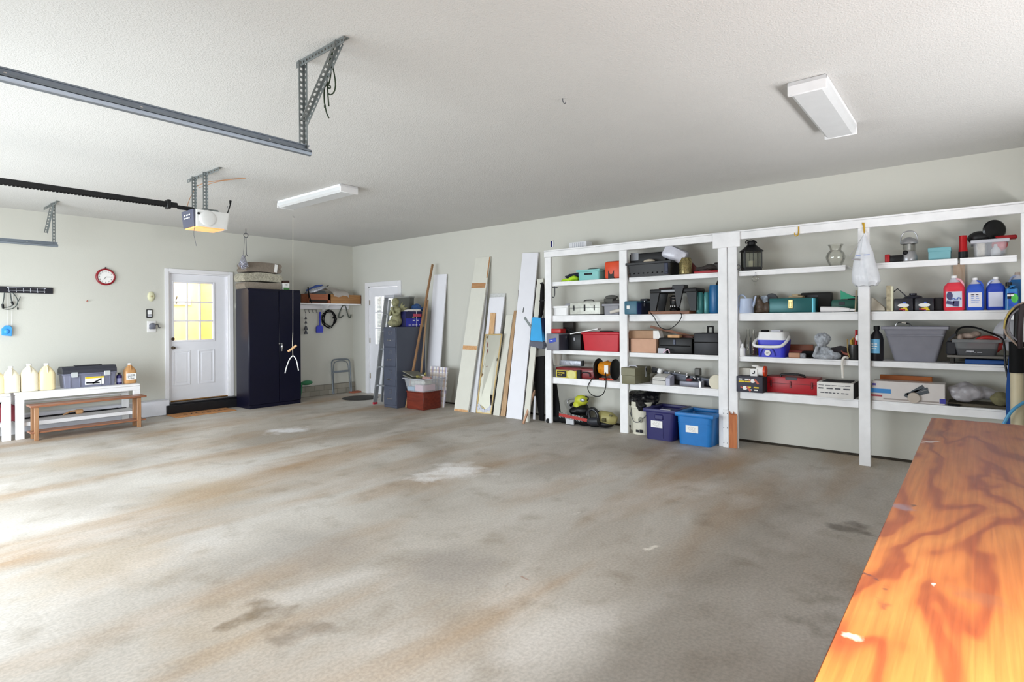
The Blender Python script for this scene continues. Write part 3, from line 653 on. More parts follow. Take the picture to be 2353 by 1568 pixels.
def toolbox_big():
    y = 9.22; x0 = B(146, 890, y)[0]; x1 = B(267, 880, y)[0]; zt = B(200, 842, y)[1]; z = .576
    r = thing('toolbox', 'large grey toolbox with black lid on the white bench', 'toolbox', ((x0+x1)/2, y+.12, z), 'toolboxes')
    h = zt-z
    b = MB(); b.frust((x0+.015, x1-.015, y+.01, y+.25), (x0, x1, y, y+.26), z, z+h*.62, .012)
    for xx in (.12, .3, .7, .88): b.box(x0+(x1-x0)*xx-.006, x0+(x1-x0)*xx+.006, y-.003, y+.02, z+.01, z+h*.6, .002)
    part('body', b, M('toolbox_grey', '#75778a', .45), r)
    b = MB(); b.box(x0-.01, x1+.01, y-.008, y+.27, z+h*.6, z+h*.68, .006); part('rim', b, M('toolbox_grey', '#75778a'), r)
    b = MB(); pr = [(-.006, z+h*.68), (-.004, z+h*.84), (.04, z+h), (.2, z+h), (.26, z+h*.86), (.265, z+h*.68)]
    b.prism([(x0-.008, y+a, c) for a, c in pr], (x1-x0+.016, 0, 0)); part('lid', b, M('toolbox_lid', '#34353f', .45), r)
    b = MB(); b.box((x0+x1)/2-.15, (x0+x1)/2+.15, y+.07, y+.17, z+h, z+h+.012, .005); part('handle', b, dgrey, r)
    for f in (.2, .82):
        xx = x0+(x1-x0)*f; b = MB(); b.box(xx-.035, xx+.035, y-.02, y-.004, z+h*.5, z+h*.74, .004); part('latch', b, M('latch_silver', '#d8dde0', .3, .4), r)
    xm = (x0+x1)/2; o = MB(); o.box(xm-.06, xm+.15, y-.003, y+.012, z+h*.1, z+h*.48); o = part('label', o, paper, r)
    b = MB(); b.box(xm-.06, xm+.15, y-.0045, y-.003, z+h*.4, z+h*.48); part('yellow_band', b, yell, o)
    b = MB(); b.bar((xm+.02, y-.005, z+h*.15), (xm+.12, y-.005, z+h*.36), .002, .02, up=(0, 0, 1)); b.bar((xm-.05, y-.005, z+h*.2), (xm+.1, y-.005, z+h*.17), .002, .02); part('picture', b, inkd, o)
toolbox_big()
x, z = B(274, 884, 9.3); r = thing('spray_can', 'small navy bottle beside the grey toolbox on the white bench', 'bottle', (x, 9.3, .576))
b = MB(); b.lathe((x, 9.3, .576), [(.03, 0), (.034, .004), (.034, .115), (.022, .13)], 20); part('bottle', b, M('navy_bottle', '#2c2466', .4), r)
b = MB(); b.cyl((x, 9.3, .7), (x, 9.3, .735), .018, .016, 14); part('cap', b, black, r); o = MB(); o.lathe((x, 9.3, .6), [(.0348, 0), (.0348, .06)], 20); part('label', o, M('pale_label', '#9a9ac0', .6), r)
x, z = B(298, 880, 9.3); zt = B(298, 835, 9.3)[1]; r = gjug('vinegar_jug', 'amber jug with white paper label at the right end of the white bench', x, 9.3, .576, (zt-.576)/.29, M('amber_jug', '#c08f5c', .35), w=.15, d=.15)
b = MB(); b.box(x-.06, x+.06, 9.3-.079, 9.3-.07, .63, .72, .002); o = part('label', b, paper, r); b = MB(); lines(b, (x, 9.22, .675), .09, .07, 4, '-y', 5); part('print', b, ink, o)
# red fuel can on the lower shelf at the left edge
x, y = B(5, 960, 9.35)[0], 9.35
r = thing('fuel_can', 'dusty red fuel can with black spout under the white bench', 'fuel can', (x, y, .221))
b = MB(); b.frust((x-.16, x+.13, y-.1, y+.1), (x-.15, x+.12, y-.09, y+.09), .221, .40, .02); b.frust((x-.15, x+.12, y-.09, y+.09), (x-.1, x+.07, y-.05, y+.05), .40, .44, .02); part('can', b, M('dusty_red', '#8d3b45', .7, var=.2, scale=12), r)
b = MB(); b.tube([(x+.0, y, .43), (x+.02, y, .47), (x+.0, y-.02, .52)], [.03, .018, .014], 10); part('spout', b, black, r)
b = MB(); b.tube([(-.75+x+.65, y, .43), (x-.1, y, .48), (x-.02, y, .48)], .012, 8, smooth=1); part('handle', b, black, r)
# black bar lying on the lower rail
b = MB(); p = Vector((1.5, 9.5, .211)); b.bar((1.56, 9.48, .21), (2.62, 9.5, .21), .02, .018); b.bar((2.55, 9.5, .21), (2.72, 9.5, .21), .01, .01)
solo('metal_bar', b, blackm, 'long thin black bar lying on the lower shelf of the white bench', 'bar')
b = MB(); b.box(2.12, 2.2, 9.44, 9.5, .2, .255, .01); b.tube([(1.98, 9.46, .205), (2.06, 9.46, .24), (2.12, 9.46, .245)], .01, 7); solo('wood_offcut', b, rawwoodx, 'small tan offcut lying on the lower shelf of the white bench beside the black bar', 'wood scrap')
# wooden slat bench
r = thing('wooden_bench', 'narrow reddish wooden bench with a lower shelf in front of the white bench', 'bench', (2.14, 9.0, 0))
x0, x1, y0, y1 = 1.54, 2.78, 8.86, 9.105
b = MB(); b.box(x0, x1, y0, y1, .405, .43, .004); part('seat', b, benchwood, r)
b = MB(); b.box(x0, x1, y0+.02, y1-.02, .085, .105, .004); part('lower_shelf', b, benchwood, r)
legm = wood('bench_leg_wood', '#8d6445', '#aa7f5a', .4, (40, 40, 3))
for x in (1.60, 2.695):
    for y in (y0+.03, y1-.03): b = MB(); b.box(x-.022, x+.022, y-.02, y+.02, 0, .405, .004); part('leg', b, legm, r)
# doormat
r = thing('doormat', 'tan coir doormat with dark worn lettering below the house door', 'doormat', (3.72, 9.4, 0))
mx0, mx1, my0, my1 = 3.29, 4.18, 9.245, 9.64
b = MB(); b.box(mx0, mx1, my0, my1, .001, .014, .004); b.jitter(.0012, 30); part('mat', b, M('coir', '#b98352', .95, var=.15, scale=60, bump=.5, bscale=150), r)
b = MB()
X = mx0+.2
for i, ch in enumerate(('K', '/', '\\', 'n', 'n', 'e', '-')):
    x = mx0+.19+.085*i; rnd = random.Random(i)
    b.bar((x-.025, 9.4+rnd.uniform(-.04, .04), .0145), (x+.025, 9.44+rnd.uniform(-.05, .05), .0145), .014, .002); b.bar((x-.02, 9.44, .0145), (x+.01, 9.37, .0145), .012, .002)
b.bar((4.06, 9.43, .0145), (4.14, 9.44, .0145), .03, .002)
part('lettering', b, M('worn_black_print', '#30241c', .95), r)
# ------------------------------------------------------------------ navy cabinet
r = thing('storage_cabinet', 'tall navy two-door metal cabinet beside the house door', 'cabinet', (4.83, 9.42, 0))
x0, x1, y0, y1, z1 = 4.365, 5.285, 9.2, 9.66, 1.99
b = MB(); b.box(x0, x1, y0+.018, y1, .0, z1, .006); part('body', b, navy, r)
xm = x0+(x1-x0)*.565
for a, c in ((x0+.004, xm-.003), (xm+.003, x1-.004)):
    b = MB(); b.box(a, c, y0, y0+.018, .06, z1-.03, .005); o = part('door', b, navy, r)
    if a > xm: 
        k = MB(); k.box(xm+.03, xm+.055, y0-.008, y0+.002, .93, 1.07, .004); k.box(xm+.035, xm+.05, y0-.028, y0-.006, .97, 1.05, .006); k.lathe((xm+.0, y0, 1.06), [(.015, .002), (.015, -.012), (.008, -.014)], 14, 'y'); part('handle', k, chrome, o)
b = MB(); b.box(x0+.01, x1-.01, y0+.004, y0+.02, 0, .055, .003); part('kick_plate', b, navy, r)
# rugs on top
def rug(name, label, x0, x1, y0, y1, z0, z1, mat, folds, sag, seed):
    r = thing(name, label, 'folded rug', ((x0+x1)/2, (y0+y1)/2, z0), 'folded rugs on the navy cabinet')
    rnd = random.Random(seed); b = MB(); n = 14; hs = (z1-z0)/folds
    for k in range(folds):
        za = z0+hs*k; prof = []
        for i in range(n+1):
            t = i/n; x = x0+(x1-x0)*t+rnd.uniform(-.004, .004); dz = sag*math.sin(t*PI*.9+.2)*(1 if k or z0 > 2.0 else .0)
            prof.append((x, za+dz*.5, za+hs*.92+dz))
        for (xa, a0, a1), (xb, b0, b1) in zip(prof, prof[1:]):
            pass
        top = [(x, a1) for x, a0, a1 in prof]; bot = [(x, max(z0, a0)) for x, a0, a1 in prof][::-1]
        m = hs*.46; rt = [(x1+m*.5, za+hs*.65), (x1+m*.5, za+hs*.35)]; lf = [(x0-m*.5, za+hs*.35), (x0-m*.5, za+hs*.65)]
        poly = [(x, y0, z) for x, z in top+rt+bot+lf]
        b.prism(poly, (0, y1-y0, 0))
    for f in b.bm.faces: pass
    b.jitter(.004, 9)
    part('cloth', b, mat, r)
    return r
rugb = M('beige_rug', '#8f8578', .95, var=.12, scale=30, bump=.5, bscale=120); rugs = M('speckled_rug', '#aaa594', .95, var=.35, scale=45, bump=.6, bscale=90); rugt = M('taupe_rug', '#857a6e', .95, var=.1, scale=30, bump=.5, bscale=120)
rug('folded_rug', 'plain beige folded rug, bottom of the stack on the navy cabinet', 4.38, 4.96, 9.31, 9.65, 1.991, 2.11, rugb, 1, .0, 3)
rug('folded_rug', 'speckled folded rug in the middle of the stack on the cabinet', 4.36, 4.98, 9.31, 9.65, 2.112, 2.25, rugs, 1, .03, 4)
r = rug('folded_rug', 'taupe rug folded in two on top of the stack, white tag hanging', 4.40, 4.98, 9.31, 9.65, 2.272, 2.43, rugt, 2, .02, 5)
b = MB(); b.box(4.86, 4.91, 9.298, 9.304, 2.285, 2.42, rot=Matrix.Rotation(.12, 3, 'Y')); part('tag', b, paper, r)
x0, x1 = B(651, 655, 9.3)[0], B(665, 655, 9.3)[0]; r = thing('seed_box', 'small white and green carton with brown lid on the navy cabinet', 'box', ((x0+x1)/2, 9.33, 1.991))
b = MB(); b.box(x0, x1, 9.3, 9.36, 1.991, 2.11, .002); o = part('carton', b, paper, r); b = MB(); b.box(x0+.004, x1-.001, 9.298, 9.301, 1.995, 2.03); part('green_print', b, M('green_print', '#4f8a4d', .7), o); b = MB(); lines(b, ((x0+x1)/2, 9.298, 2.08), .05, .03, 3, '-y', 3); part('print', b, ink, o)
b = MB(); b.box(x0-.0, x1+.002, 9.3, 9.36, 2.11, 2.155, .002, rot=Matrix.Rotation(-.06, 3, 'Y')); part('lid', b, M('brown_lid', '#3b241a', .6), r)
# ------------------------------------------------------------------ corner shelf and what is on and under it
SZ = 1.78; SY = 9.54
r = thing('wall_shelf', 'white wall shelf in the far corner, carrying the wooden crates', 'shelf', (6.05, 9.7, 1.755))
b = MB(); b.box(5.30, 6.79, SY, YB-.001, 1.757, SZ, .003); part('board', b, trimw, r)
b = MB(); b.prism([(6.09, YB-.03, 1.755), (6.09, YB-.03, 1.62), (6.09, SY+.05, 1.755)], (.02, 0, 0)); part('bracket', b, trimw, r)
def cx(px, py, y): return B(px, py, y)[0]
x0, x1 = cx(760, 690, SY+.02), cx(835, 690, SY+.02); x1 = min(x1, 6.79); zt = B(800, 678, SY+.02)[1]
r = thing('wooden_crate', 'tan wooden crate at the right end of the corner shelf', 'crate', ((x0+x1)/2, SY+.15, SZ), 'crates on the corner shelf')
b = MB(); b.tub((x0, x1, SY+.01, YB-.02), (x0, x1, SY+.01, YB-.02), SZ+.001, zt, .012, .004); part('box', b, wood('crate_wood', '#8f6337', '#ab7c4a', .6, (3, 30, 40)), r)
b = MB(); b.box(x1-.012, x1+.002, SY+.006, SY+.02, SZ+.001, zt); part('corner_strip', b, bwood, r)
a0, a1 = cx(708, 690, SY+.02), x0-.015
r = thing('wooden_crate', 'open reddish wooden tray beside the navy cabinet on the corner shelf', 'crate', ((a0+a1)/2, SY+.15, SZ), 'crates on the corner shelf')
b = MB(); b.box(a0, a1, SY+.01, SY+.025, SZ+.06, zt, .002); b.box(a0, a0+.012, SY+.01, YB-.03, SZ+.001, zt); b.box(a1-.05, a1, SY+.01, SY+.03, SZ+.001, zt, .002); b.box(a0, a1, YB-.05, YB-.03, SZ+.001, zt); b.box(a0, a1, SY+.01, YB-.03, SZ+.001, SZ+.01)
part('frame', b, wood('tray_wood', '#86472b', '#a25f3b', .5, (3, 30, 40)), r)
b = MB(); b.box(a0+.02, a1-.06, SY+.02, SY+.04, SZ+.012, SZ+.058); part('dark_contents', b, M('dark_brown', '#24160f', .8), r)
r = thing('paper_sheet', 'pale sheet draped over the tan crate on the corner shelf', 'sheet', (x0+.15, SY+.1, zt))
b = MB(); n = 12; pts = []
for i in range(n+1):
    u = i/n; row = []
    for j, (y, z) in enumerate([(YB-.03, zt+.10), (YB-.12, zt+.125+.02*math.sin(u*5)), (SY+.12, zt+.09), (SY+.02, zt+.05), (SY-.005, zt+.01), (SY-.006, zt-.035-.015*math.sin(u*7)-(.02 if i == n else 0))]):
        row.append(b.bm.verts.new((x0-.03+u*.40+.03*j*(1 if u < .5 else .25)*.6, y, z+.004*math.sin(i*2.1+j))))
    pts.append(row)
for i in range(n):
    for j in range(5): b.bm.faces.new((pts[i][j], pts[i+1][j], pts[i+1][j+1], pts[i][j+1]))
bmesh.ops.solidify(b.bm, geom=b.bm.faces[:], thickness=.003)
part('cloth', b, M('packing_foam', '#e2dcd6', .8, var=.04, bump=.2), r)
r = thing('umbrella_bundle', 'sparkly folded umbrella lying tilted on the reddish tray', 'umbrella', (a0+.15, SY+.12, zt))
p, q = Vector((a0+.03, SY+.08, zt+.02)), Vector((a1-.0, SY+.16, zt+.15)); b = MB(); b.tube([p, p.lerp(q, .3), p.lerp(q, .7), q], [.03, .05, .04, .015], 12); part('canopy', b, M('sparkle_film', '#aeb0ba', .3, .3, var=.4, scale=50), r)
b = MB(); b.tube([p+Vector((0, .03, .04)), p.lerp(q, .5)+Vector((0, .03, .06)), q+Vector((-.06, .02, .03))], [.02, .03, .012], 10); part('blue_fold', b, M('blue_fold', '#33509c', .4), r)
b = MB(); b.tube([p+Vector((-.03, -.06, .10)), p+Vector((-.03, -.07, .0)), p+Vector((-.01, -.10, -.14)), p+Vector((.02, -.10, -.20))], .012, 7, smooth=1); b.bar(q, q+Vector((.06, .0, .03)), .01, .01); part('strap', b, blackm, r)
b = MB(); b.frust((a0+.05, a1-.02, SY+.1, YB-.05), (a0+.12, a1-.03, SY+.14, YB-.05), zt+.001, zt+.07, .01); solo('grey_case', b, M('blue_grey_case', '#5c666b', .6), 'flat blue-grey case under the sparkly umbrella on the reddish tray', 'case')
# rail with key hooks
r = thing('hook_rail', 'small grey wire hook rail under the corner shelf beside the navy cabinet', 'hook rail', (5.84, YB-.02, 1.6), 'hook rails')
b = MB(); b.bar((5.72, YB-.008, 1.66), (6.0, YB-.008, 1.66), .006, .006); part('bar', b, ink, r)
for i in range(4): x = 5.74+.08*i; b = MB(); b.tube([(x, YB-.008, 1.66), (x, YB-.012, 1.615), (x, YB-.035, 1.6), (x, YB-.04, 1.615)], .004, 6, smooth=1); part('hook', b, ink, r)
r = thing('hanging_trinkets', 'string of dark trinkets hanging from the small hook rail', 'trinkets', (5.735, YB-.04, 1.2))
b = MB(); b.tube([(5.735, YB-.04, 1.61), (5.735, YB-.04, 1.22)], .003, 5); part('cord', b, ink, r)
for z, s in ((1.5, .02), (1.42, .022), (1.31, .04), (1.23, .034)): b = MB(); b.frust((5.735-s, 5.735+s, YB-.06, YB-.03), (5.735-s*.4, 5.735+s*.4, YB-.055, YB-.035), z-s, z+s, .004); part('charm', b, ink, r)
# dustpan
r = thing('dustpan', 'royal blue dustpan hanging on the back wall beside the black hose coil', 'dustpan', (6.06, YB-.03, 1.22))
pb = lambda px, py: Vector((B(px, py, YB-.03)[0], YB-.03, B(px, py, YB-.03)[1]))
roy = M('royal_blue', '#2c38c6', .4)
b = MB(); pts = [pb(727, 765), pb(727, 752), pb(731, 748), pb(740, 748), pb(743, 753), pb(742, 765)]; b.prism(pts, (0, .022, 0)); bmesh.ops.bevel(b.bm, geom=b.bm.edges[:], offset=.004, segments=1, affect='EDGES'); part('pan', b, roy, r)
b = MB(); b.bar(pb(735, 749), pb(735.5, 717), .03, .012, up=(0, 1, 0), bev=.004); part('handle', b, roy, r)
r = thing('hose_coil', 'coil of black cable hanging on the back wall below the corner shelf', 'cable coil', (6.25, YB-.05, 1.32))
b = MB(); rnd = random.Random(4); pts = []
cc = pb(754.5, 733)
for i in range(66):
    a = 2*PI*i/16; k = i/66; rx = .145+.02*math.sin(i*.9)-.02*(k > .5); rz = .16+.018*math.cos(i*.7)
    pts.append(cc+Vector((rx*math.cos(a)+.01*math.sin(k*9), -.01-.03*k, rz*math.sin(a)-.01*math.sin(k*12))))
b.tube(pts, .0095, 7); b.tube([pts[-1], pts[-1]+Vector((-.04, -.01, -.02)), pts[-1]+Vector((-.07, -.01, -.06))], .013, 7); part('cable', b, blackm, r)
b = MB(); b.tube([cc+Vector((0, .03, .17)), cc+Vector((0, -.04, .165)), cc+Vector((0, -.05, .19))], .005, 6); part('nail', b, ink, r)
b = MB(); b.tube([pb(790, 708), pb(780, 731), pb(777, 730)][1:1]+[pb(789, 725), pb(781, 732), pb(777, 728), pb(784, 708), pb(789, 701), pb(794, 703), pb(798, 720), pb(802, 731), pb(805, 730), pb(807, 723)], .012, 8, smooth=2); solo('bike_hook', b, M('grey_green_rubber', '#565c54', .6), 'grey wire hanger shaped like an A under the corner shelf', 'hook')
# hand truck frame leaning in the corner
r = thing('hand_truck', 'grey tubular frame with rounded top leaning on the back wall in the far corner', 'hand truck', (6.5, 9.7, 0))
P = lambda px, py, y: Vector((B(px, py, y)[0], y, B(px, py, y)[1]))
fr = M('grey_tube', '#767d84', .4, .4)
b = MB(); a = [P(765.5, 909, 9.68), P(762, 838, 9.76), P(763, 830, 9.77), P(768, 826, 9.775), P(798, 825, 9.775), P(803, 829, 9.77), P(804, 838, 9.76), P(808, 906, 9.68)]; a[0].z = a[-1].z = .012
b.tube(a, .014, 10, smooth=2); part('outer_frame', b, fr, r)
b = MB(); a2 = [P(768, 905, 9.69), P(765.5, 845, 9.755), P(769, 830, 9.765), P(797, 829, 9.765), P(801, 845, 9.755), P(805, 902, 9.69)]; a2[0].z = a2[-1].z = .012; b.tube(a2, .009, 8, smooth=2); part('inner_frame', b, fr, r)
b = MB(); b.box(a[0].x+.02, a[-1].x-.02, 9.735, 9.745, .42, .46, .003); part('cross_bar', b, fr, r)
b = MB(); x, z = B(705, 880, 9.72); b.ell((x, 9.72, z), (.12, .05, .045)); b.bar((x-.1, 9.72, z-.02), (x-.2, 9.74, z-.05), .03, .02); b.bar((x-.14, 9.72, 0), (x-.1, 9.72, z-.02), .02, .02); solo('green_spade', b, M('green_plastic', '#2f7d52', .5), 'green tool head showing beside the navy cabinet near the floor', 'garden tool')
b = MB(); b.lathe((6.28, 8.86, 0), [(.32, .001), (.33, .008), (.3, .014)], 40); solo('door_mat', b, M('dark_rubber_mat', '#3a3733', .95, var=.1, bump=.3), 'dark round-ended mat on the floor in front of the outside door', 'mat')
b = MB(); b.box(6.6, 6.8, 9.56, 9.70, .001, .03, .004); solo('brick_scrap', b, M('brick_red', '#a5614a', .9), 'small reddish slab on the floor in the far corner', 'brick')
# ------------------------------------------------------------------ aluminium ladder
r = thing('step_ladder', 'folded aluminium ladder leaning between the outside door and the slate filing cabinet', 'ladder', (6.2, 7.95, 0))
alu = M('aluminium', '#b9bcc0', .35, .7, var=.05)
g0, g1 = Vector((*G(862, 929), 0)), Vector((*G(884, 931), 0)); dv = (g1-g0); dv.z = 0
t0 = Vector((6.58, *S(888, 684, 6.58))); t1 = t0+Vector((0, -.26, 0))
for p, q in ((g0, t0), (g0+Vector((.02, -.32, 0)), t1)):
    b = MB(); b.bar(p+Vector((0, 0, .03)), q, .03, .07, up=(1, 0, 0)); part('rail', b, alu, r)
for p, q in ((g0+Vector((.10, -.05, 0)), t0+Vector((.05, -.03, -.05))), (g0+Vector((.12, -.27, 0)), t1+Vector((.05, .03, -.05)))):
    b = MB(); b.bar(p+Vector((0, 0, .03)), q, .025, .04, up=(1, 0, 0)); part('rear_rail', b, alu, r)
for k in range(1, 6):
    a = g0.lerp(t0, k/6); c = (g0+Vector((.02, -.32, 0))).lerp(t1, k/6); b = MB(); b.bar(a+Vector((.02, 0, 0)), c+Vector((.02, 0, 0)), .075, .02); part('step', b, alu, r)
b = MB(); b.box(t0.x-.05, t0.x+.11, t1.y-.01, t0.y+.01, t0.z-.01, t0.z+.04, .01); part('top_cap', b, lgrey, r)
for p in (g0, g0+Vector((.02, -.32, 0))): b = MB(); b.box(p.x-.04, p.x+.04, p.y-.02, p.y+.02, 0, .035, .004); part('foot', b, M('red_foot', '#b03342', .5), r)
# ------------------------------------------------------------------ filing cabinet
r = thing('filing_cabinet', 'four-drawer slate blue filing cabinet beside the leaning ladder', 'filing cabinet', (6.2, 7.47, 0))
fx, fx1, fy0, fy1, fz = 5.885, 6.52, 7.325, 7.66, 1.335
b = MB(); b.box(fx+.012, fx1, fy0, fy1, 0, fz, .005); part('body', b, slate, r)
for k in range(4):
    z0 = .045+.322*k; b = MB(); b.box(fx-.002, fx+.014, fy0+.012, fy1-.012, z0, z0+.312, .004); o = part('drawer', b, slate, r)
    ym = (fy0+fy1)/2-.02
    h = MB(); h.box(fx-.03, fx-.022, ym-.05, ym+.05, z0+.1, z0+.115, .003)
    for s in (-1, 1): h.box(fx-.028, fx, ym+s*.042-.008, ym+s*.042+.008, z0+.092, z0+.12, .003)
    part('handle', h, chrome, o)
    h = MB()
    for q in ((-.035, -.031, .2, .26), (.031, .035, .2, .26), (-.035, .035, .2, .204), (-.035, .035, .256, .26)): h.box(fx-.006, fx, ym+q[0], ym+q[1], z0+q[2], z0+q[3])
    part('label_holder', h, chrome, o)
def angel(name, label, base, s, mat, yaw, kind):
    """kneeling or reclining winged figurine, one continuous body; local +x is its front"""
    r = thing(name, label, 'statue', base); Rz = Matrix.Rotation(yaw, 3, 'Z'); O = Vector(base)
    T = lambda x, y, z: O+Rz @ Vector((x*s, (-y if kind == 'recline' else y)*s, z*s))
    b = MB()
    if kind == 'kneel':
        b.ell(T(0, 0, .09), (.085*s, .095*s, .09*s)); b.ell(T(.03, 0, .06), (.11*s, .09*s, .06*s)); b.tube([T(0, 0, .1), T(-.01, 0, .19), T(.0, 0, .27), T(.01, 0, .31)], [.085*s, .062*s, .07*s, .03*s], 14)
        b.ell(T(.03, .0, .365), (.048*s, .043*s, .058*s)); b.ell(T(.005, 0, .375), (.055*s, .052*s, .058*s)); b.ell(T(.078, 0, .36), .011*s)
        for sg in (-1, 1):
            b.tube([T(0, sg*.065, .27), T(.03, sg*.085, .2), T(.085, sg*.04, .18), T(.085, sg*.015, .25)], [.026*s, .024*s, .02*s, .017*s], 9, smooth=1); b.ell(T(.085, sg*.012, .275), (.014*s, .012*s, .03*s))
    else:
        b.ell(T(0, 0, .035), (.10*s, .16*s, .045*s)); b.ell(T(.02, -.1, .045), (.06*s, .07*s, .045*s)); b.ell(T(-.01, .02, .09), (.07*s, .085*s, .075*s))
        b.ell(T(.04, .045, .215), (.062*s, .06*s, .07*s)); b.ell(T(.098, .05, .205), .012*s); b.ell(T(.085, .05, .18), (.018*s, .026*s, .01*s)); b.ell(T(.02, .03, .14), (.035*s, .04*s, .05*s)); b.ell(T(.015, .04, .235), (.075*s, .085*s, .075*s))
        for i in range(30):
            a = i*2.4; ph = .1+1.3*(i/30); b.ell(T(.012+.07*math.cos(a)*math.cos(ph)-.006, .04+.085*math.sin(a)*math.cos(ph), .235+.075*math.sin(ph)), .02*s, u=8, v=6)
        b.tube([T(.02, .09, .09), T(.06, .125, .02), T(.075, .105, .08), T(.07, .085, .16)], [.03*s, .028*s, .022*s, .02*s], 9, smooth=1)
        b.tube([T(.02, -.05, .1), T(.07, -.10, .03), T(.09, .0, .025)], [.03*s, .028*s, .022*s], 9, smooth=1)
    melt(b, .006*s, 3); b.jitter(.003*s, 60); part('body', b, mat, r)
    for sg in (-1, 1) if kind == 'kneel' else ():
        b = MB()
        for k in range(6):
            a = .35+.28*k; p = T(-.05, sg*.03, .25 if kind == 'kneel' else .12); q = T(-.09-.02*k, sg*(.05+.03*k), (.25 if kind == 'kneel' else .12)+.13*math.cos(a)-.02*k); b.tube([p, p.lerp(q, .6), q], [.02*s, .02*s, .008*s], 7)
        melt(b, .007*s, 2); part('wing', b, mat, r)
angel('angel_statue', 'mossy green kneeling angel statue on top of the filing cabinet', (6.03, 7.50, fz), 1.12, M('mossy_stone', '#8a8868', .9, var=.25, scale=25, bump=.5, bscale=60), PI*1.05, 'kneel')
r = thing('moving_box', 'dark blue printed carton on the filing cabinet behind the angel', 'box', (6.3, 7.45, fz))
bx0, bx1 = B(932, 730, 7.33)[0], B(970, 730, 7.33)[0]; bzt = B(950, 716, 7.33)[1]
b = MB(); b.box(bx0, bx1, 7.33, 7.6, fz+.001, bzt, .003); o = part('carton', b, M('navy_carton', '#16174a', .6), r)
b = MB(); b.box(bx0+.003, bx1-.003, 7.327, 7.331, fz+.006, fz+(bzt-fz)*.55); o2 = part('blue_panel', b, M('blue_print', '#232a9c', .6), o)
b = MB(); b.box((bx0+bx1)/2-.02, bx1-.02, 7.325, 7.331, fz+(bzt-fz)*.66, fz+(bzt-fz)*.84); part('red_band', b, M('red_print', '#b5445c', .6), o)
b = MB(); lines(b, ((bx0+bx1)/2+.05, 7.326, fz+(bzt-fz)*.42), .16, .03, 1, '-y', 4, words=2, fill=1.2); lines(b, ((bx0+bx1)/2+.03, 7.326, fz+(bzt-fz)*.12), .3, .02, 1, '-y', 9, words=4); part('lettering', b, paper, o)
b = MB(); b.box((bx0+bx1)/2+.05, (bx0+bx1)/2+.056, 7.326, 7.33, fz, bzt); b.box((bx0+bx1)/2+.05, (bx0+bx1)/2+.056, 7.326, 7.6, bzt, bzt+.003); part('string', b, paper, o)
b = MB(); b.ell(((bx0+bx1)/2+.0, 7.36, bzt+.02), (.17, .05, .022)); b.ell(((bx0+bx1)/2-.14, 7.35, bzt+.01), (.05, .04, .012)); b.ell(((bx0+bx1)/2+.1, 7.37, bzt+.025), (.08, .05, .02)); melt(b, .008); b.jitter(.006, 20); solo('white_rag', b, M('rag_white', '#e8e4e2', .9), 'white rag lying on the dark blue carton on the filing cabinet', 'rag')
b = MB(); q = Vector((*B(955, 708, 7.5)[:1], 7.5, bzt+.06)); b.ell(q, (.09, .07, .06)); b.ell(q+Vector((.07, .05, .02)), (.08, .07, .06)); b.ell(q+Vector((.18, .06, -.01)), (.12, .06, .035)); melt(b, .01); b.jitter(.01, 14); solo('blue_bag', b, M('blue_bag_cloth', '#2f5690', .6, var=.15, scale=12), 'crumpled blue bag on top of the dark blue carton', 'bag')
r = thing('grey_bin', 'dark grey open bin standing behind the angel on the filing cabinet', 'bin', (6.44, 7.52, fz)); ya, yb = S(943, 700, 6.42)[0], S(912, 700, 6.42)[0]; zt = S(925, 682, 6.42)[1]
b = MB(); b.tub((6.42, 6.50, max(ya, 7.31)+.02, yb-.02), (6.40, 6.51, max(ya, 7.31), yb), fz+.001, zt-.02, .004, .01); part('body', b, M('bin_grey', '#54554f', .5), r)
b = MB(); b.box(6.39, 6.515, max(ya, 7.31)-.006, yb+.006, zt-.02, zt, .004); part('rim', b, M('rim_grey', '#8f8f8b', .5), r); card(r, 6.41, (ya+yb)/2-.03, (ya+yb)/2+.03, zt-.13, zt-.05, paper, 'sticker')
# ------------------------------------------------------------------ chest, tote, plaid board
r = thing('wooden_chest', 'low mahogany coloured wooden chest in front of the filing cabinet', 'chest', (6.2, 7.02, 0))
b = MB(); b.box(6.02, 6.40, 6.82, 7.225, .001, .27, .004); part('box', b, redwood, r); b = MB(); b.box(6.012, 6.405, 6.815, 7.23, .27, .292, .004); part('lid', b, redwood, r)
r = thing('clear_tote', 'frosted clear tote of odds and ends standing on the mahogany chest', 'tote', (6.2, 7.0, .293), 'storage totes')
b = MB(); b.tub((5.99, 6.42, 6.79, 7.20), (5.95, 6.42, 6.72, 7.235), .293, .50, .004, .05); part('tub', b, clearp, r)
b = MB(); b.box(5.945, 6.42, 6.712, 6.73, .492, .506, .004); b.box(5.945, 6.42, 7.225, 7.24, .492, .506, .004); b.box(5.938, 5.955, 6.712, 7.24, .492, .506, .004); part('rim', b, lgrey, r)
b = MB(); b.box(6.02, 6.3, 6.84, 7.02, .3, .40, .006); solo('pink_carton', b, M('pale_pink', '#d3b1bb', .7), 'pale pink carton seen through the clear tote', 'box')
b = MB(); b.box(6.02, 6.3, 7.04, 7.2, .3, .36, .006); solo('blue_carton', b, M('pale_blue', '#7fa6c4', .7), 'pale blue carton seen through the clear tote', 'box')
b = MB(); b.box(6.06, 6.36, 7.03, 7.18, .362, .46, .02); b.box(6.02, 6.2, 6.8, 7.0, .402, .47, .02); b.jitter(.02, 9); solo('cloth_pile', b, M('faded_cloth', '#b9bab0', .9, var=.3, scale=16), 'faded cloth filling the upper half of the clear tote', 'cloth')
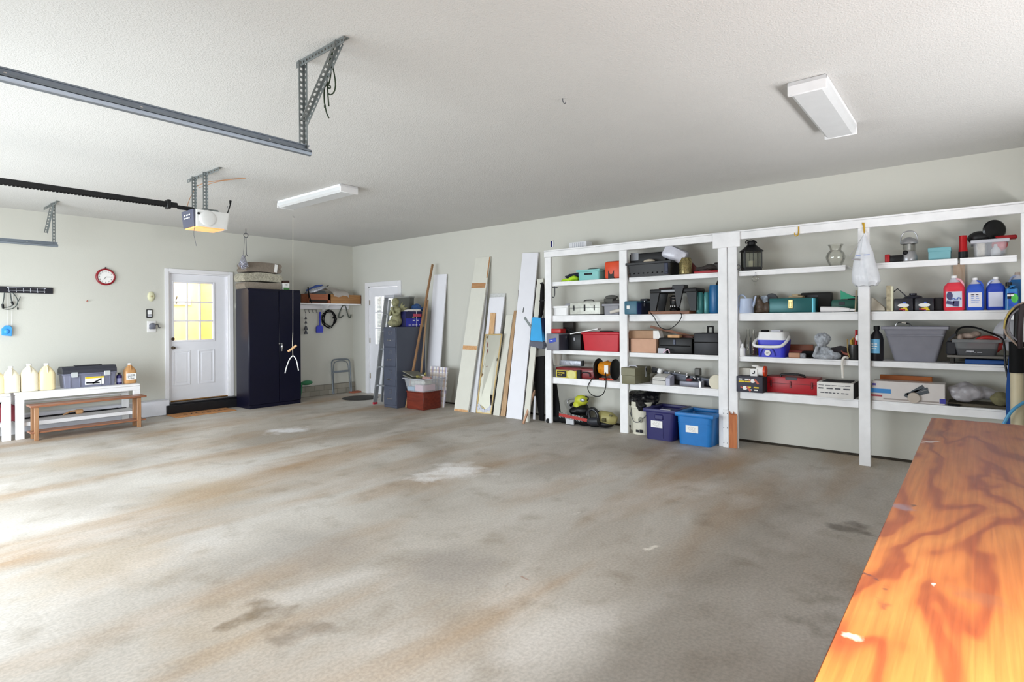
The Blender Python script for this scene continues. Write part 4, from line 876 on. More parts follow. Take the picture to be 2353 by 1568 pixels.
b = MB(); b.box(5.96, 6.3, 7.0, 7.27, .55, .565, .004, rot=Matrix.Rotation(.28, 3, 'X') @ Matrix.Rotation(.1, 3, 'Y')); b.box(5.96, 6.3, 7.0, 7.26, .515, .53, .004, rot=Matrix.Rotation(.2, 3, 'X')); solo('board_game', b, M('grey_game_box', '#77766b', .6, var=.1), 'grey flat box tilted on top of the clear tote', 'box')
b = MB(); b.ell((6.04, 6.98, .535), (.03, .025, .022)); b.ell((6.1, 6.86, .575), (.025, .02, .03)); b.ell((6.06, 6.93, .53), (.04, .05, .012)); melt(b, .006); solo('yellow_toy', b, M('mustard', '#8f8648', .6), 'mustard yellow bits poking out of the clear tote', 'toy')
b = MB(); b.ell((6.08, 6.83, .515), (.05, .07, .03)); b.ell((6.1, 6.76, .51), (.04, .04, .03)); melt(b, .008); b.jitter(.006, 30); solo('pink_toy', b, M('dusty_pink', '#a3827c', .7, var=.2, scale=30), 'dusty pink cloth bundle on top of the clear tote', 'cloth')
b = MB(); b.box(6.03, 6.09, 6.84, 6.90, .55, .553, rot=Matrix.Rotation(.5, 3, 'Y')); solo('paper_slip', b, paper, 'white paper slip on top of the clear tote', 'paper')
def lean(name, label, bl, br, tl, tr, mat, th=.02, cat='board', group=None, root=None):
    """flat board leaning with feet bl,br and top tl,tr (world points of its face towards the room)"""
    bl, br, tl, tr = (Vector(v) for v in (bl, br, tl, tr)); n = (br-bl).cross(tl-bl).normalized()
    if n.x < 0: n = -n
    r = thing(name, label, cat, (bl+br)/2, group)
    b = MB(); b.prism([bl, br, tr, tl], n*th); o = part('panel', b, mat, r)
    def at(u, v, d=0): return bl.lerp(br, u).lerp(tl.lerp(tr, u), v)-n*d
    return r, at
def strip(parent, at, u0, u1, v0, v1, mat, name, d=.002):
    b = MB(); a = [at(u0, v0, d), at(u1, v0, d), at(u1, v1, d), at(u0, v1, d)]; b.prism(a, (at(.5, .5)-at(.5, .5, 1))*(d+.002)); return part(name, b, mat, parent)
def F2(px, py): return Vector((*G(px, py), 0))
def F(px, x):                 # floor point on plane x seen in column px
    k = (px-PX)/F_; y = x*(_r.x-k*_f.x)/(k*_f.y-_r.y); return Vector((x, y, 0))
F_ = FOC
def T_(px, py, x): return Vector((x, *S(px, py, x)))
# two poles
b = MB(); b.bar((6.05, 7.275, .0), T_(994, 608, 6.69), .036, .03, bev=.004); solo('wooden_pole', b, wood('pole_wood', '#84603f', '#a07a54', .5, (40, 40, 4)), 'tall brown wooden pole leaning in front of the filing cabinet', 'pole', 'leaning poles')
b = MB(); b.bar((6.31, 7.28, .0), T_(983, 690, 6.56), .028, .028, bev=.004); solo('wooden_pole', b, wood('pole_wood_pale', '#a08060', '#bb9c78', .5, (40, 40, 4)), 'shorter pale wooden pole leaning between the brown pole and the white board', 'pole', 'leaning poles')
shm = M('white_melamine', '#e8e8ee', .45, var=.015)
lean('shelf_board', 'white board leaning behind the clear tote, rightmost edge brown', F(974, 6.56), F(1003, 6.56), T_(997, 631.5, 6.78), T_(1026.5, 630, 6.78), shm, .02, group='leaning white boards')
plaid = D.materials.new('plaid_print'); plaid.use_nodes = True
_n = plaid.node_tree; _b = _n.nodes['Principled BSDF']; _t = _n.nodes.new('ShaderNodeTexCoord'); _s = _n.nodes.new('ShaderNodeSeparateXYZ'); _n.links.new(_t.outputs['Object'], _s.inputs[0]); _c = None
for ax, sc, hx in (('Y', 6, '#c8a79a'), ('Z', 12, '#b9a489'), ('Y', 12, '#7b82b4'), ('Z', 6, '#c9bcae')):
    w = _n.nodes.new('ShaderNodeMath'); w.operation = 'MULTIPLY'; w.inputs[1].default_value = sc; _n.links.new(_s.outputs[ax], w.inputs[0])
    fr_ = _n.nodes.new('ShaderNodeMath'); fr_.operation = 'FRACT'; _n.links.new(w.outputs[0], fr_.inputs[0]); lt = _n.nodes.new('ShaderNodeMath'); lt.operation = 'LESS_THAN'; lt.inputs[1].default_value = .36; _n.links.new(fr_.outputs[0], lt.inputs[0])
    ml = _n.nodes.new('ShaderNodeMath'); ml.operation = 'MULTIPLY'; ml.inputs[1].default_value = .6; _n.links.new(lt.outputs[0], ml.inputs[0])
    mx = _n.nodes.new('ShaderNodeMix'); mx.data_type = 'RGBA'; _n.links.new(ml.outputs[0], mx.inputs[0]); mx.inputs[7].default_value = (*lin(hx), 1)
    if _c: _n.links.new(_c, mx.inputs[6])
    else: mx.inputs[6].default_value = (*lin('#eae6e2'), 1)
    _c = mx.outputs[2]
_n.links.new(_c, _b.inputs['Base Color']); _b.inputs['Roughness'].default_value = .8
bl, br = Vector((6.44, 7.10, 0)), F2(1020, 937); tl, tr = T_(988, 842, 6.52), T_(1028, 845, 6.50)
r, at = lean('plaid_board', 'plaid covered panel leaning beside the mahogany chest', bl, br, tl, tr, plaid, .025, 'panel')
strip(r, at, .965, 1.0, 0, 1, shm, 'white_edge', .004)
# patched long board
creamb = M('cream_board', '#d8d7cc', .6, var=.02)
r, at = lean('shelf_board', 'long cream board with two bare wood bands, nearest the plaid panel', F2(1043, 944), F2(1075, 948), T_(1093, 592.5, 6.785), T_(1127, 590, 6.785), creamb, .022, group='leaning cream boards')
for v0, v1 in ((.795, .828), (.392, .418), (.0, .014)): strip(r, at, .0 if v0 > 0 else .02, .94 if v0 > .7 else .98, v0, v1, rawwoodx if v0 < .7 else wood('bare_band', '#a8784e', '#bb8f64', .6, (30, 4, 30)), 'bare_band')
strip(r, at, .93, 1.0, .86, .998, wood('bare_band', '#b47a4b', '#c68f5f'), 'bare_edge')
lean('shelf_board', 'white board narrowing to a point behind the banded cream board', F2(1079, 946), F2(1092, 949), T_(1114, 652, 6.79), T_(1120, 652, 6.79), M('white_board_b', '#dfe0e4', .6, var=.02), .02, group='leaning white boards')
lean('peg_board', 'grey edged pegboard behind the short white board and mirror', F(1098, 6.6), F(1134, 6.6), T_(1127, 675, 6.795), T_(1162, 674, 6.795), M('pegboard_grey', '#c9cac8', .7, var=.1, scale=40), .008)
lean('shelf_board', 'short white board standing behind the mirror', F(1094, 6.52), F(1126, 6.52), T_(1125, 684, 6.76), T_(1159, 682.5, 6.76), shm, .02, group='leaning white boards')
lean('wood_strip', 'short pale wood strip leaning on the short white board above the mirror', F(1105, 6.46), F(1115, 6.46), T_(1127, 719, 6.70), T_(1138, 720, 6.70), rawwood, .014, 'plank')
# mirror
bl, br, tl, tr = F2(1094, 949), F2(1129, 953), T_(1115, 768.5, 6.60), T_(1154.5, 767.5, 6.60)
r = thing('mirror', 'narrow gold framed mirror with worn silvering at the bottom, leaning among the boards', 'mirror', (bl+br)/2)
n = (br-bl).cross(tl-bl).normalized(); n = n if n.x > 0 else -n
b = MB(); b.prism([bl, br, tr, tl], n*.012); part('backing', b, cream, r)
at = lambda u, v, d=0: bl.lerp(br, u).lerp(tl.lerp(tr, u), v)-n*d
mir = D.materials.new('silvered_glass'); mir.use_nodes = True; _b = mir.node_tree.nodes['Principled BSDF']; _b.inputs['Metallic'].default_value = 1; _b.inputs['Roughness'].default_value = .02; _b.inputs['Base Color'].default_value = (.72, .72, .68, 1)
strip(r, at, .06, .94, .05, .99, mir, 'silvered_glass', .002)
gold = M('gold_frame', '#c4ab78', .4, .4, var=.05)
for q in ((0, .06, 0, 1), (.94, 1, 0, 1), (0, 1, .985, 1), (0, 1, 0, .012)): strip(r, at, *q, gold, 'frame_strip', .008)
b = MB()
for u, v, s in ((.12, .06, .03), (.3, .05, .025), (.45, .035, .03), (.62, .04, .025), (.8, .06, .03), (.88, .09, .025), (.2, .08, .02), (.72, .055, .02), (.1, .1, .018)): c = at(u, v, .004); b.ell(c, (.004, s, s*1.1), u=10, v=6)
part('worn_patches', b, M('worn_silvering', '#c9ccd8', .6), r)
b = MB()
for q, w in (((.1, .95), (.22, .995)), ((.12, .93), (.2, .98))): b.bar(at(*q, .005), at(*w, .005), .006, .003)
part('corner_tape', b, M('brass_tape', '#8b7440', .5), r)
lean('shelf_board', 'cream plank leaning just to the right of the mirror', F2(1133, 954), F2(1147, 956), T_(1163, 725, 6.74), T_(1178.5, 724, 6.74), creamb, .02, group='leaning cream boards')
lean('stud_plank', 'raw wood stud leaning between the cream plank and the widest white board', F2(1150, 956), F2(1161, 957), T_(1181, 714, 6.77), T_(1187, 714, 6.77), wood('raw_stud', '#a88560', '#c4a27c', .6, (30, 30, 3)), .035, 'plank')
lean('panel_board', 'dark maroon panel showing as slivers behind the widest white board', F(1172, 6.55), F(1209, 6.55), T_(1191, 667, 6.79), T_(1243, 640, 6.79), M('maroon_panel', '#3a1216', .5), .012)
r, at = lean('shelf_board', 'widest and tallest white board, leaning left of the shelving', F2(1163, 960), F2(1199, 964.5), T_(1200.5, 582, 6.77), T_(1236.5, 580.5, 6.77), shm, .024, group='leaning white boards')
b = MB(); b.bar(at(.55, .60, .006), at(1.1, .535, .006), .03, .006, up=n); part('metal_strip', b, galv, r); b = MB(); b.bar(at(.42, .63, .006), at(.44, .66, .006), .012, .008); part('screw', b, galv, r)
lean('shelf_board', 'cream board leaning behind the black umbrella and blue bag', F2(1202, 969), F2(1214, 971), T_(1234.5, 642, 6.7), T_(1248, 640, 6.7), creamb, .02, group='leaning cream boards')
b = MB(); b.bar(F2(1203, 974)+Vector((0, 0, .005)), T_(1229, 898, 6.55), .025, .03); solo('wood_stick', b, M('pinkish_wood', '#c79c80', .6), 'short pinkish stick leaning at the foot of the cream board', 'stick')
lean('narrow_strip', 'narrow white strip leaning beside the black folding panel', F(1223, 6.47), F(1228, 6.47), T_(1227, 911, 6.58), T_(1231, 911, 6.58), shm, .012, 'strip')
lean('black_board', 'black flat board standing left of the shelving under the blue bag', T_(1240, 970, 6.44), T_(1249, 971, 6.44), T_(1219, 822, 6.50), T_(1250, 818, 6.50), blackm, .02, 'board', 'black boards by the shelving')
# blue bag and umbrella hung on the side of the shelving
r = thing('blue_tote_bag', 'bright blue bag with grey bottom hanging left of the shelving', 'bag', (6.37, 4.85, 1.2))
q = [T_(1222, 729, 6.37), T_(1243, 731, 6.37), T_(1248, 786, 6.33), T_(1217, 783, 6.33)]
b = MB(); b.prism(q, (.05, .0, 0)); bmesh.ops.bevel(b.bm, geom=b.bm.edges[:], offset=.01, segments=2, affect='EDGES'); part('upper_bag', b, M('cyan_nylon', '#2aa0dd', .5, var=.06, bump=.2, bscale=20), r)
b = MB(); b.prism([T_(1217, 783, 6.325), T_(1248, 786, 6.325), T_(1250, 795, 6.31), T_(1246, 803, 6.32), T_(1215, 795, 6.32)], (.075, 0, 0)); bmesh.ops.bevel(b.bm, geom=b.bm.edges[:], offset=.008, segments=2, affect='EDGES'); part('bottom', b, M('grey_nylon', '#565a68', .6), r)
b = MB(); b.prism([T_(1243, 731, 6.372), T_(1250, 731, 6.40), T_(1250, 786, 6.40), T_(1248, 786, 6.335)], (.05, 0, 0)); part('side_gusset', b, M('navy_nylon', '#1e2f55', .6), r)
b = MB(); b.tube([T_(1240, 731, 6.38), T_(1243, 708, 6.40), T_(1247, 690, 6.42), T_(1249, 731, 6.40)], .005, 6, smooth=1); part('strap', b, blackm, r)
r = thing('folded_umbrella', 'black folded umbrella hanging left of the shelving above the blue bag', 'umbrella', T_(1241, 735, 6.45))
b = MB(); b.tube([T_(1247, 652, 6.46), T_(1246, 672, 6.46), T_(1245.5, 695, 6.46), T_(1244, 715, 6.45), T_(1240, 735, 6.43)], [.02, .032, .034, .036, .012], 10, smooth=1); part('canopy', b, blackm, r)
b = MB(); b.tube([T_(1242, 652, 6.46), T_(1247, 650, 6.46), T_(1247, 656, 6.46)], .012, 8); b.bar(T_(1239, 692, 6.44), T_(1253, 691, 6.43), .012, .012); b.tube([T_(1242, 690, 6.45), T_(1240, 712, 6.45), T_(1237, 730, 6.44)], .004, 5); part('handle', b, black, r)
# ------------------------------------------------------------------ built-in shelving on the right wall
Z1, Z2, Z3, Z4 = 1.966, 1.498, 1.02, .637
TH = {Z1: .058, Z2: .085, Z3: .055, Z4: .086}
PX0, SX = 6.38, 6.42
def unit(label, posts, bays, y_hi, y_lo):
    r = thing('shelving_unit', label, 'shelving', (6.6, (y_hi+y_lo)/2, 0), 'white built-in shelving')
    for a, c in posts:
        b = MB(); b.box(PX0, PX0+.04, a, c, 0, 2.311, .004)
        part('post', b, shelfw, r)
    for a, c in bays:
        for z in (Z1, Z2, Z3, Z4):
            aa = a
            segs = [(a, c)]
            if z == Z1 and a < 0: segs = [(.128, c), (a+.02, .112)]
            if z == Z1 and .8 < a < 1: segs = [(1.0, c)]
            for q in segs:
                b = MB(); b.box(SX, XW-.002, q[0], q[1], z-.018, z, .003); b.box(SX, SX+.038, q[0], q[1], z-TH[z], z-.016, .004); part('shelf', b, shelfw, r)
    b = MB(); b.box(PX0-.002, PX0+.038, y_lo, y_hi, 2.312, 2.392, .004); part('header', b, shelfw, r)
    b = MB(); b.box(PX0-.004, XW-.001, y_lo, y_hi, 2.393, 2.411, .003); part('top_board', b, shelfw, r)
    return r
ua = unit('white wooden shelving nearer the leaning boards, with black crate and blue totes', [(4.566, 4.671), (3.39, 3.50), (2.149, 2.251)], [(3.505, 4.60), (2.255, 3.385)], 4.68, 2.148)
uc = unit('white wooden shelving nearer the workbench, with the red and blue jugs', [(2.04, 2.138), (.793, .89), (-.366, -.291)], [(.895, 2.035), (-.288, .788)], 2.147, -.37)
b = MB(); b.box(PX0-.022, PX0-.004, 2.0, 2.30, 2.232, 2.40, .003); part('joining_plate', b, shelfw, ua)
b = MB(); b.box(PX0-.02, PX0-.001, 2.135, 2.20, 0, .42, .003); part('splice_board', b, white, ua)
b = MB()
for z in (.05, .22, .38):
    for y in (2.148, 2.188): b.cyl((PX0-.0215, y, z), (PX0-.019, y, z), .005, seg=8)
part('screws', b, ink, ua)
b = MB(); b.box(PX0-.012, PX0-.001, 2.045, 2.132, 0, .37, .002)
for i in range(6): y = 2.05+.014*i; b.prism([(PX0-.012, y, .37), (PX0-.012, y+.012, .37), (PX0-.012, y+.006, .385+.012*(i % 3))], (.01, 0, 0))
part('bare_wood_repair', b, stud, uc)
b = MB(); b.prism([(SX+.05, .14, Z1-.02), (SX+.05, -.0, Z1-.02), (SX+.05, .05, Z2+.03), (SX+.05, .10, Z2+.03)][::-1], (.02, 0, 0)) if False else b.box(XW-.03, XW-.002, .08, .17, Z2, Z1-.02, .003); part('wall_cleat', b, wood('stained_cleat', '#a88f78', '#c4b09c', .7, (30, 30, 4)), uc)
# ---- builders
def ext(pl, pr, pt, x):
    return S(pr, pt, x)[0], S(pl, pt, x)[0], S((pl+pr)/2, pt, x)[1]
def bx(name, label, cat, pl, pr, pt, zb, x, dep, mat, bev=.006, group=None, taper=0., pn='body'):
    y0, y1, zt = ext(pl, pr, pt, x); r = thing(name, label, cat, (x+dep/2, (y0+y1)/2, zb), group)
    b = MB(); z0 = zb+.001
    if taper: b.frust((x+taper, x+dep-taper, y0+taper, y1-taper), (x, x+dep, y0, y1), z0, zt, .02)
    else: b.box(x, x+dep, y0, y1, z0, zt, bev, seg=2)
    o = part(pn, b, mat, r); return r, o, (x, x+dep, y0, y1, z0, zt)
def tote(name, label, pl, pr, pt, zb, x, dep, mat, rimm=None, lid=False, group=None, fill=None, tp=.03, cat='tote'):
    y0, y1, zt = ext(pl, pr, pt, x); r = thing(name, label, cat, (x+dep/2, (y0+y1)/2, zb), group)
    b = MB(); z0 = zb+.001; q = (x+tp, x+dep-tp, y0+tp, y1-tp); t = (x+.008, x+dep-.008, y0+.008, y1-.008)
    if lid: b.frust(q, t, z0, zt-.02, .02)
    else: b.tub(q, t, z0, zt-.012, .005, .03)
    o = part('tub', b, mat, r)
    b = MB()
    if lid: b.box(x-.004, x+dep+.004, y0-.004, y1+.004, zt-.035, zt-.008, .008); b.box(x+.03, x+dep-.03, y0+.03, y1-.03, zt-.01, zt, .004)
    else:
        for s in ((x-.006, x+.012, y0-.006, y1+.006), (x+dep-.012, x+dep+.006, y0-.006, y1+.006), (x+.01, x+dep-.01, y0-.005, y0+.012), (x+.01, x+dep-.01, y1-.012, y1+.005)): b.box(*s, zt-.032+.001*(s[0] > x), zt-.002-.001*(s[0] > x), .004)
    part('lid' if lid else 'rim', b, rimm or mat, r)
    return r, o, (x, x+dep, y0, y1, z0, zt)
def hand(parent, x, y0, y1, z, h, mat, r=.008, name='handle'):
    b = MB(); b.tube([(x, y0, z), (x, y0+.01, z+h), (x, y1-.01, z+h), (x, y1, z)], r, 8, smooth=1); return part(name, b, mat, parent)
def latch(parent, x, y, z, w=.02, h=.05, mat=None):
    b = MB(); b.box(x-.008, x+.002, y-w/2, y+w/2, z-h/2, z+h/2, .003); b.box(x-.012, x-.006, y-w*.3, y+w*.3, z-h*.2, z+h*.35, .002); return part('latch', b, mat or chrome, parent)
# ================= bay A (leftmost) =================
# top of the unit
r, o, q = bx('wire_basket', 'small white slotted basket on top of the shelving, leftmost end', 'basket', 1307, 1347, 556, 2.411, 6.5, .16, M('basket_white', '#dcdde0', .5), .004)
b = MB()
for i in range(7): b.box(q[0]-.002, q[0]+.001, q[2]+.03+.03*i, q[2]+.042+.03*i, q[4]+.01, q[5]-.01)
part('slots', b, lgrey, r)
r = thing('wall_sensor', 'small white and navy clip on the wall above the left end of the shelving', 'wall fitting', (XW-.02, *S(1270, 567, XW)))
y, z = S(1270, 561, XW); b = MB(); b.box(XW-.02, XW-.001, y-.025, y+.025, z-.05, z+.045, .006); part('plate', b, wplas, r); b = MB(); b.box(XW-.028, XW-.018, y-.005, y+.02, z-.045, z+.04, .005); part('button', b, M('navy_button', '#191a66', .3), r)
# shelf 1
y0, y1, zt = ext(1286, 1325, 638, 6.5)
b = MB(); b.ell((6.55, (y0+y1)/2-.01, Z1+.025), (.09, (y1-y0)*.5, .028)); b.ell((6.53, y0+.06, Z1+.045), (.08, .08, .03)); b.ell((6.56, y1-.08, Z1+.02), (.07, .1, .022)); melt(b, .012); b.jitter(.012, 16)
for v in b.bm.verts: v.co.z = max(v.co.z, Z1+.001)
solo('safety_vest', b, neon, 'neon green cloth folded on the top shelf beside the pale teal basket', 'cloth')
b = MB(); b.ell((6.6, (y0+y1)/2-.06, Z1+.085), (.1, .13, .035)); b.ell((6.58, y0+.02, Z1+.09), (.09, .07, .03)); b.ell((6.62, y1-.08, Z1+.075), (.06, .06, .02)); melt(b, .012); b.jitter(.01, 20); solo('navy_cap', b, M('navy_cloth', '#191c33', .9, bump=.3), 'dark navy cloth lying on the neon green cloth', 'cloth')
r, o, q = tote('teal_basket', 'pale teal plastic basket on the top shelf beside the orange can', 1325, 1377, 619, Z1, 6.44, .3, teal, group='baskets', tp=.015, cat='basket')
b = MB(); ym = (q[2]+q[3])/2; b.box(q[0]+.002, q[0]+.014, ym-.06, ym+.06, q[5]-.075, q[5]-.05, .01); part('handle_slot', b, inkd, r)
b = MB(); b.ell((6.56, ym-.02, q[5]+.0), (.09, .08, .028)); solo('round_tin', b, M('grey_cap', '#7d8480', .4), 'grey rounded tin poking out of the pale teal basket', 'tin')
r, o, q = bx('orange_can', 'orange plastic case with black foot on the top shelf beside the post', 'case', 1388, 1424, 600, Z1, 6.44, .2, orange, .03, taper=0)
b = MB(); b.prism([(6.437, q[3]-.06, Z1+.002), (6.437, q[3]-.06, Z1+.11), (6.437, q[3]-.085, Z1+.06), (6.437, q[2]+.11, Z1+.06), (6.437, q[2]+.085, Z1+.11), (6.437, q[2]+.085, Z1+.002)], (.01, 0, 0)); part('foot', b, black, r)
b = MB(); b.tube([(6.46, S(1266, 662, 6.46)[0], Z1-.06), (6.46, S(1266, 662, 6.46)[0]-.005, Z1-.16), (6.46, S(1270, 690, 6.46)[0], Z1-.22), (6.46, S(1275, 690, 6.46)[0], Z1-.2), (6.46, S(1275, 690, 6.46)[0], Z1-.06)], .006, 7, smooth=1); b.bar((6.46, S(1264, 660, 6.46)[0], Z1-.075), (6.46, S(1280, 660, 6.46)[0], Z1-.075), .03, .01); solo('wire_hook', b, ink, 'grey wire hook under the top shelf at its left end', 'hook')
# shelf 2
r, o, q = tote('white_bin', 'white plastic bin at the left end of the second shelf', 1266, 1304, 703, Z2, 6.44, .26, wplas, tp=.018, cat='bin')
b = MB(); b.ell((6.58, q[2]+.06, q[5]+.015), (.05, .07, .02)); b.box(6.5, 6.6, q[2]+.02, q[2]+.1, q[5]-.005, q[5]+.012, .004); melt(b, .006); solo('pale_item', b, lgrey, 'pale lid lying on the white bin of the second shelf', 'lid')
r, o, q = bx('metal_toolbox', 'worn silver metal toolbox with two clasps on the second shelf', 'toolbox', 1309, 1379, 694.5, Z2, 6.44, .22, M('worn_silver_paint', '#c6c8bf', .45, .25, var=.14, scale=18), .014, 'toolboxes')
b = MB(); ym = (q[2]+q[3])/2; zm = (q[4]+q[5])/2+.01; b.box(q[0]-.001, q[0]+.002, q[2]+.01, q[3]-.01, zm-.002, zm+.002); b.box(q[0]-.001, q[1], q[2]-.002, q[3]+.002, q[4]-.001, q[4]+.012, .002); part('seam', b, inkd, r)
for yy in (q[2]+.09, q[3]-.07): latch(r, q[0], yy, zm, .014, .07, inkd)
latch(r, q[0], ym, zm, .022, .09, inkd)
hand(r, (q[0]+q[1])/2, ym-.08, ym+.08, q[5], .03, M('worn_grip', '#4a4743', .6))
b = MB(); b.ell((6.60, q[2]-.08, Z2+.235), (.06, .09, .03)); b.box(6.56, 6.66, q[2]-.12, q[2]+.02, Z2+.001, Z2+.22, .01); solo('grey_hat', b, M('grey_felt', '#5b5b57', .9), 'dark grey rounded shape between the silver toolbox and the grey bin', 'case')
r, o, q = tote('grey_bin', 'grey plastic bin beside the silver toolbox on the second shelf', 1384, 1424, 698, Z2, 6.47, .25, M('mid_grey_bin', '#8b8b92', .5), tp=.012, cat='bin')
b = MB(); b.tube([T_(1403, 718, 6.46), T_(1424, 713, 6.46), T_(1432, 711, 6.46)], .022, 10); solo('cream_tube', b, M('cream_tube', '#cfc9c0', .6), 'cream tube lying in front of the grey bin on the second shelf', 'tube')
b = MB(); b.ell((6.62, q[2]+.08, q[5]+.02), (.08, .13, .035)); melt(b, .012); solo('dark_pouch', b, M('dark_pouch', '#4b4544', .9), 'dark grey pouch on the grey bin of the second shelf', 'pouch')
# shelf 3
r, o, q = bx('grey_toolbox', 'grey toolbox sticking out past the left post, blue sticker on its end', 'toolbox', 1255, 1284, 767, Z3, 6.282, .46, M('toolbox_end_grey', '#7c7b84', .5), .008, 'toolboxes')
b = MB(); b.box(q[0]+.004, q[1], q[2]-.003, q[2]+.01, q[4], q[5]-.012, .003); part('dark_side', b, M('slate_side', '#3d404e', .5), r)
b = MB(); ym = (q[2]+q[3])/2; zm = (q[4]+q[5])/2+.02; b.box(q[0]-.004, q[0]+.002, ym-.06, ym+.06, zm-.026, zm+.026, .02, rot=Matrix.Rotation(-.2, 3, 'X')); o2 = part('sticker', b, M('blue_sticker', '#2945b5', .5), r); b = MB(); lines(b, (q[0]-.0045, ym, zm), .07, .02, 1, words=1); part('print', b, paper, o2)
b = MB(); b.box(6.44, 6.46, q[2]-.012, q[2]-.002, zm+.01, zm+.06, .003); part('latch', b, chrome, r)
r, o, q2 = bx('red_box', 'small red plastic box on top of the grey toolbox', 'box', 1264, 1288, 756, q[5], 6.39, .14, M('bright_red', '#c22a28', .45), .01)
r, o, q3 = bx('black_case', 'black case between the grey toolbox and the red tote', 'case', 1306, 1334, 768, Z3, 6.47, .28, black, .01)
latch(r, q3[0], (q3[2]+q3[3])/2, q3[5]-.07, .02, .04, lgrey)
r, o, q = tote('red_tote', 'bright red lidded tote on the third shelf', 1335, 1423, 763, Z3, 6.435, .3, M('tote_red', '#c01427', .45), lid=True, group='storage totes', tp=.03)
b = MB(); b.box(6.5, 6.6, q[2]+.17, q[2]+.33, q[5], q[5]+.012, .005); part('lid_handle', b, black, r)
b = MB(); b.bar(T_(1314, 767.5, 6.45)+Vector((0, 0, .0)), T_(1377, 756, 6.55), .16, .012); solo('white_tray', b, wplas, 'thin white tray lying tilted across the red tote and black case', 'tray')
b = MB(); b.tube([T_(1297, 755, 6.55), T_(1305, 755.5, 6.52), T_(1312, 766, 6.5)], .016, 8); b.bar(T_(1304, 756, 6.5), T_(1322, 764, 6.5), .02, .02); solo('hand_tool', b, blackm, 'black tool handle standing above the black case on the third shelf', 'tool')
b = MB(); b.box(XW-.12, XW-.05, 4.4, 4.58, Z3+.12, Z3+.38, .006); solo('brown_case', b, M('dark_brown_case', '#35302c', .7), 'dark brown box standing at the back left of the third shelf', 'case')
# shelf 4
r, o, q = bx('red_tool_case', 'dark red long tool case on the fourth shelf behind the yellow carton', 'case', 1276, 1365, 846, Z4, 6.49, .22, dred, .02)
b = MB(); b.box(q[0]-.003, q[0]+.01, q[2]+.02, q[3]-.02, q[5]-.04, q[5]-.034); part('seam', b, M('seam_pale', '#b8928e', .5), r)
hand(r, q[0]-.02, q[2]+.05, q[2]+.2, (q[4]+q[5])/2-.04, .06, black)
r, o, q = bx('yellow_carton', 'yellow and black printed carton on the fourth shelf', 'box', 1278, 1324, 852, Z4, 6.435, .05, M('yellow_carton', '#cfc04a', .6), .002)
b = MB(); yb_ = q[2]+.16; b.box(q[0]-.002, q[0]+.002, yb_, q[3]-.015, q[4]+.012, q[5]-.008); o2 = part('black_panel', b, inkd, o)
b = MB(); lines(b, (q[0]-.0025, (yb_+q[3])/2, q[5]-.035), q[3]-yb_-.05, .03, 1, '-x', 5, words=3, fill=1.2); lines(b, (q[0]-.0025, (yb_+q[3])/2+.02, q[4]+.05), q[3]-yb_-.1, .05, 2, '-x', 6, words=3, fill=1.1); part('lettering', b, yell, o2)
b = MB(); b.ell((q[0]-.001, q[2]+.08, (q[4]+q[5])/2), (.003, .07, .06), u=16, v=8); part('picture', b, M('pale_yellow', '#ddd78b', .6), o)
r, o, q = bx('dark_bottle_box', 'small dark carton beside the yellow carton on the fourth shelf', 'box', 1325, 1333, 851, Z4, 6.45, .04, inkd, .003)
r, o, q = bx('clear_pack', 'crinkled clear plastic pack standing on the red tool case', 'pack', 1287, 1334, 829, .797, 6.56, .05, M('silver_wrap', '#a9acb6', .3, .2, var=.25, scale=14, bump=.6, bscale=18), .004)
b = MB(); b.box(q[0], q[1], q[2]-.03, q[2]-.005, q[4], q[5]+.005, .003); part('spine', b, black, r)
r = thing('paper_cup', 'white tapered cup standing on the red tool case at the left end', 'cup', (6.6, S(1280, 845, 6.6)[0], .80)); y = S(1281, 845, 6.6)[0]
b = MB(); b.lathe((6.6, y, .797), [(.055, 0), (.075, .17), (.071, .17), (.052, .006)], 24); part('cup', b, M('cup_white', '#d5d3cb', .6), r)
def reel():
    c = T_(1385, 848, 6.56); r = thing('cord_reel', 'black and orange electric cord reel on the fourth shelf', 'cord reel', (c.x, c.y, Z4)); R = c.z-Z4-.004
    yA, yB = S(1360, 850, 6.5)[0], S(1425, 850, 6.6)[0]
    for yy, tl in ((yA-.07, 0), (yB+.05, 0)):
        b = MB(); b.lathe((c.x, yy, c.z), [(.03, -.012), (R*.9, -.012), (R, -.004), (R, .004), (R*.9, .012), (.03, .012)], 36, 'y'); part('flange', b, black, r)
    b = MB(); b.lathe((c.x, (yA+yB)/2-.02, c.z+.01), [(.075, -(yA-yB)/2+.08), (.095, -.02), (.105, 0), (.095, .03), (.08, (yA-yB)/2-.08)], 28, 'y'); part('cord', b, M('orange_cord', '#d98a1c', .4, var=.15, scale=40), r)
    b = MB(); b.box(c.x-.02, c.x+.02, yB+.06, yA-.08, Z4+.001, Z4+.02, .004); b.bar((c.x-.08, (yA+yB)/2, Z4+.012), (c.x+.08, (yA+yB)/2, Z4+.012), .02, .02); part('stand', b, orange, r)
    b = MB(); b.box(c.x-.108, c.x-.1, (yA+yB)/2-.09, (yA+yB)/2-.03, c.z-.05, c.z+.06, .003); part('label', b, paper, r)
    b = MB(); b.tube([T_(1365, 868, 6.43), T_(1359, 872, 6.405), T_(1352, 884, 6.40), T_(1350, 893, 6.40), T_(1355, 905, 6.40), T_(1370, 913, 6.40), T_(1384, 909, 6.40), T_(1391, 897, 6.40), T_(1393, 875, 6.405), T_(1392, 862, 6.43), T_(1391, 855, 6.46)], .006, 8, smooth=2); part('loose_cord', b, black, r)
reel()
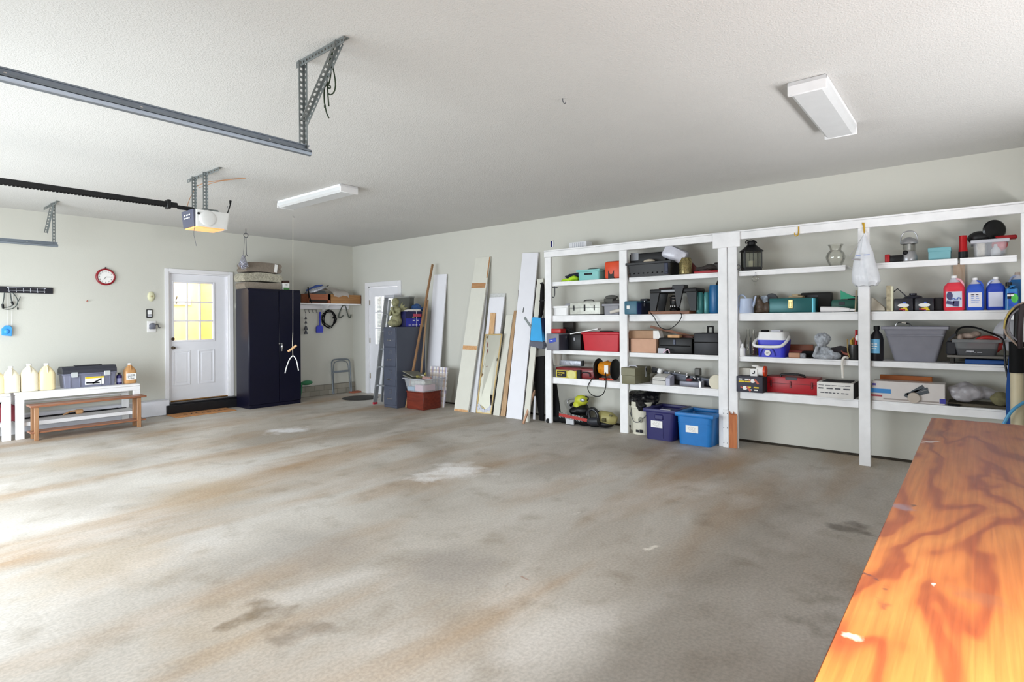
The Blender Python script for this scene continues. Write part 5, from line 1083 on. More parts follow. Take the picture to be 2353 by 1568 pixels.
# floor of bay A
b = MB(); b.prism([T_(1267, 882, 6.5), T_(1278, 884, 6.5), T_(1288, 958, 6.46), T_(1267, 964, 6.46)], (.02, 0, 0)); solo('black_board', b, blackm, 'black flat board standing inside the shelving at the left post, near the floor', 'board', 'black boards by the shelving')
b = MB(); c = Vector((*G(1259, 972), .03)); b.lathe(c, [(.03, -.012), (.03, .012), (.012, .014)], 18, 'y'); b.bar(c, c+Vector((.05, -.03, .02)), .012, .02); solo('caster', b, black, 'small black caster wheel at the foot of the left post', 'caster')
trx = 6.56
def trimmer():
    r = thing('hedge_trimmer', 'hedge trimmer with red toothed blade lying on the floor in the shelving', 'hedge trimmer', (6.5, 4.2, 0))
    a, c = T_(1285, 953, 6.395), T_(1352, 967, 6.40); b = MB(); b.bar(a, c, .012, .04)
    d = (c-a).normalized(); up = Vector((0, 0, 1)); nn = 17
    part('blade', b, M('blade_red', '#a8332c', .4, .3), r)
    b = MB()
    for i in range(nn):
        p = a.lerp(c, (i+.6)/nn*.85); b.bar(p+up*.01, p+up*.04-d*.012, .008, .008); b.bar(p-up*.01, p-up*.036-d*.012, .008, .008)
    part('teeth', b, chrome, r)
    b = MB(); p = c; b.tube([p, p+d*.06, p+d*.16+up*.02], [.04, .055, .05], 12, smooth=1); part('housing', b, dgrey, r)
    b = MB(); b.tube([c+d*.02+up*.03, c+d*.0+up*.14, c+d*.08+up*.17, c+d*.14+up*.12, c+d*.15+up*.03], .02, 10, smooth=2); part('front_handle', b, M('glossy_black', '#1c1d22', .25), r)
trimmer()
def string_trimmer():
    r = thing('string_trimmer', 'yellow and black engine tool with curved silver handle behind the hedge trimmer', 'garden tool', (6.62, 4.1, 0)); x = 6.62
    b = MB(); b.ell(T_(1336, 920, x), (.075, .105, .075)); b.ell(T_(1328, 930, x), (.06, .075, .05)); b.tube([T_(1330, 926, x), T_(1326, 938, x-.03)], [.055, .05], 12); melt(b, .012, 3); part('housing', b, lime, r)
    b = MB(); b.ell(T_(1338, 920, x-.07), (.015, .04, .025)); part('badge', b, M('badge_silver', '#a9adb5', .3, .4), r)
    b = MB(); b.ell(T_(1335, 943, x), (.09, .14, .075)); b.ell(T_(1322, 945, x-.02), (.08, .09, .06)); b.ell(T_(1340, 935, x+.03), (.07, .08, .05)); c = T_(1333, 955, x); b.ell((c.x, c.y, .05), (.08, .16, .05)); melt(b, .012, 3)
    for v in b.bm.verts: v.co.z = max(v.co.z, .001)
    part('engine', b, black, r)
    b = MB(); b.tube([T_(1322, 917, x), T_(1308, 917, x-.03), T_(1303, 922, x-.04), T_(1306, 932, x-.04), T_(1314, 940, x-.05)], .011, 8, smooth=2); part('handle', b, M('tube_silver', '#a7a9ac', .3, .7), r)
    b = MB(); b.tube([T_(1346, 911, x), T_(1352, 914, x-.02), T_(1352, 919, x-.02), T_(1347, 921, x)], .009, 8, smooth=1); b.tube([T_(1318, 927, x), T_(1311, 930, x), T_(1313, 935, x)], .02, 8, smooth=1); part('strap', b, black, r)
string_trimmer()
def blower():
    r = thing('leaf_blower', 'olive and black blower with ring handle on the floor beside the middle post', 'leaf blower', (6.55, 3.7, 0)); x = 6.52
    b = MB(); b.tube([T_(1378, 957, x), T_(1390, 961, x), T_(1405, 963, x), T_(1418, 967, x+.02)], [.085, .095, .085, .045], 14); melt(b, .012, 2); part('housing', b, M('olive_plastic', '#a29a62', .5), r)
    b = MB(); b.tube([T_(1385, 965, x-.085), T_(1392, 966, x-.095)], .025, 8); b.bar(T_(1400, 955, x-.06), T_(1406, 956, x-.06), .02, .02); part('vent', b, M('brown_vent', '#5a5636', .6), r)
    b = MB(); c = T_(1362, 962, x-.02); c.z = max(c.z, .13); pts = [c+Vector((0, .085*math.cos(a), .115*math.sin(a))) for a in [2*PI*i/18 for i in range(18)]]; b.tube(pts, .024, 9, cyc=True); part('ring_handle', b, M('glossy_black', '#1c1d22'), r)
    b = MB(); b.tube([T_(1370, 951, x), T_(1377, 946, x), T_(1388, 951, x)], .022, 9, smooth=1); c = T_(1388, 980, x); b.ell((c.x, c.y, .06), (.09, .14, .058)); part('motor', b, black, r)
blower()
def bagx():
    x = 6.43; r = thing('black_leaf_bag', 'low black cloth bag with a white patch on the floor in front of the tools', 'bag', (6.47, 4.1, 0))
    a, c = T_(1283, 963, x), T_(1362, 985, x); b = MB()
    for t, ry, rz in ((-.12, .1, .05), (.1, .12, .065), (.35, .14, .07), (.7, .14, .075), (1, .12, .06)): p = a.lerp(c, t); b.ell((6.47, p.y, rz+.002), (.05, ry, rz))
    melt(b, .012, 4)
    for v in b.bm.verts: v.co.z = max(v.co.z, .001)
    part('bag', b, blackm, r)
    p, q = S(1299, 970, 6.412), S(1318, 975, 6.412); b = MB(); b.prism([(6.412, p[0], .115), (6.412, q[0], .115), (6.412, q[0]-.0, .012), (6.412, p[0]-.01, .012)], (.02, 0, 0)); part('patch', b, M('patch_white', '#c3c5c9', .6), r)
    b = MB(); squig(b, (6.417, S(1345, 975, 6.42)[0], .085), .24, .02, '-x', 3, .004, 12); part('lettering', b, paper, r)
bagx()
# ================= bay B =================
r, o, q = tote('black_crate', 'large black ribbed crate on the top shelf of the second bay', 1438, 1541, 601, Z1, 6.325, .44, M('crate_black', '#0e0e11', .5), tp=.03, cat='crate')
b = MB()
for i in range(9): yy = q[2]+.06+(q[3]-q[2]-.1)*i/8; b.box(q[0]+.006, q[0]+.03, yy-.005, yy+.005, q[4]+.03, q[5]-.13, .002)
part('ribs', b, black, r); b = MB(); b.box(q[0]+.008, q[0]+.02, q[2]+.04, q[2]+.085, q[4]+.01, q[5]-.03, .004); part('blue_latch', b, M('dark_blue_latch', '#1f2742', .5), r)
r2, o, q2 = bx('black_case', 'black case stacked inside the black crate, under the header', 'case', 1446, 1530, 581, q[5]-.05, 6.5, .24, M('case_black', '#0a0a0d', .5), .015)
b = MB(); b.box(q2[0]-.003, q2[0]+.002, q2[3]-.13, q2[3]-.02, q2[4]+.09, q2[4]+.19, .004); solo('grey_plate', b, M('plate_grey', '#8d8f93', .5, .3), 'small grey plate at the left end of the case in the black crate', 'plate')
b = MB(); b.ell((6.42, S(1492, 600, 6.42)[0], q[5]+.008), (.05, .075, .03)); b.box(6.4, 6.46, S(1500, 600, 6.42)[0], S(1487, 600, 6.42)[0], q[5]-.02, q[5]+.02, .01); solo('striped_ball', b, M('cream_orange_ball', '#cfc2ae', .5, var=.2, scale=25), 'cream rounded item poking out of the black crate', 'ball')
b = MB(); c = T_(1550, 584, 6.5); b.box(c.x-.08, c.x+.1, c.y-.15, c.y+.13, c.z-.08, c.z+.08, .03, rot=Matrix.Rotation(.5, 3, 'X') @ Matrix.Rotation(.2, 3, 'Z'), seg=2); b.jitter(.02, 9)
solo('clear_bag', b, M('cloudy_film', '#c9cad4', .2, var=.12, scale=10, bump=.6, bscale=12), 'cloudy plastic bag perched on the right end of the black crate', 'bag')
r = thing('glitter_bag', 'sparkly gift bottle bag beside the black crate on the top shelf', 'gift bag', (6.5, S(1576, 610, 6.5)[0], Z1)); y = S(1575, 610, 6.5)[0]; zt = S(1575, 598, 6.5)[1]
b = MB(); b.lathe((6.5, y, Z1+.001), [(.06, 0), (.075, .01), (.078, .14), (.06, .2), (.04, zt-Z1)], 24); b.jitter(.003, 40); part('bag', b, M('gold_glitter', '#8d8158', .25, .6, var=.5, scale=70), r)
b = MB(); b.ell((6.52, y+.01, zt-.04), (.05, .06, .07)); b.prism([(6.55, y, zt), (6.55, y-.06, zt-.03), (6.55, y-.17, Z1+.01), (6.55, y-.06, Z1+.01)], (.03, 0, 0)); part('dark_tissue', b, M('maroon_tissue', '#5a2420', .7, var=.3, scale=30), r)
r, o, q = bx('red_case', 'flat bright red case under black straps on the top shelf beside the joined posts', 'case', 1594, 1651, 622, Z1, 6.47, .22, M('case_red', '#a31722', .45), .01)
b = MB(); b.tube([(6.52, q[3]-.02, q[5]+.03), (6.5, q[2]+.18, q[5]+.03), (6.5, q[2]+.12, q[5]+.05), (6.52, q[2]+.03, q[5]+.03)], [.02, .02, .035, .02], 9, smooth=1); b.box(6.5, 6.6, q[2]+.0, q[2]+.08, q[5], q[5]+.09, .02); b.ell((6.53, q[2]+.1, q[5]+.025), (.06, .05, .02)); solo('black_strap_tool', b, M('brown_black', '#2b2421', .6), 'dark tool with a strap lying on the red case', 'tool')
# shelf 2
r, o, q = bx('blue_toolbox', 'steel blue toolbox sticking out past the middle post on the second shelf', 'toolbox', 1434, 1463, 692, Z2, 6.31, .44, dteal, .012, 'toolboxes')
b = MB(); b.box(q[0]+.01, q[0]+.12, q[2]-.004, q[2]+.004, q[4], q[5]-.02, .002); part('blue_side', b, M('side_blue', '#20366f', .5), r)
b = MB(); b.box(q[0]+.12, q[1], q[2]-.005, q[2]+.004, q[4], q[5]-.015, .002); part('dark_side', b, M('side_dark', '#1b2440', .5), r)
b = MB(); b.box(q[0]-.002, q[0]+.001, (q[2]+q[3])/2-.02+.03, (q[2]+q[3])/2+.02+.03, q[4]+.07, q[4]+.11); part('sticker', b, paper, r)
b = MB(); b.box(6.5, 6.6, q[2]-.05, q[2]+.05, q[5], q[5]+.03, .006); part('handle', b, dgrey, r)
b = MB(); b.box(6.5, 6.515, q[2]-.014, q[2]-.004, q[4]+.1, q[4]+.17, .002); part('latch', b, chrome, r)
r = thing('wood_plank', 'brown flat board on the second shelf under the black stool, wires hanging from it', 'plank', (6.55, S(1535, 721, 6.4)[0], Z2)); a, c = S(1490, 722, 6.40)[0], S(1584, 719, 6.40)[0]
b = MB(); b.box(6.40, 6.70, c, a, Z2+.001, Z2+.038, .004); part('board', b, bwood, r)
PZ = Z2+.04
def stool():
    x0, x1 = 6.45, 6.72; y1, y0 = S(1493, 670, 6.45)[0], S(1604, 670, 6.5)[0]; zt = S(1530, 664, 6.45)[1]
    r = thing('step_stool', 'black four-legged stool standing upside of the brown board on the second shelf', 'stool', (6.58, (y0+y1)/2, PZ)); r['label'] = 'black moulded stool on the brown board of the second shelf'
    b = MB(); b.box(x0-.01, x1, y0, y1, zt-.05, zt, .012, seg=2); part('top', b, black, r)
    for xx in (x0, x1-.04):
        for yy, sg in ((y1, -1), (y0, 1)):
            b = MB(); b.prism([(xx, yy, zt-.02), (xx, yy+sg*.13, zt-.02), (xx, yy+sg*.075, PZ+.001), (xx, yy+sg*.005, PZ+.001)], (.035, 0, 0)); part('leg', b, black, r)
    ym = S(1563, 660, 6.45)[0]; b = MB(); b.box(x0-.03, x0+.1, ym-.06, ym+.09, zt-.01, zt+.04, .006); b.prism([(x0-.035, ym+.06, zt), (x0-.035, ym-.05, zt), (x0-.035, ym-.0, PZ+.04), (x0-.035, ym+.03, PZ+.04)], (.03, 0, 0)); part('folded_leg', b, M('charcoal', '#161619', .5), r)
    b = MB(); b.box(x0, x0+.15, ym+.11, y1-.12, zt, zt+.014, .003); part('red_strip', b, M('dark_maroon', '#3d1715', .6), r)
    b = MB(); b.box(x0-.012, x0, ym+.05, ym+.24, zt-.04, zt-.012, .003); part('plate', b, M('plate_grey', '#8d8f93'), r)
stool()
def router():
    x = 6.56; r = thing('router_tool', 'small black and silver motor tool under the black stool', 'power tool', (x, S(1550, 690, x)[0], PZ))
    c = T_(1551, 690, x); b = MB(); b.lathe((c.x, c.y, PZ+.001), [(.06, 0), (.065, .02), (.045, .05), (.06, .08), (.06, .15), (.04, .19)], 20); part('body', b, black, r)
    for z in (.06, .12, .16): b = MB(); b.lathe((c.x, c.y, PZ+z), [(.062, 0), (.064, .004), (.062, .008)], 20); part('silver_ring', b, chrome, r)
    for k in (-1, 0, 1): b = MB(); b.ell((c.x-.062, c.y+.025*k, PZ+.055), (.008, .009, .016)); part('knob', b, chrome, r)
    b = MB(); b.tube([(c.x-.04, c.y-.04, PZ+.1), (c.x-.09, c.y-.06, PZ+.05), (c.x-.08, c.y-.065, PZ+.01), (c.x-.12, c.y-.05, PZ+.005), T_(1569, 722, 6.385), T_(1562, 738, 6.37), T_(1548, 752, 6.37), T_(1534, 759, 6.37), T_(1517, 754, 6.37), T_(1507, 738, 6.37), T_(1503, 728, 6.375), T_(1496, 722, 6.39), (6.41, S(1493, 720, 6.41)[0]+.005, PZ+.004)], .005, 7, smooth=2); part('cord', b, black, r)
router()
for pl, pr, lb in ((1595, 1609, 'shorter teal thermos tube beside the black stool'), (1613, 1623, 'teal thermos tube tucked behind the blue jug')):
    y0, y1, zt = ext(pl, pr, 671, 6.47); c = (y0+y1)/2; r = thing('teal_flask', lb, 'flask', (6.55, c, Z2), 'teal flasks on the second shelf'); R = (y1-y0)/2+.008
    b = MB(); b.lathe((6.55, c, Z2+.001), [(R*.9, 0), (R, .01), (R, zt-Z2-.03), (R*.8, zt-Z2-.005)], 24); part('tube', b, M('flask_teal', '#3f8080', .3, .2), r)
    b = MB(); b.box(6.55-R-.003, 6.55-R+.004, c-R*.25+.02, c+R*.45, Z2+.02, zt-.05, .003); part('pale_stripe', b, M('aqua_stripe', '#9fd0c8', .3), r)
y0, y1, zt = ext(1622, 1650, 655, 6.45); c = (y0+y1)/2; R = (y1-y0)/2
r = thing('blue_cooler_jug', 'tall blue insulated jug with handle at the right end of the second shelf', 'jug', (6.55, c, Z2))
b = MB(); b.lathe((6.56, c, Z2+.001), [(R*.85, 0), (R, .02), (R, zt-Z2-.03), (R*.9, zt-Z2)], 30); part('body', b, M('jug_blue', '#1a6296', .35), r)
b = MB(); b.tube([(6.53, c-R*.4, zt), (6.53, c-R*.75, zt+.06), (6.53, c-R*1.0, zt+.07)], .014, 8, smooth=1); part('handle', b, black, r)
# shelf 3
r, o, qa = bx('cardboard_box', 'plain pinkish cardboard box on the third shelf, under the tan box', 'box', 1449, 1507, 779, Z3, 6.45, .25, card_p, .004, 'cardboard boxes')
r, o, q = bx('cardboard_box', 'tan cardboard box with a white end stacked on the pinkish box', 'box', 1445, 1501, 760, qa[5], 6.5, .25, card_t, .004, 'cardboard boxes')
b = MB(); b.box(q[0]-.002, q[0]+.002, q[2]-.06, q[2]+.0, q[4], q[5]); b.prism([(q[0], q[2], q[4]), (q[0], q[2]-.10, q[4]), (q[0], q[2]-.07, q[5]), (q[0], q[2], q[5])], (.1, 0, 0)); part('white_end', b, paper, r)
r, o, q = bx('black_case', 'wide black case with latch on the third shelf beside the cardboard boxes', 'case', 1513, 1590, 777, Z3, 6.47, .28, black, .015)
latch(r, q[0], S(1550, 785, 6.47)[0], q[5]-.05, .03, .06, M('blue_black_latch', '#2c3550', .4)); b = MB(); b.box(q[0]-.01, q[0]+.02, q[2]+.02, q[3]-.02, (q[4]+q[5])/2-.006, (q[4]+q[5])/2+.006, .003); part('seam', b, blackm, r)
r, o, q2 = bx('wood_block', 'small pale wood block lying on the wide black case', 'block', 1534, 1561, 770, q[5], 6.48, .08, rawwoodx, .004)
b = MB(); b.bar(T_(1495, 751, 6.6), T_(1594, 774, 6.7), .03, .03); solo('brown_stick', b, bwood, 'long brown stick sloping down behind the wood block on the third shelf', 'stick')
b = MB(); b.bar(T_(1564, 772, 6.62), T_(1594, 777, 6.6), .05, .03); solo('brown_offcut', b, M('dark_red_brown', '#5a2a20', .6), 'dark reddish offcut behind the wood block on the third shelf', 'wood scrap')
r, o, q = bx('black_toolbox', 'black toolbox with upright handle at the right end of the third shelf', 'toolbox', 1594, 1650, 766, Z3, 6.44, .3, M('toolbox_black', '#11121a', .5), .012, 'toolboxes')
b = MB(); b.box(q[0]-.004, q[1], q[2]-.003, q[3]+.004, q[4]+(q[5]-q[4])*.55, q[4]+(q[5]-q[4])*.6, .003); part('seam', b, blackm, r)
y0, y1 = S(1638, 765, 6.5)[0], S(1627, 765, 6.5)[0]; b = MB(); b.tube([(6.5, y1, q[5]), (6.5, y1, q[5]+.075), (6.5, y0, q[5]+.075), (6.5, y0, q[5])], .013, 8); part('handle', b, black, r)
r, o, q = bx('grey_tin', 'small grey box on the shelf edge in front of the wide black case', 'box', 1511, 1529, 800, Z3, 6.425, .03, lgrey, .006)
b = MB(); c = T_(1533, 810, 6.41); b.tube([c+Vector((0, .05, -.01)), c+Vector((0, .01, .03)), c+Vector((0, -.02, .035)), c+Vector((0, -.03, -.01))], .007, 8, smooth=2); solo('pink_loop', b, M('pink_white', '#e6c6d8', .4), 'little pink and white loop on the edge of the third shelf', 'cord')
# shelf 4
r, o, q = bx('ammo_box', 'olive metal ammo box sticking out past the middle post on the fourth shelf', 'ammo box', 1428.5, 1459, 846, Z4, 6.262, .42, olive, .006)
zm = q[4]+(q[5]-q[4])*.52; b = MB(); b.box(q[0]-.006, q[1]+.004, q[2]-.006, q[3]+.006, zm, q[5]+.002, .005); part('lid', b, olive, r)
for xx in (q[0]+.24,): b = MB(); b.box(xx, xx+.05, q[2]-.02, q[2]-.004, zm-.03, zm+.1, .004); part('latch', b, chrome, r)
b = MB(); b.tube([(q[0]+.12, q[2]+.03, q[5]), (q[0]+.12, q[2]+.05, q[5]+.02), (q[0]+.12, q[3]-.05, q[5]+.02), (q[0]+.12, q[3]-.03, q[5])], .008, 7); part('handle', b, lgrey, r)
def toolheap():
    r = thing('router_table', 'long dark aluminium tool with silver knobs at the back of the fourth shelf', 'power tool', (6.6, 2.7, Z4)); x = 6.62
    a, c = T_(1515, 853, 6.62), T_(1649, 876, 6.62); b = MB(); b.bar(a, c, .12, .03); b.bar(a+Vector((-.06, 0, -.03)), c+Vector((-.06, 0, -.03)), .02, .05); part('rail', b, M('dark_alu', '#3a3c44', .35, .5), r)
    b = MB(); b.prism([(6.55, a.y-.06, Z4+.001), (6.55, c.y+.02, Z4+.001), (6.55, c.y+.02, c.z-.03), (6.55, a.y-.06, a.z-.05)], (.18, 0, 0)); part('base', b, blackm, r)
    b = MB(); b.bar(a+Vector((.05, .12, .02)), T_(1560, 862, 6.72), .04, .04); b.box(6.66, 6.74, S(1510, 840, 6.7)[0], S(1500, 840, 6.7)[0], a.z-.03, a.z+.02, .006); part('arm', b, dgrey, r)
    for px, py, s in ((1579, 866, .018), (1579, 860, .012), (1595, 868, .014), (1597, 871, .012), (1605, 871, .012), (1607, 877, .014), (1538, 856, .014), (1551, 855, .012), (1562, 857, .012), (1617, 879, .012)):
        b = MB(); b.ell(T_(px, py, 6.53), (s, s*.8, s*1.5)); part('knob', b, chrome, r)
    b = MB(); c2 = T_(1604, 852, 6.66); b.box(c2.x-.03, c2.x+.03, c2.y-.035, c2.y+.035, c2.z-.06, c2.z+.03, .008); part('clamp', b, M('clamp_grey', '#5c5a55', .5), r)
toolheap()
r = thing('charger', 'off-white wedge shaped tool case near the front of the fourth shelf', 'case', (6.45, S(1525, 880, 6.43)[0], Z4)); a, c = S(1501, 880, 6.43)[0], S(1530, 880, 6.40)[0]; zt = S(1520, 860, 6.45)[1]
b = MB(); b.prism([(6.40, a, Z4+.001), (6.535, a-.0, Z4+.001), (6.535, a-.02, zt), (6.50, a-.02, zt), (6.40, a, Z4+.09)], (0, c-a, 0)); bmesh.ops.bevel(b.bm, geom=b.bm.edges[:], offset=.01, segments=2, affect='EDGES'); part('body', b, M('off_white_case', '#cbc9c4', .5), r)
b = MB(); b.prism([(6.40, c, Z4+.003), (6.53, c, Z4+.003), (6.53, c, zt-.02), (6.50, c, zt-.005), (6.40, c, Z4+.09)], (0, -.05, 0)); part('side', b, M('pale_lilac_grey', '#b4b5c6', .5), r)
b = MB(); b.box(6.395, 6.41, c+.01, a-.01, Z4+.055, Z4+.062); part('slot', b, inkd, r)
b = MB(); b.box(6.5, 6.6, S(1519, 855, 6.5)[0], S(1510, 855, 6.5)[0], zt, zt+.06, .01, rot=Matrix.Rotation(.3, 3, 'X')); part('white_knob', b, wplas, r)
r, o, q = bx('steel_tray', 'grey metal tray with bright end at the front edge of the fourth shelf', 'tray', 1561, 1609, 877, Z4, 6.425, .1, M('tray_grey', '#74757f', .4, .4), .008)
b = MB(); b.box(q[0]-.004, q[1], q[2]-.01, q[2]+.015, q[4], q[5]+.01, .005); part('bright_end', b, M('bright_steel', '#d0d4de', .25, .6), r); b = MB(); b.ell((6.47, q[3]-.1, q[5]+.012), (.03, .04, .02)); part('red_cloth', b, M('dull_red', '#7d3f48', .7), r)
b = MB(); c = T_(1647, 879, 6.47); b.lathe(c, [(.01, -.025), (.085, -.02), (.09, 0), (.085, .02), (.01, .025)], 28, 'x'); solo('cream_disc', b, M('cream_disc', '#d8d2bd', .6), 'cream round disc at the right end of the fourth shelf beside the joined posts', 'disc')
# floor of bay B
def bucket(label, x, y, s, tall):
    r = thing('plastic_bucket', label, 'bucket', (x, y, 0), 'cream buckets')
    b = MB(); b.lathe((x, y, .001), [(.125*s, 0), (.14*s, .3*tall), (.148*s, .305*tall), (.148*s, .33*tall), (.141*s, .333*tall), (.15*s, .36*tall), (.15*s, .375*tall), (.136*s, .375*tall), (.12*s, .01)], 36); part('tub', b, M('bucket_cream', '#d7d4c3', .45), r)
    b = MB(); b.tube([(x-.02, y+.14*s, .33*tall), (x-.13*s, y+.1*s, .22*tall), (x-.16*s, y+.02, .12*tall), (x-.12*s, y-.1*s, .22*tall), (x-.02, y-.14*s, .33*tall)], .004, 6, smooth=2); part('handle', b, ink, r)
    b = MB(); b.box(x-.134*s, x-.12*s, y-.06, y-.02, .03, .065, .002); b.box(x-.132*s, x-.12*s, y-.01, y+.03, .03, .06, .002); part('dark_label', b, inkd, r)
    b = MB(); b.ell((x-.135*s, y-.035, .19), (.006, .03, .035)); part('print', b, M('faded_print', '#8a8a7c', .7), r)
bx_, by_ = 6.60, 3.26
bucket('cream plastic bucket under the black trash bag, nearer the navy tote', 6.52, 3.255, 1., 1.08); bucket('cream plastic bucket under the black trash bag, against the middle post', 6.695, 3.41, .72, 1.15)
b = MB(); z = .40
c0 = T_(1478, 918, 6.56); b.ell(c0, (.17, .20, .10)); b.ell(T_(1458, 917, 6.6), (.15, .1, .09)); b.ell(T_(1497, 912, 6.62), (.15, .12, .09)); b.tube([T_(1474, 925, 6.42), T_(1476, 937, 6.385), T_(1478, 946, 6.40)], [.07, .06, .03], 10); melt(b, .014, 3); b.jitter(.03, 7); b.jitter(.012, 25)
solo('trash_bag', b, M('trash_bag_black', '#0b0b10', .25, var=.2, bump=.5, bscale=20), 'shiny black trash bag slumped over the cream buckets', 'trash bag')
def big_tote(name, label, fl, fr, pl, pr, pt, mat, depth, dx):
    """open-lidded storage tote on the floor with a handwritten card"""
    a, c = Vector((*G(*fl), 0)), Vector((*G(*fr), 0)); x = (a.x+c.x)/2; zt = S((pl+pr)/2, pt, x-.02)[1]; y1, y0 = a.y, c.y; t1, t0 = S(pl, pt, x-.02)[0], S(pr, pt, x-.02)[0]
    r = thing(name, label, 'tote', (x+depth/2, (y0+y1)/2, 0), 'storage totes')
    b = MB(); b.tub((x, x+depth-.04, y0, y1), (x-.02, x+depth, t0+.015, t1-.015), .001, zt-.03, .005, .05); b.box(x-.012, x+.0, y0+(y1-y0)*.3, y0+(y1-y0)*.32, .03, zt-.09, .003) if dx else b.box(x-.016, x+.03, t0+.03, t1-.03, zt*.68, zt*.7, .004)
    o = part('tub', b, mat, r)
    b = MB()
    for s in ((x-.03, x+.02, t0-.005, t1+.005), (x+depth-.03, x+depth+.015, t0-.005, t1+.005), (x+.0, x+depth, t0-.004, t0+.05), (x+.0, x+depth, t1-.05, t1+.004)): b.box(*s, zt-.045+.001*(s[0] == x), zt-.001*(s[0] == x), .012, seg=2)
    part('rim', b, mat, r)
    ym = (y0+y1)/2+.02; o = card(r, x-.014, ym-.075, ym+.07, zt*.40, zt*.62, paper, 'card', .004, 0.)
    b = MB(); squig(b, (x-.019, ym, zt*.55), .1, .03, '-x', 3+dx, .0008, 12); squig(b, (x-.019, ym, zt*.49), .08, .025, '-x', 8+dx, .0008, 10); squig(b, (x-.019, ym-.02, zt*.44), .05, .015, '-x', 9, .0008, 7); part('handwriting', b, M('pencil_brown', '#a08d80', .8), o)
    b = MB(); b.box(x+.05, x+depth-.05, y0+.05, y1-.05, zt*.5, zt*.8, .03); b.jitter(.03, 8); part('contents', b, M('dark_contents_cloth', '#23263a', .9), r)
    return r, x, t0, t1, zt
r, x, t0, t1, zt = big_tote('storage_tote', 'dark navy open tote with white card on the floor under the shelves', (1483, 1008), (1545, 1016), 1478, 1553, 941, navyp, .44, 1)
b = MB(); b.box(x-.022, x+.01, t0+.07, t0+.20, zt-.002, zt+.004, .002); part('tape', b, lgrey, r)
b = MB(); ym = (t0+t1)/2; b.box(x-.03, x-.002, ym-.05, ym+.06, zt*.66, zt-.06, .012); part('grip_panel', b, navyp, r)
big_tote('storage_tote', 'bright blue open tote with white card on the floor beside the joined posts', (1557, 1020), (1634, 1029), 1551, 1639, 951, M('tote_blue', '#1a74bd', .45), .44, 0)
# ================= bay C =================
def lantern():
    x = 6.5; y = S(1727, 610, x)[0]; zt = S(1727, 553, x)[1]; z = Z1+.001; s = .085
    r = thing('candle_lantern', 'black metal candle lantern on the top shelf of the third bay', 'lantern', (x, y, Z1)); m = M('lantern_black', '#121214', .5, .3); h = zt-z; Rz = Matrix.Rotation(.5, 3, 'Z')
    C = lambda a, c, zz: Vector((x, y, zz))+Rz @ Vector((a, c, 0))
    zb, ze = z+.03, z+h*.64
    b = MB(); b.box(-s*1.05, s*1.05, -s*1.05, s*1.05, -.012, .012, .004, mat=Matrix.Translation((x, y, z+.013)) @ Rz.to_4x4()); part('base', b, m, r)
    for a in (-s, s):
        for c in (-s, s): b = MB(); b.bar(C(a, c, z+.02), C(a, c, ze), .012, .012, up=(1, 0, 0)); part('corner_bar', b, m, r)
    b = MB()
    for a, c, d, e in ((-s, -s, s, -s), (-s, s, s, s), (-s, -s, -s, s), (s, -s, s, s)):
        for zz in (zb, ze): b.bar(C(a, c, zz), C(d, e, zz), .01, .014)
        b.bar(C((a+d)/2, (c+e)/2, zb), C((a+d)/2, (c+e)/2, ze), .005, .005, up=(1, 0, 0))
    part('frame', b, m, r)
    b = MB(); b.bar(C(-s, 0, (zb+ze)/2), C(-s*.97, 0, (zb+ze)/2), .15, .001) if False else b.box(-s*.98, s*.98, -s*.98, s*.98, -(ze-zb)/2, (ze-zb)/2, mat=Matrix.Translation((x, y, (zb+ze)/2)) @ Rz.to_4x4()); part('glass', b, glass('lantern_glass', '#dfe2dc', .2, .06), r)
    b = MB(); b.lathe((x, y, ze), [(s*1.5, 0), (s*1.1, h*.08), (s*.62, h*.19), (s*.5, h*.21), (s*.5, h*.30), (s*.6, h*.31), (s*.3, h*.345)], 24); part('roof', b, m, r)
    b = MB(); c = Vector((x, y, ze+h*.27)); b.tube([c+Vector((0, .055, 0)), c+Vector((-.03, .055, .01)), c+Vector((-.06, .03, .03)), c+Vector((-.06, -.03, .03)), c+Vector((-.03, -.055, .01)), c+Vector((0, -.055, 0))], .006, 7, smooth=1); part('ring', b, m, r)
    b = MB(); b.cyl((x, y, z+.026), (x, y, z+.11), .03, seg=16); part('candle', b, cream, r)
lantern()
y, zt = S(1919, 562, 6.5); b = MB(); b.lathe((6.52, y, Z1+.001), [(.055, 0), (.06, .008), (.085, .08), (.09, .11), (.075, .155), (.05, .185), (.055, .215), (.072, .25), (.068, .25), (.05, .215), (.046, .185), (.07, .155), (.084, .11), (.08, .08), (.05, .012)], 40)
sc = (zt-Z1)/.25
for v in b.bm.verts: v.co.z = Z1+.001+(v.co.z-Z1-.001)*sc
solo('glass_vase', b, vglass, 'clear glass vase with flared rim on the top shelf of the third bay', 'vase')
b = MB(); c = T_(1697, 618, 6.4); pts = [c+Vector((0, .0+.02*math.cos(a), .02+.026*math.sin(a))) for a in [2*PI*i/14 for i in range(14)]]; b.tube(pts, .004, 6, cyc=True); solo('key_ring', b, ink, 'small dark ring on the top shelf beside the black lantern', 'ring')
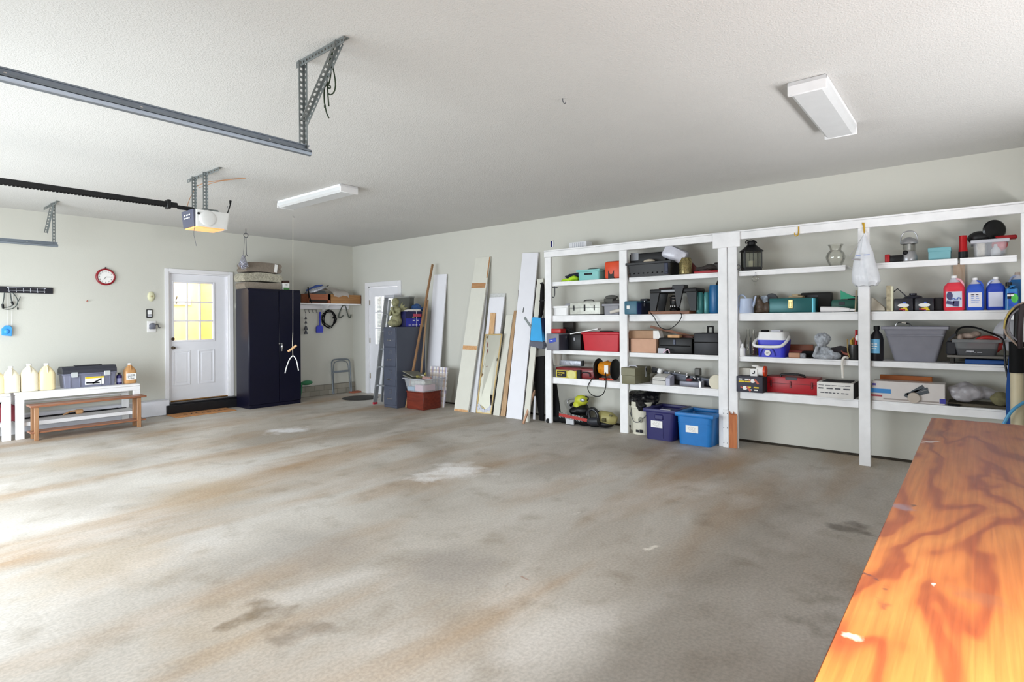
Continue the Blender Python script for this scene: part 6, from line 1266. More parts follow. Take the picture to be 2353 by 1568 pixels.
def orn():
    x = 6.40; c = T_(1735, 641, x); r = thing('glass_ornament', 'clear glass bauble hanging under the top shelf below the lantern', 'ornament', (x, c.y, c.z-.07))
    b = MB(); b.ell(c, (.03, .036, .036)); b.tube([c+Vector((0, 0, -.03)), c+Vector((0, 0, -.055)), c+Vector((0, 0, -.075))], [.012, .009, .003], 10); part('bauble', b, vglass, r); b = MB(); b.tube([c+Vector((0, 0, .035)), (x, c.y, Z1-.03)], .002, 5); b.cyl(c+Vector((0, 0, .03)), c+Vector((0, 0, .042)), .008, seg=10); part('cap', b, lgrey, r)
    b = MB(); b.tube([(x, c.y, Z1-.03), (x+.02, c.y, Z1-.03)], .003, 5); part('pin', b, ink, r)
orn()
b = MB(); b.tube([T_(1835, 521, 6.372), T_(1835, 533, 6.372), T_(1834, 540, 6.36), T_(1830, 543, 6.345), T_(1826, 540, 6.335), T_(1826, 535, 6.335)], .006, 7, smooth=1); solo('brass_hook', b, M('yellow_hook', '#d0a52c', .4, .3), 'yellow cup hook on the header above the third bay', 'hook', 'yellow hooks on the header')
# shelf 2
x = 6.46; y = S(1715, 700, x)[0]; zt = S(1715, 687, x)[1]; r = thing('watering_can', 'pale blue watering can with loop handle on the second shelf of the third bay', 'watering can', (x, y, Z2)); m = M('pale_blue_enamel', '#b4c2dc', .4)
b = MB(); b.lathe((x, y, Z2+.001), [(.075, 0), (.078, .005), (.066, zt-Z2), (.06, zt-Z2), (.068, .01)], 28); part('body', b, m, r)
b = MB(); b.tube([(x, y+.07, Z2+.05), (x, y+.10, Z2+.12), (x, y+.08, zt+.04), (x, y+.03, zt+.045), (x, y-.0, zt)], .009, 8, smooth=2); part('handle', b, m, r)
b = MB(); b.tube([(x, y-.05, Z2+.04), (x, y-.08, Z2+.1), (x, y-.10, zt+.03)], [.018, .014, .01], 9); part('spout', b, m, r)
r = thing('dark_figurine', 'small brown figurine on the second shelf beside the green toolbox', 'figurine', (6.46, S(1748, 712, 6.46)[0], Z2)); c = T_(1748, 705, 6.46)
b = MB(); b.ell((6.46, c.y, Z2+.02), (.04, .06, .02)); b.ell((6.46, c.y, Z2+.07), (.04, .045, .06)); b.ell((6.45, c.y+.01, Z2+.13), (.03, .03, .035)); b.ell((6.47, c.y-.06, Z2+.06), (.03, .04, .06)); melt(b, .007)
for v in b.bm.verts: v.co.z = max(v.co.z, Z2+.001)
part('body', b, M('brown_figure', '#4a3a2c', .5, var=.35, scale=35), r)
r, o, q = bx('striped_jar', 'blue and white patterned pot behind the brown figurine', 'pot', 1746, 1765, 679, Z2, 6.62, .12, M('blue_white_ceramic', '#b9c6da', .35, var=.5, scale=30), .03)
r, o, q = bx('cardboard_roll', 'brown folded card standing behind the watering can', 'card', 1731, 1744, 679, Z2, 6.66, .04, M('brown_card', '#6f634f', .8), .004)
b = MB(); c = T_(1773, 686, 6.66); b.lathe((6.66, c.y, Z2+.15), [(.02, -.02), (.065, -.02), (.07, 0), (.065, .02), (.02, .02)], 24, 'x'); b.box(6.63, 6.69, c.y-.03, c.y+.03, Z2+.001, Z2+.1, .01); solo('small_wheel', b, dgrey, 'dark round wheel peeking over the left end of the green toolbox', 'wheel')
r, o, q = bx('green_toolbox', 'dark teal metal toolbox with brass clasp on the second shelf', 'toolbox', 1767, 1868, 685, Z2, 6.45, .25, tealg, .01, 'toolboxes')
b = MB(); b.tube([(q[0]+.02, q[2]-.0, q[4]), (q[0]+.02, q[2], q[5]-.01)], .022, 10); part('bright_edge', b, M('edge_teal', '#4fa0b0', .3, .3), r)
b = MB(); ym = S(1817, 700, 6.45)[0]; zm = (q[4]+q[5])/2; b.box(q[0]-.012, q[0]+.002, ym-.026, ym+.026, zm-.035, zm+.06, .008); b.box(q[0]-.018, q[0]-.01, ym-.014, ym+.014, zm-.02, zm+.035, .004); part('clasp', b, M('brass', '#c9b57c', .3, .7), r)
b = MB(); b.box(6.52, 6.62, ym-.10, ym+.04, q[5], q[5]+.025, .006); b.box(6.5, 6.64, ym-.06, ym+.0, q[5]+.02, q[5]+.04, .004); part('handle', b, M('handle_tan', '#a08d6c', .5), r)
r, o, q = bx('black_case', 'black hard case standing behind the green toolbox', 'case', 1838, 1911, 672, Z2, 6.68, .1, M('hard_case', '#0d0d0f', .5), .02)
b = MB(); b.box(q[0]-.003, q[0]+.002, q[2]+.13, q[2]+.23, q[5]-.05, q[5]-.03, .003); part('label', b, ink, r)
r, o, q = bx('green_tool_case', 'dark green moulded tool case on the second shelf beside the post', 'case', 1908, 1968, 688, Z2, 6.58, .16, M('moulded_green', '#155548', .45), .03)
b = MB(); b.box(q[0]-.002, q[0]+.01, q[2]+.1, q[2]+.16, q[5]-.06, q[5]-.025, .004); part('label', b, dgrey, r)
b = MB(); b.prism([(q[0], q[2]+.14, q[5]), (q[0], q[2]+.14, q[5]+.09), (q[0], q[2]+.0, q[5]+.01)], (.03, 0, 0)); part('handle_fin', b, M('fin_green', '#1c9a76', .4), r)
b = MB(); b.box(q[0]+.02, q[1], q[2]-.02, q[2]+.08, q[5]-.01, q[5]+.03, .008); part('black_grip', b, black, r)
b = MB(); b.tube([T_(1886, 711, 6.45), T_(1925, 711, 6.45), T_(1952, 712, 6.45)], [.028, .026, .016], 12); b.tube([T_(1952, 712, 6.45), T_(1966, 713, 6.45)], .012, 8); solo('white_roll', b, M('rolled_white', '#e9e7e8', .7), 'white rolled pad lying in front of the green tool case', 'roll')
b = MB(); b.bar(T_(1965.5, 717, 6.44), T_(1967.5, 668, 6.5), .012, .012); solo('thin_stick', b, M('stick_tan', '#a4967c', .6), 'thin tan stick standing beside the post on the second shelf', 'stick')
# shelf 3
for i, (px, pt, w, lb) in enumerate(((1697, 767, .032, 'white plastic bottle beside the joined posts on the third shelf'), (1706, 790, .03, 'shorter white plastic bottle beside the joined posts on the third shelf'))):
    x = 6.46-.03*i; y = S(px, pt, x)[0]; zt = S(px, pt, x)[1]; h = zt-Z3; r = thing('white_bottle', lb, 'bottle', (x, y, Z3), 'white bottles on the third shelf')
    b = MB(); b.lathe((x, y, Z3+.001), [(w*.9, 0), (w, .006), (w, h*.62), (w*.45, h*.75), (w*.4, h*.85)], 22); part('bottle', b, wplas, r); b = MB(); b.cyl((x, y, Z3+h*.84), (x, y, zt), w*.5, w*.35, 14); part('cap', b, wplas, r)
for i, (px, pt, w, x, lb) in enumerate(((1719, 757, .04, 6.60, 'clear glass bottle beside the blue cooler, farther left'), (1731, 757, .038, 6.62, 'clear glass bottle beside the blue cooler, nearer it'))):
    y, zt = S(px, pt, x); h = zt-Z3; b = MB(); b.lathe((x, y, Z3+.001), [(w*.9, 0), (w, .01), (w, h*.5), (w*.8, h*.62), (w*.4, h*.78), (w*.36, h*.96), (w*.45, h), (w*.34, h), (w*.3, h*.8), (w*.7, h*.6), (w*.9, h*.48), (w*.9, .02)], 26); solo('glass_bottle', b, vglass, lb, 'bottle', 'clear glass bottles')
b = MB(); b.box(6.70, 6.74, S(1742, 800, 6.7)[0], S(1728, 800, 6.7)[0], Z3+.001, Z3+.13, .004); solo('brown_block', b, bwood, 'dark brown block behind the clear glass bottles', 'block')
def cooler():
    x = 6.43; y0, y1, zt = ext(1739, 1803, 763, x); z = Z3+.001; h = zt-z; r = thing('drink_cooler', 'bright blue cooler with white lid and swing handle on the third shelf', 'cooler', (x+.15, (y0+y1)/2, Z3)); d = .27
    b = MB(); b.frust((x+.012, x+d-.012, y0+.008, y1-.004), (x, x+d, y0-.005, y1), z, z+h*.68, .04, 6); part('body', b, royal, r)
    b = MB(); b.frust((x-.002, x+d+.002, y0+.0, y1-.0), (x+.006, x+d-.006, y0+.012, y1-.01), z+h*.68, zt-.004, .04, 6); part('lid', b, wplas, r)
    b = MB(); b.tube([(x+.1, y1+.012, z+h*.72), (x+.02, y1+.028, z+h*.62), (x-.05, y1+.022, z+h*.46), (x-.06, y1-.03, z+h*.42), (x-.06, y0+.06, z+h*.42), (x-.05, y0+.01, z+h*.47), (x+.03, y0-.02, z+h*.66), (x+.11, y0-.015, z+h*.80)], .016, 10, smooth=2); part('handle', b, wplas, r)
    b = MB(); c = (x-.004, (y0+y1)/2+.03, z+h*.17); b.ell(c, (.008, .032, .032)); o = part('badge', b, paper, r); b = MB(); lines(b, (x-.013, c[1], c[2]), .028, .02, 2, '-x', 2, words=2); part('print', b, ink, o)
    b = MB(); pts = [(x-.003, (y0+y1)/2+.03+.075*math.cos(a), z+.01+.1*math.sin(a)) for a in [PI*i/10 for i in range(11)]]; b.tube(pts, .004, 6); part('arch_line', b, M('deep_blue_line', '#1c1f7a', .5), r)
    return y0, y1, zt, x
y0, y1, zt, x = cooler()
b = MB(); b.box(x+.04, x+.14, y0+.05, y0+.15, zt, zt+.022, .003); solo('grey_pad', b, lgrey, 'pale grey pad lying on the lid of the blue cooler', 'pad'); b = MB(); b.box(x+.05, x+.14, y0+.19, y1-.03, zt-.002, zt+.02, .004); solo('black_bar', b, blackm, 'black flat bar lying on the lid of the blue cooler', 'bar')
r, o, q = bx('brown_board', 'reddish brown board lying on edge behind the cooler', 'board', 1815, 1868, 792, Z3, 6.72, .03, wood('red_brown_board', '#7c4126', '#95553a', .5, (20, 3, 20)), .003)
r, o, q = bx('red_carton', 'dull red flat box behind the hand brush', 'box', 1811, 1844, 806, Z3, 6.62, .08, M('dull_red_box', '#913a32', .6), .004)
r, o, q = bx('hand_brush', 'wooden hand brush on the third shelf beside the cooler', 'brush', 1811, 1838, 811, Z3, 6.46, .06, M('brush_wood', '#b5886c', .6), .012)
b = MB(); b.box(q[0]+.01, q[0]+.05, q[2]-.05, q[2]+.01, q[4], q[5]-.004, .008); part('bristles', b, M('bristles', '#8b8d92', .9, var=.3, scale=60), r)
r, o, q = bx('black_tray', 'low black tray between the hand brush and the cherub statue', 'tray', 1842, 1880, 808, Z3, 6.56, .14, blackm, .004)
cy = S(1896, 815, 6.47)[0]
angel('cherub_statue', 'grey stone cherub statue resting its chin on one hand on the third shelf', (6.47, cy-.01, Z3+.001), .82, M('grey_stone', '#a4a9b0', .8, var=.35, scale=30, bump=.4, bscale=70), PI, 'recline')
def pots():
    x = 6.55; c = S(1950, 810, x)[0]
    b = MB(); b.ell((6.62, S(1925, 815, 6.62)[0], Z3+.06), (.08, .12, .06)); b.jitter(.02, 12)
    for v in b.bm.verts: v.co.z = max(v.co.z, Z3+.001)
    solo('dark_cloth', b, M('dark_grey_cloth', '#4a464a', .9), 'dark grey heap behind the cherub statue', 'cloth')
    y = S(1963, 810, 6.5)[0]; r = thing('tool_jar', 'dark jar of tools with red handles beside the post on the third shelf', 'jar', (6.5, y, Z3))
    b = MB(); b.lathe((6.5, y, Z3+.001), [(.045, 0), (.05, .01), (.05, .15), (.046, .15), (.046, .012)], 22); part('jar', b, M('dark_jar', '#2b2b2b', .3), r)
    for dx, dy, m_, h in ((0, -.02, red, .30), (.01, .01, M('amber_handle', '#9c7a2d', .5), .22), (-.01, .025, M('yellow_handle', '#b9973a', .5), .2)): b = MB(); b.tube([(6.5+dx*.5, y+dy*.5, Z3+.03), (6.5+dx, y+dy, Z3+h)], .012, 8); part('tool_handle', b, m_, r)
    b = MB(); b.ell((6.46, y-.035, Z3+.22), (.02, .02, .03)); part('white_knob', b, wplas, r)
    p = T_(1943, 812, 6.5); b = MB(); b.prism([T_(1932, 806, 6.49), T_(1938, 815, 6.49), T_(1952, 818, 6.49), T_(1958, 803, 6.49), T_(1955, 803, 6.49), T_(1950, 812, 6.49), T_(1941, 811, 6.49)], (.04, 0, 0)); solo('red_clamp', b, M('rusty_red', '#8a3a22', .5), 'rusty red curved clamp beside the jar of tools', 'clamp')
    b = MB(); b.tube([T_(1947, 780, 6.5), T_(1948, 808, 6.46), T_(1952, 822, 6.43)], .006, 7); solo('tan_cord', b, M('tan_cord', '#9b8351', .7), 'tan cord standing in front of the red clamp', 'cord')
pots()
b = MB(); b.tube([T_(1948, 823, 6.43), T_(1943, 820, 6.40), T_(1937, 824, 6.39), T_(1935, 835, 6.385), T_(1936, 850, 6.385), T_(1937, 869, 6.385)], .012, 8, smooth=2); solo('white_strap', b, M('white_webbing', '#e4e0d8', .8), 'white strap hanging over the edge of the third shelf above the white carton', 'strap')
# shelf 4
r, o, q = bx('drill_box', 'black printed tool carton with two pictures at the left end of the fourth shelf', 'box', 1692, 1752, 866, Z4, 6.335, .3, M('black_print_box', '#33323f', .6), .003)
yy = (q[2]+q[3])/2; zz = (q[4]+q[5])/2
for nm, m_, y_, z_, w, h, s in (('white_text', paper, q[3]-.09, q[5]-.03, .13, .02, 1), ('yellow_text', yell, q[3]-.09, q[5]-.055, .13, .022, 2), ('yellow_text', yell, q[2]+.09, q[4]+.055, .14, .022, 3), ('white_text', paper, q[2]+.085, q[4]+.028, .13, .02, 4)):
    b = MB(); lines(b, (q[0]-.001, y_, z_), w, h, 1, '-x', s, words=2, fill=1.3); part(nm, b, m_, o)
for y_, z_ in ((q[2]+.1, q[5]-.045), (q[3]-.09, q[4]+.045)):
    b = MB(); b.ell((q[0]-.001, y_, z_), (.003, .025, .022)); part('picture', b, paper, o); b = MB(); b.bar((q[0]-.002, y_-.02, z_+.015), (q[0]-.002, y_-.06, z_-.03), .003, .02, up=(0, 1, 0)); b.bar((q[0]-.002, y_+.02, z_), (q[0]-.002, y_+.045, z_+.01), .003, .012, up=(0, 1, 0)); part('picture', b, M('orange_print', '#c4604c', .6), o)
b = MB(); b.box(q[0]-.002, q[1], q[2]-.003, q[2]+.001, q[4], q[5]); part('side_panel', b, inkd, o)
qt = q[5]
r, o, q = bx('beige_box', 'beige flat box stacked on the black printed carton', 'box', 1697, 1725, 846, qt, 6.47, .15, M('beige_box', '#cfcbc1', .6), .004)
r, o, q = bx('white_switch_box', 'white box with dark symbols on top of the black printed carton', 'box', 1724, 1740, 848, qt, 6.40, .1, paper, .003)
b = MB(); b.bar((q[0]-.001, q[2]+.03, q[4]+.03), (q[0]-.001, q[2]+.03, q[5]-.02), .002, .012, up=(0, 1, 0)); b.bar((q[0]-.001, q[2]+.03, q[4]+.03), (q[0]-.001, q[3]-.02, q[4]+.03), .002, .01); part('lettering', b, inkd, o)
b = MB(); b.lathe((6.46, S(1750, 857, 6.46)[0], qt+.055), [(.05, -.045), (.052, .045)], 22, 'y'); b.ell((6.44, S(1736, 845, 6.44)[0], qt+.11), (.03, .04, .012)); r = solo('paper_roll', b, paper, 'white roll with black marks beside the box of symbols', 'roll')
b = MB(); yv = S(1758, 857, 6.46)[0]; b.lathe((6.46, yv, qt+.055), [(.02, -.012), (.058, -.01), (.058, .01), (.02, .012)], 22, 'y'); solo('orange_reel', b, M('orange_red_cap', '#d8431c', .4), 'orange round reel at the right end of the white roll', 'reel')
r, o, q = bx('red_toolbox', 'long red metal toolbox on the fourth shelf', 'toolbox', 1757, 1878, 868, Z4, 6.50, .25, M('toolbox_red', '#aa101f', .4), .008, 'toolboxes')
b = MB(); b.box(q[0]-.003, q[0]+.001, q[2]+.01, q[3]-.01, q[5]-.07, q[5]-.066); part('seam', b, M('seam_dark', '#5e0812', .5), r)
for px in (1772, 1817, 1866): latch(r, q[0], S(px, 885, 6.5)[0], q[5]-.075, .02, .07, M('dark_red_latch', '#6e0c16', .4))
ym = S(1818, 870, 6.5)[0]; hand(r, (q[0]+q[1])/2-.06, ym-.12, ym+.12, q[5]-.005, .035, black, .012); b = MB(); b.box(q[0]-.004, q[0]+.02, ym-.06, ym+.06, q[5]-.03, q[5]+.002, .006); part('handle_plate', b, ink, r)
r, o, q = bx('white_carton', 'white carton with rows of grey print on the fourth shelf beside the post', 'box', 1877, 1961, 880, Z4, 6.375, .3, M('carton_white', '#dedcd8', .6), .003)
b = MB(); lines(b, (q[0]-.001, (q[2]+q[3])/2, q[5]-.06), (q[3]-q[2])*.92, .016, 1, '-x', 3, words=4, fill=1.6); lines(b, (q[0]-.001, (q[2]+q[3])/2, q[5]-.03), (q[3]-q[2])*.9, .014, 1, '-x', 5, words=5); lines(b, (q[0]-.001, (q[2]+q[3])/2, q[4]+.05), (q[3]-q[2])*.8, .018, 1, '-x', 6, words=7, fill=1.); part('print', b, ink, o)
b = MB(); b.box(q[0]+.05, q[1]-.02, q[2]+.03, q[3]-.04, q[5], q[5]+.006); part('dark_top', b, inkd, o); b = MB(); b.box(q[0]+.002, q[1], q[2]-.003, q[2]+.001, q[4], q[5]); part('dark_side', b, inkd, o)
# plastic bag hung on the post
b = MB(); b.tube([T_(1985, 512, 6.374), T_(1985.5, 530, 6.37), T_(1986, 537, 6.34)], .006, 7, smooth=1); b.tube([T_(1981, 512, 6.374), T_(1985, 522, 6.37)], .004, 6); solo('brass_hook', b, M('yellow_hook', '#d0a52c'), 'yellow cup hook above the post that carries the plastic bag', 'hook', 'yellow hooks on the header')
def hung_bag():
    x = 6.33; r = thing('plastic_bag', 'white plastic bag hanging from the post between the third and fourth bays', 'plastic bag', T_(1988, 658, x)); b = MB()
    rows = [(537, 1985, 1988, .01), (555, 1976, 1995, .025), (580, 1966, 2006, .05), (605, 1960, 2012, .07), (630, 1957, 2020, .085), (648, 1958, 2024, .085), (657, 1966, 2016, .06)]
    n = 26; R = []
    for py, pl, pr, d in rows:
        c = T_((pl+pr)/2, py, x); hw = (S(pl, py, x)[0]-S(pr, py, x)[0])/2; ring = []
        for i in range(n):
            a = 2*PI*i/n; w = 1+.10*math.sin(i*2.3+py*.01)+.05*math.sin(i*5.1); ring.append(b.bm.verts.new((c.x-.0+min(d*math.cos(a)*w, .04), c.y+hw*math.sin(a)*(1+.03*math.sin(i*3.3)), c.z+.006*math.sin(i*1.7))))
        R.append(ring)
    for A, C in zip(R, R[1:]):
        for i in range(n): b.bm.faces.new((A[i], A[(i+1) % n], C[(i+1) % n], C[i]))
    b.bm.faces.new(R[-1]); b.bm.faces.new(R[0][::-1])
    part('bag', b, M('bag_film', '#f1f4fa', .3, var=.06, scale=14, alpha=.82, bump=.4, bscale=25), r)
    b = MB(); b.prism([T_(1984, 540, x-.01), T_(1955, 586, x-.03), T_(1951, 588, x-.03), T_(1958, 580, x-.03)], (.01, 0, 0)); b.prism([T_(1958, 594, x-.09), T_(1976, 596, x-.09), T_(1976, 599, x-.09), T_(1957, 598, x-.09)], (.01, 0, 0)); part('grey_fold', b, M('grey_film', '#a09ca0', .35, alpha=.9), r)
    b = MB(); lines(b, (x-.092, S(1988, 588, x)[0], S(1988, 588, x)[1]), .13, .02, 1, '-x', 3, words=2); part('print', b, M('pale_blue_print', '#8f9fd0', .5), r)
hung_bag()
# ================= bay D =================
def torch(name, label, p, q, r1, r2, headm):
    p, q = Vector(p), Vector(q); r = thing(name, label, 'flashlight', (p.x, p.y, Z1), 'red and black flashlights'); m = p.lerp(q, .3)
    b = MB(); b.cyl(p, m, r1, seg=18); part('barrel', b, black, r); b = MB(); b.tube([m, m.lerp(q, .3), q], [r1, r2, r2], 18); part('head', b, headm, r)
r = thing('flashlight', 'red and black lantern torch lying on the top shelf left of the camping lantern', 'flashlight', (6.5, S(2050, 595, 6.5)[0], Z1), 'red and black flashlights')
y0, y1, zt = ext(2033, 2070, 584, 6.46); b = MB(); b.box(6.46, 6.54, y0-.02, y1-.03, Z1+.001, zt-.012, .012, seg=2); part('barrel', b, black, r); b = MB(); b.box(6.45, 6.55, y1-.04, y1, Z1+.001, zt, .008, seg=2); part('head', b, red, r)
def camp():
    x = 6.52; y = S(2089, 597, x)[0]; zt = S(2089, 545, x)[1]; z = Z1+.001; h = zt-z; r = thing('camping_lantern', 'silver camping lantern with wire handle on the top shelf of the last bay', 'lantern', (x, y, Z1)); sv = M('silver_plastic', '#a8a8aa', .35, .5)
    b = MB(); b.lathe((x, y, z), [(.062, 0), (.066, .01), (.064, .05), (.05, h*.40), (.045, h*.42)], 30); part('base', b, sv, r)
    b = MB(); b.ell((x-.05, y+.025, z+h*.36), (.02, .022, .022)); part('switch', b, black, r)
    b = MB(); b.lathe((x, y, z+h*.42), [(.05, 0), (.05, h*.30)], 26); part('globe', b, glass('lantern_globe', '#e6e6e4', .25, .1), r)
    b = MB(); b.cyl((x, y, z+h*.42), (x, y, z+h*.75), .014, seg=14); part('tube', b, wplas, r)
    b = MB(); b.lathe((x, y, z+h*.72), [(.066, 0), (.072, .012), (.055, h*.18), (.02, h*.27)], 30); part('top', b, sv, r)
    b = MB(); b.tube([(x, y+.066, z+h*.80), (x, y+.062, z+h*1.08), (x, y+.03, z+h*1.24), (x, y-.03, z+h*1.24), (x, y-.062, z+h*1.08), (x, y-.066, z+h*.80)], .0055, 8, smooth=2); part('handle', b, sv, r)
camp()
r, o, q = bx('teal_box', 'pale teal lidded box on the top shelf of the last bay', 'box', 2133, 2184, 569, Z1, 6.46, .22, M('teal_card', '#74aab2', .6), .004)
b = MB(); b.box(q[0]-.005, q[1], q[2]-.004, q[3]+.004, q[4]+(q[5]-q[4])*.68, q[5]+.001, .003); part('lid', b, M('teal_card', '#74aab2'), r)
y = S(2213, 590, 6.5)[0]; zt = S(2213, 542, 6.5)[1]; torch('flashlight', 'red flashlight standing upright on the top shelf of the last bay', (6.5, y, Z1+.001), (6.5, y, zt), .034, .030, M('torch_red', '#b01018', .3, .3))
def clearbin():
    r, o, q = tote('clear_bin', 'clear plastic bin of odds and ends at the right end of the top shelf', 2232, 2318, 549, Z1, 6.46, .28, clearp, lgrey, group='clear bins', tp=.02, cat='bin')
    def mini(nm, lb, c, pl, pr, pt, x, dep, m_): 
        y0, y1, zt = ext(pl, pr, pt, x); b = MB(); b.box(x, x+dep, y0, y1, q[4]+.012, zt, .01); solo(nm, b, m_, lb, c)
    mini('paper_pack', 'pale speckled packet inside the clear bin, leftmost', 'packet', 2244, 2264, 556, 6.52, .1, M('speckled_paper', '#cfc7b8', .8, var=.2, scale=40))
    mini('dark_block', 'dark blue block inside the clear bin, behind the bottle', 'block', 2267, 2306, 556, 6.60, .1, M('dark_blue_block', '#2a2d48', .5))
    b = MB(); c = T_(2288, 580, 6.53); b.lathe((6.53, c.y, q[4]+.012), [(.03, 0), (.034, .01), (.034, .05), (.014, .08), (.012, .1)], 18); solo('clear_bottle', b, M('pale_bottle', '#c9ccd0', .3), 'small pale bottle inside the clear bin', 'bottle')
    y, z = S(2300, 560, 6.56); b = MB(); b.ell((6.57, S(2297, 560, 6.57)[0], S(2297, 562, 6.57)[1]), (.05, .055, .06)); solo('red_disc', b, M('lid_red', '#c3222c', .4), 'round red disc inside the clear bin', 'disc')
    b = MB(); b.ell(T_(2250, 547, 6.6), (.08, .085, .06)); c = T_(2250, 535, 6.6); b.cyl(c-Vector((0, 0, .03)), c+Vector((0, 0, .012)), .018, seg=12); solo('black_dome', b, M('dome_black', '#141416', .5), 'black dome with a knob resting in the left of the clear bin', 'lid')
    c = T_(2285, 529, 6.58); b = MB(); Rr = Matrix.Rotation(.5, 3, 'Z'); b.lathe((0, 0, 0), [(.02, -.014), (.08, -.012), (.092, 0), (.088, .01), (.02, .016)], 30, 'x')
    for v in b.bm.verts: v.co = Rr @ v.co + c
    b.bar(c+Vector((-.01, -.0, -.05)), c+Vector((-.04, -.01, -.09)), .02, .02); solo('black_disc', b, M('disc_black', '#0f0f11', .3), 'shiny black disc standing on top of the clear bin', 'disc')
    b = MB(); c = T_(2306, 546, 6.58); b.box(c.x-.04, c.x+.04, c.y-.09, c.y+.06, c.z-.02, c.z+.015, .01); solo('red_scraper', b, red, 'red flat tool lying across the right of the clear bin', 'tool')
clearbin()
# shelf 2
b = MB(); b.prism([T_(2003, 684, 6.6), T_(2008, 687, 6.58), T_(2032, 707, 6.5), T_(2033, 713.5, 6.47), T_(2002, 713.5, 6.5)], (.12, 0, 0)); solo('paper_bag', b, M('cream_paper', '#d8cfc0', .8, var=.05), 'cream folded paper bag beside the post on the second shelf', 'bag')
r, o, q = bx('rolled_chart', 'upright pale post with cream top beside the black paint boxes', 'post', 2037, 2052, 658, Z2, 6.45, .06, M('pale_post', '#e2e0c4', .6, var=.1), .004)
b = MB(); b.box(q[0]-.001, q[0]+.02, q[3]-.035, q[3]+.002, q[4], q[5]+.006, .002); part('worn_side', b, M('worn_side', '#b0a58a', .8, var=.3, scale=25), r)
for pl, pr, pt, x, lb in ((2054, 2098, 686, 6.46, 'black box with a blue picture label nearer the pale post'), (2102, 2146, 685, 6.45, 'black box with a blue picture label nearer the red jug')):
    r, o, q = bx('black_box', lb, 'box', pl, pr, pt, Z2, x, .22, M('box_black', '#1b1b26', .4), .01, 'black boxes with picture labels')
    o2 = card(r, q[0], q[2]+.055, q[3]-.07, q[4]+.004, q[5]-.035, M('label_blue', '#3d62c8', .5), 'label')
    b = MB(); ym = (q[2]+q[3])/2; b.ell((q[0]-.003, ym, q[4]+.055), (.002, .045, .018)); part('white_print', b, paper, o2); b = MB(); b.prism([(q[0]-.004, q[3]-.075, q[4]+.006), (q[0]-.004, q[3]-.075, q[4]+.05), (q[0]-.004, q[3]-.115, q[4]+.006)], (.002, 0, 0)); b.bar((q[0]-.003, ym-.03, q[4]+.025), (q[0]-.003, ym+.02, q[4]+.02), .003, .016); part('yellow_print', b, yell, o2); b = MB(); b.bar((q[0]-.004, q[2]+.06, q[4]+.012), (q[0]-.004, q[2]+.11, q[4]+.02), .003, .012); part('red_print', b, red, o2)
b = MB(); b.lathe((6.56, S(2098, 690, 6.56)[0], Z2+.12), [(.08, 0), (.07, .02), (.03, .035), (.03, .05), (.01, .052)], 24); c = S(2098, 690, 6.56)[0]; b.box(6.50, 6.62, c-.07, c+.07, Z2+.001, Z2+.125, .01); b.tube([(6.55, c+.22, Z2+.13), (6.55, c+.12, Z2+.22), (6.55, c+.05, Z2+.14)], .005, 6); solo('camp_stove', b, M('stove_dark', '#2c2c38', .35, .4), 'dark lidded pot with a wire handle behind the black picture boxes', 'pot')
r, o, q = bx('dark_case', 'plain dark box between the black picture boxes and the red jug', 'case', 2147, 2167, 684, Z2, 6.50, .2, M('plain_black_box', '#16161c', .6), .006)
def djug(name, label, px0, px1, pt, x, mat, top, lab, y_handle, neck=.0, cl=None, d=.12):
    y0, y1, zt = ext(px0, px1, pt, x); w = y1-y0; c = (y0+y1)/2; h = zt-Z2; r = thing(name, label, 'jug', (x, c, Z2), 'jugs of coloured liquid on the second shelf'); z = Z2+.001; xc = x+d/2
    b = MB(); b.lathe((xc, c, z), [(w*.45, 0), (w*.5, .01), (w*.5, h*.62), (w*.46, h*.70), (w*.30, h*.80)], 36, sx=d/w, sq=.3); part('liquid_body', b, mat, r)
    b = MB(); b.lathe((xc, c+neck, z+h*.79), [(w*.30, 0), (w*.2, h*.09), (w*.14, h*.12), (w*.13, h*.16)], 24, sx=.8); part('neck', b, M('milky_film', '#d8d8e4', .3, alpha=.75), r)
    b = MB(); b.cyl((xc, c+neck, z+h*.93), (xc, c+neck, zt), w*.15, w*.14, 18); part('cap', b, cl or wplas, r)
    b = MB(); s = y_handle; b.tube([(xc-.01, c+neck+s*w*.10, z+h*.90), (xc-.02, c+s*w*.28, z+h*.88), (xc-.02, c+s*w*.42, z+h*.76), (xc-.02, c+s*w*.43, z+h*.62)], w*.06, 9, smooth=2); part('handle', b, top, r)
    o = MB(); o.lathe((xc, c, z+h*.10), [(w*.507, 0), (w*.507, h*.44)], 48, sx=d/w, sq=.3)
    bmesh.ops.delete(o.bm, geom=[v for v in o.bm.verts if v.co.x > xc-d*.30 or abs(v.co.y-c) > w*.42], context='VERTS'); o = part('label', o, lab, r)
    return r, o, xc-d*.515, c, w, z, h
jr, jb = M('red_fluid', '#e0384a', .25, var=.05, sss=.1), M('blue_fluid', '#2f59c4', .25, var=.04, sss=.1)
r, o, xf, c, w, z, h = djug('fluid_jug', 'red jug with white picture label on the second shelf', 2167, 2217, 633, 6.43, jr, M('pink_film', '#e8a8b4', .3), M('label_ice', '#d3dceb', .6), -1)
b = MB(); b.ell((xf-.001, c+w*.2, z+h*.42), (.004, .022, .036)); b.bar((xf-.002, c+w*.05, z+h*.2), (xf-.002, c-w*.22, z+h*.19), .004, .05); b.bar((xf-.002, c+w*.35, z+h*.24), (xf-.002, c+.0, z+h*.20), .004, .03); part('picture', b, M('dark_purple_print', '#4a4670', .6), o)
b = MB(); squig(b, (xf-.006, c-.01, z+h*.33), w*.5, .03, '-x', 4, .003, 9); part('lettering', b, M('mid_blue_print', '#4568c0', .6), o)
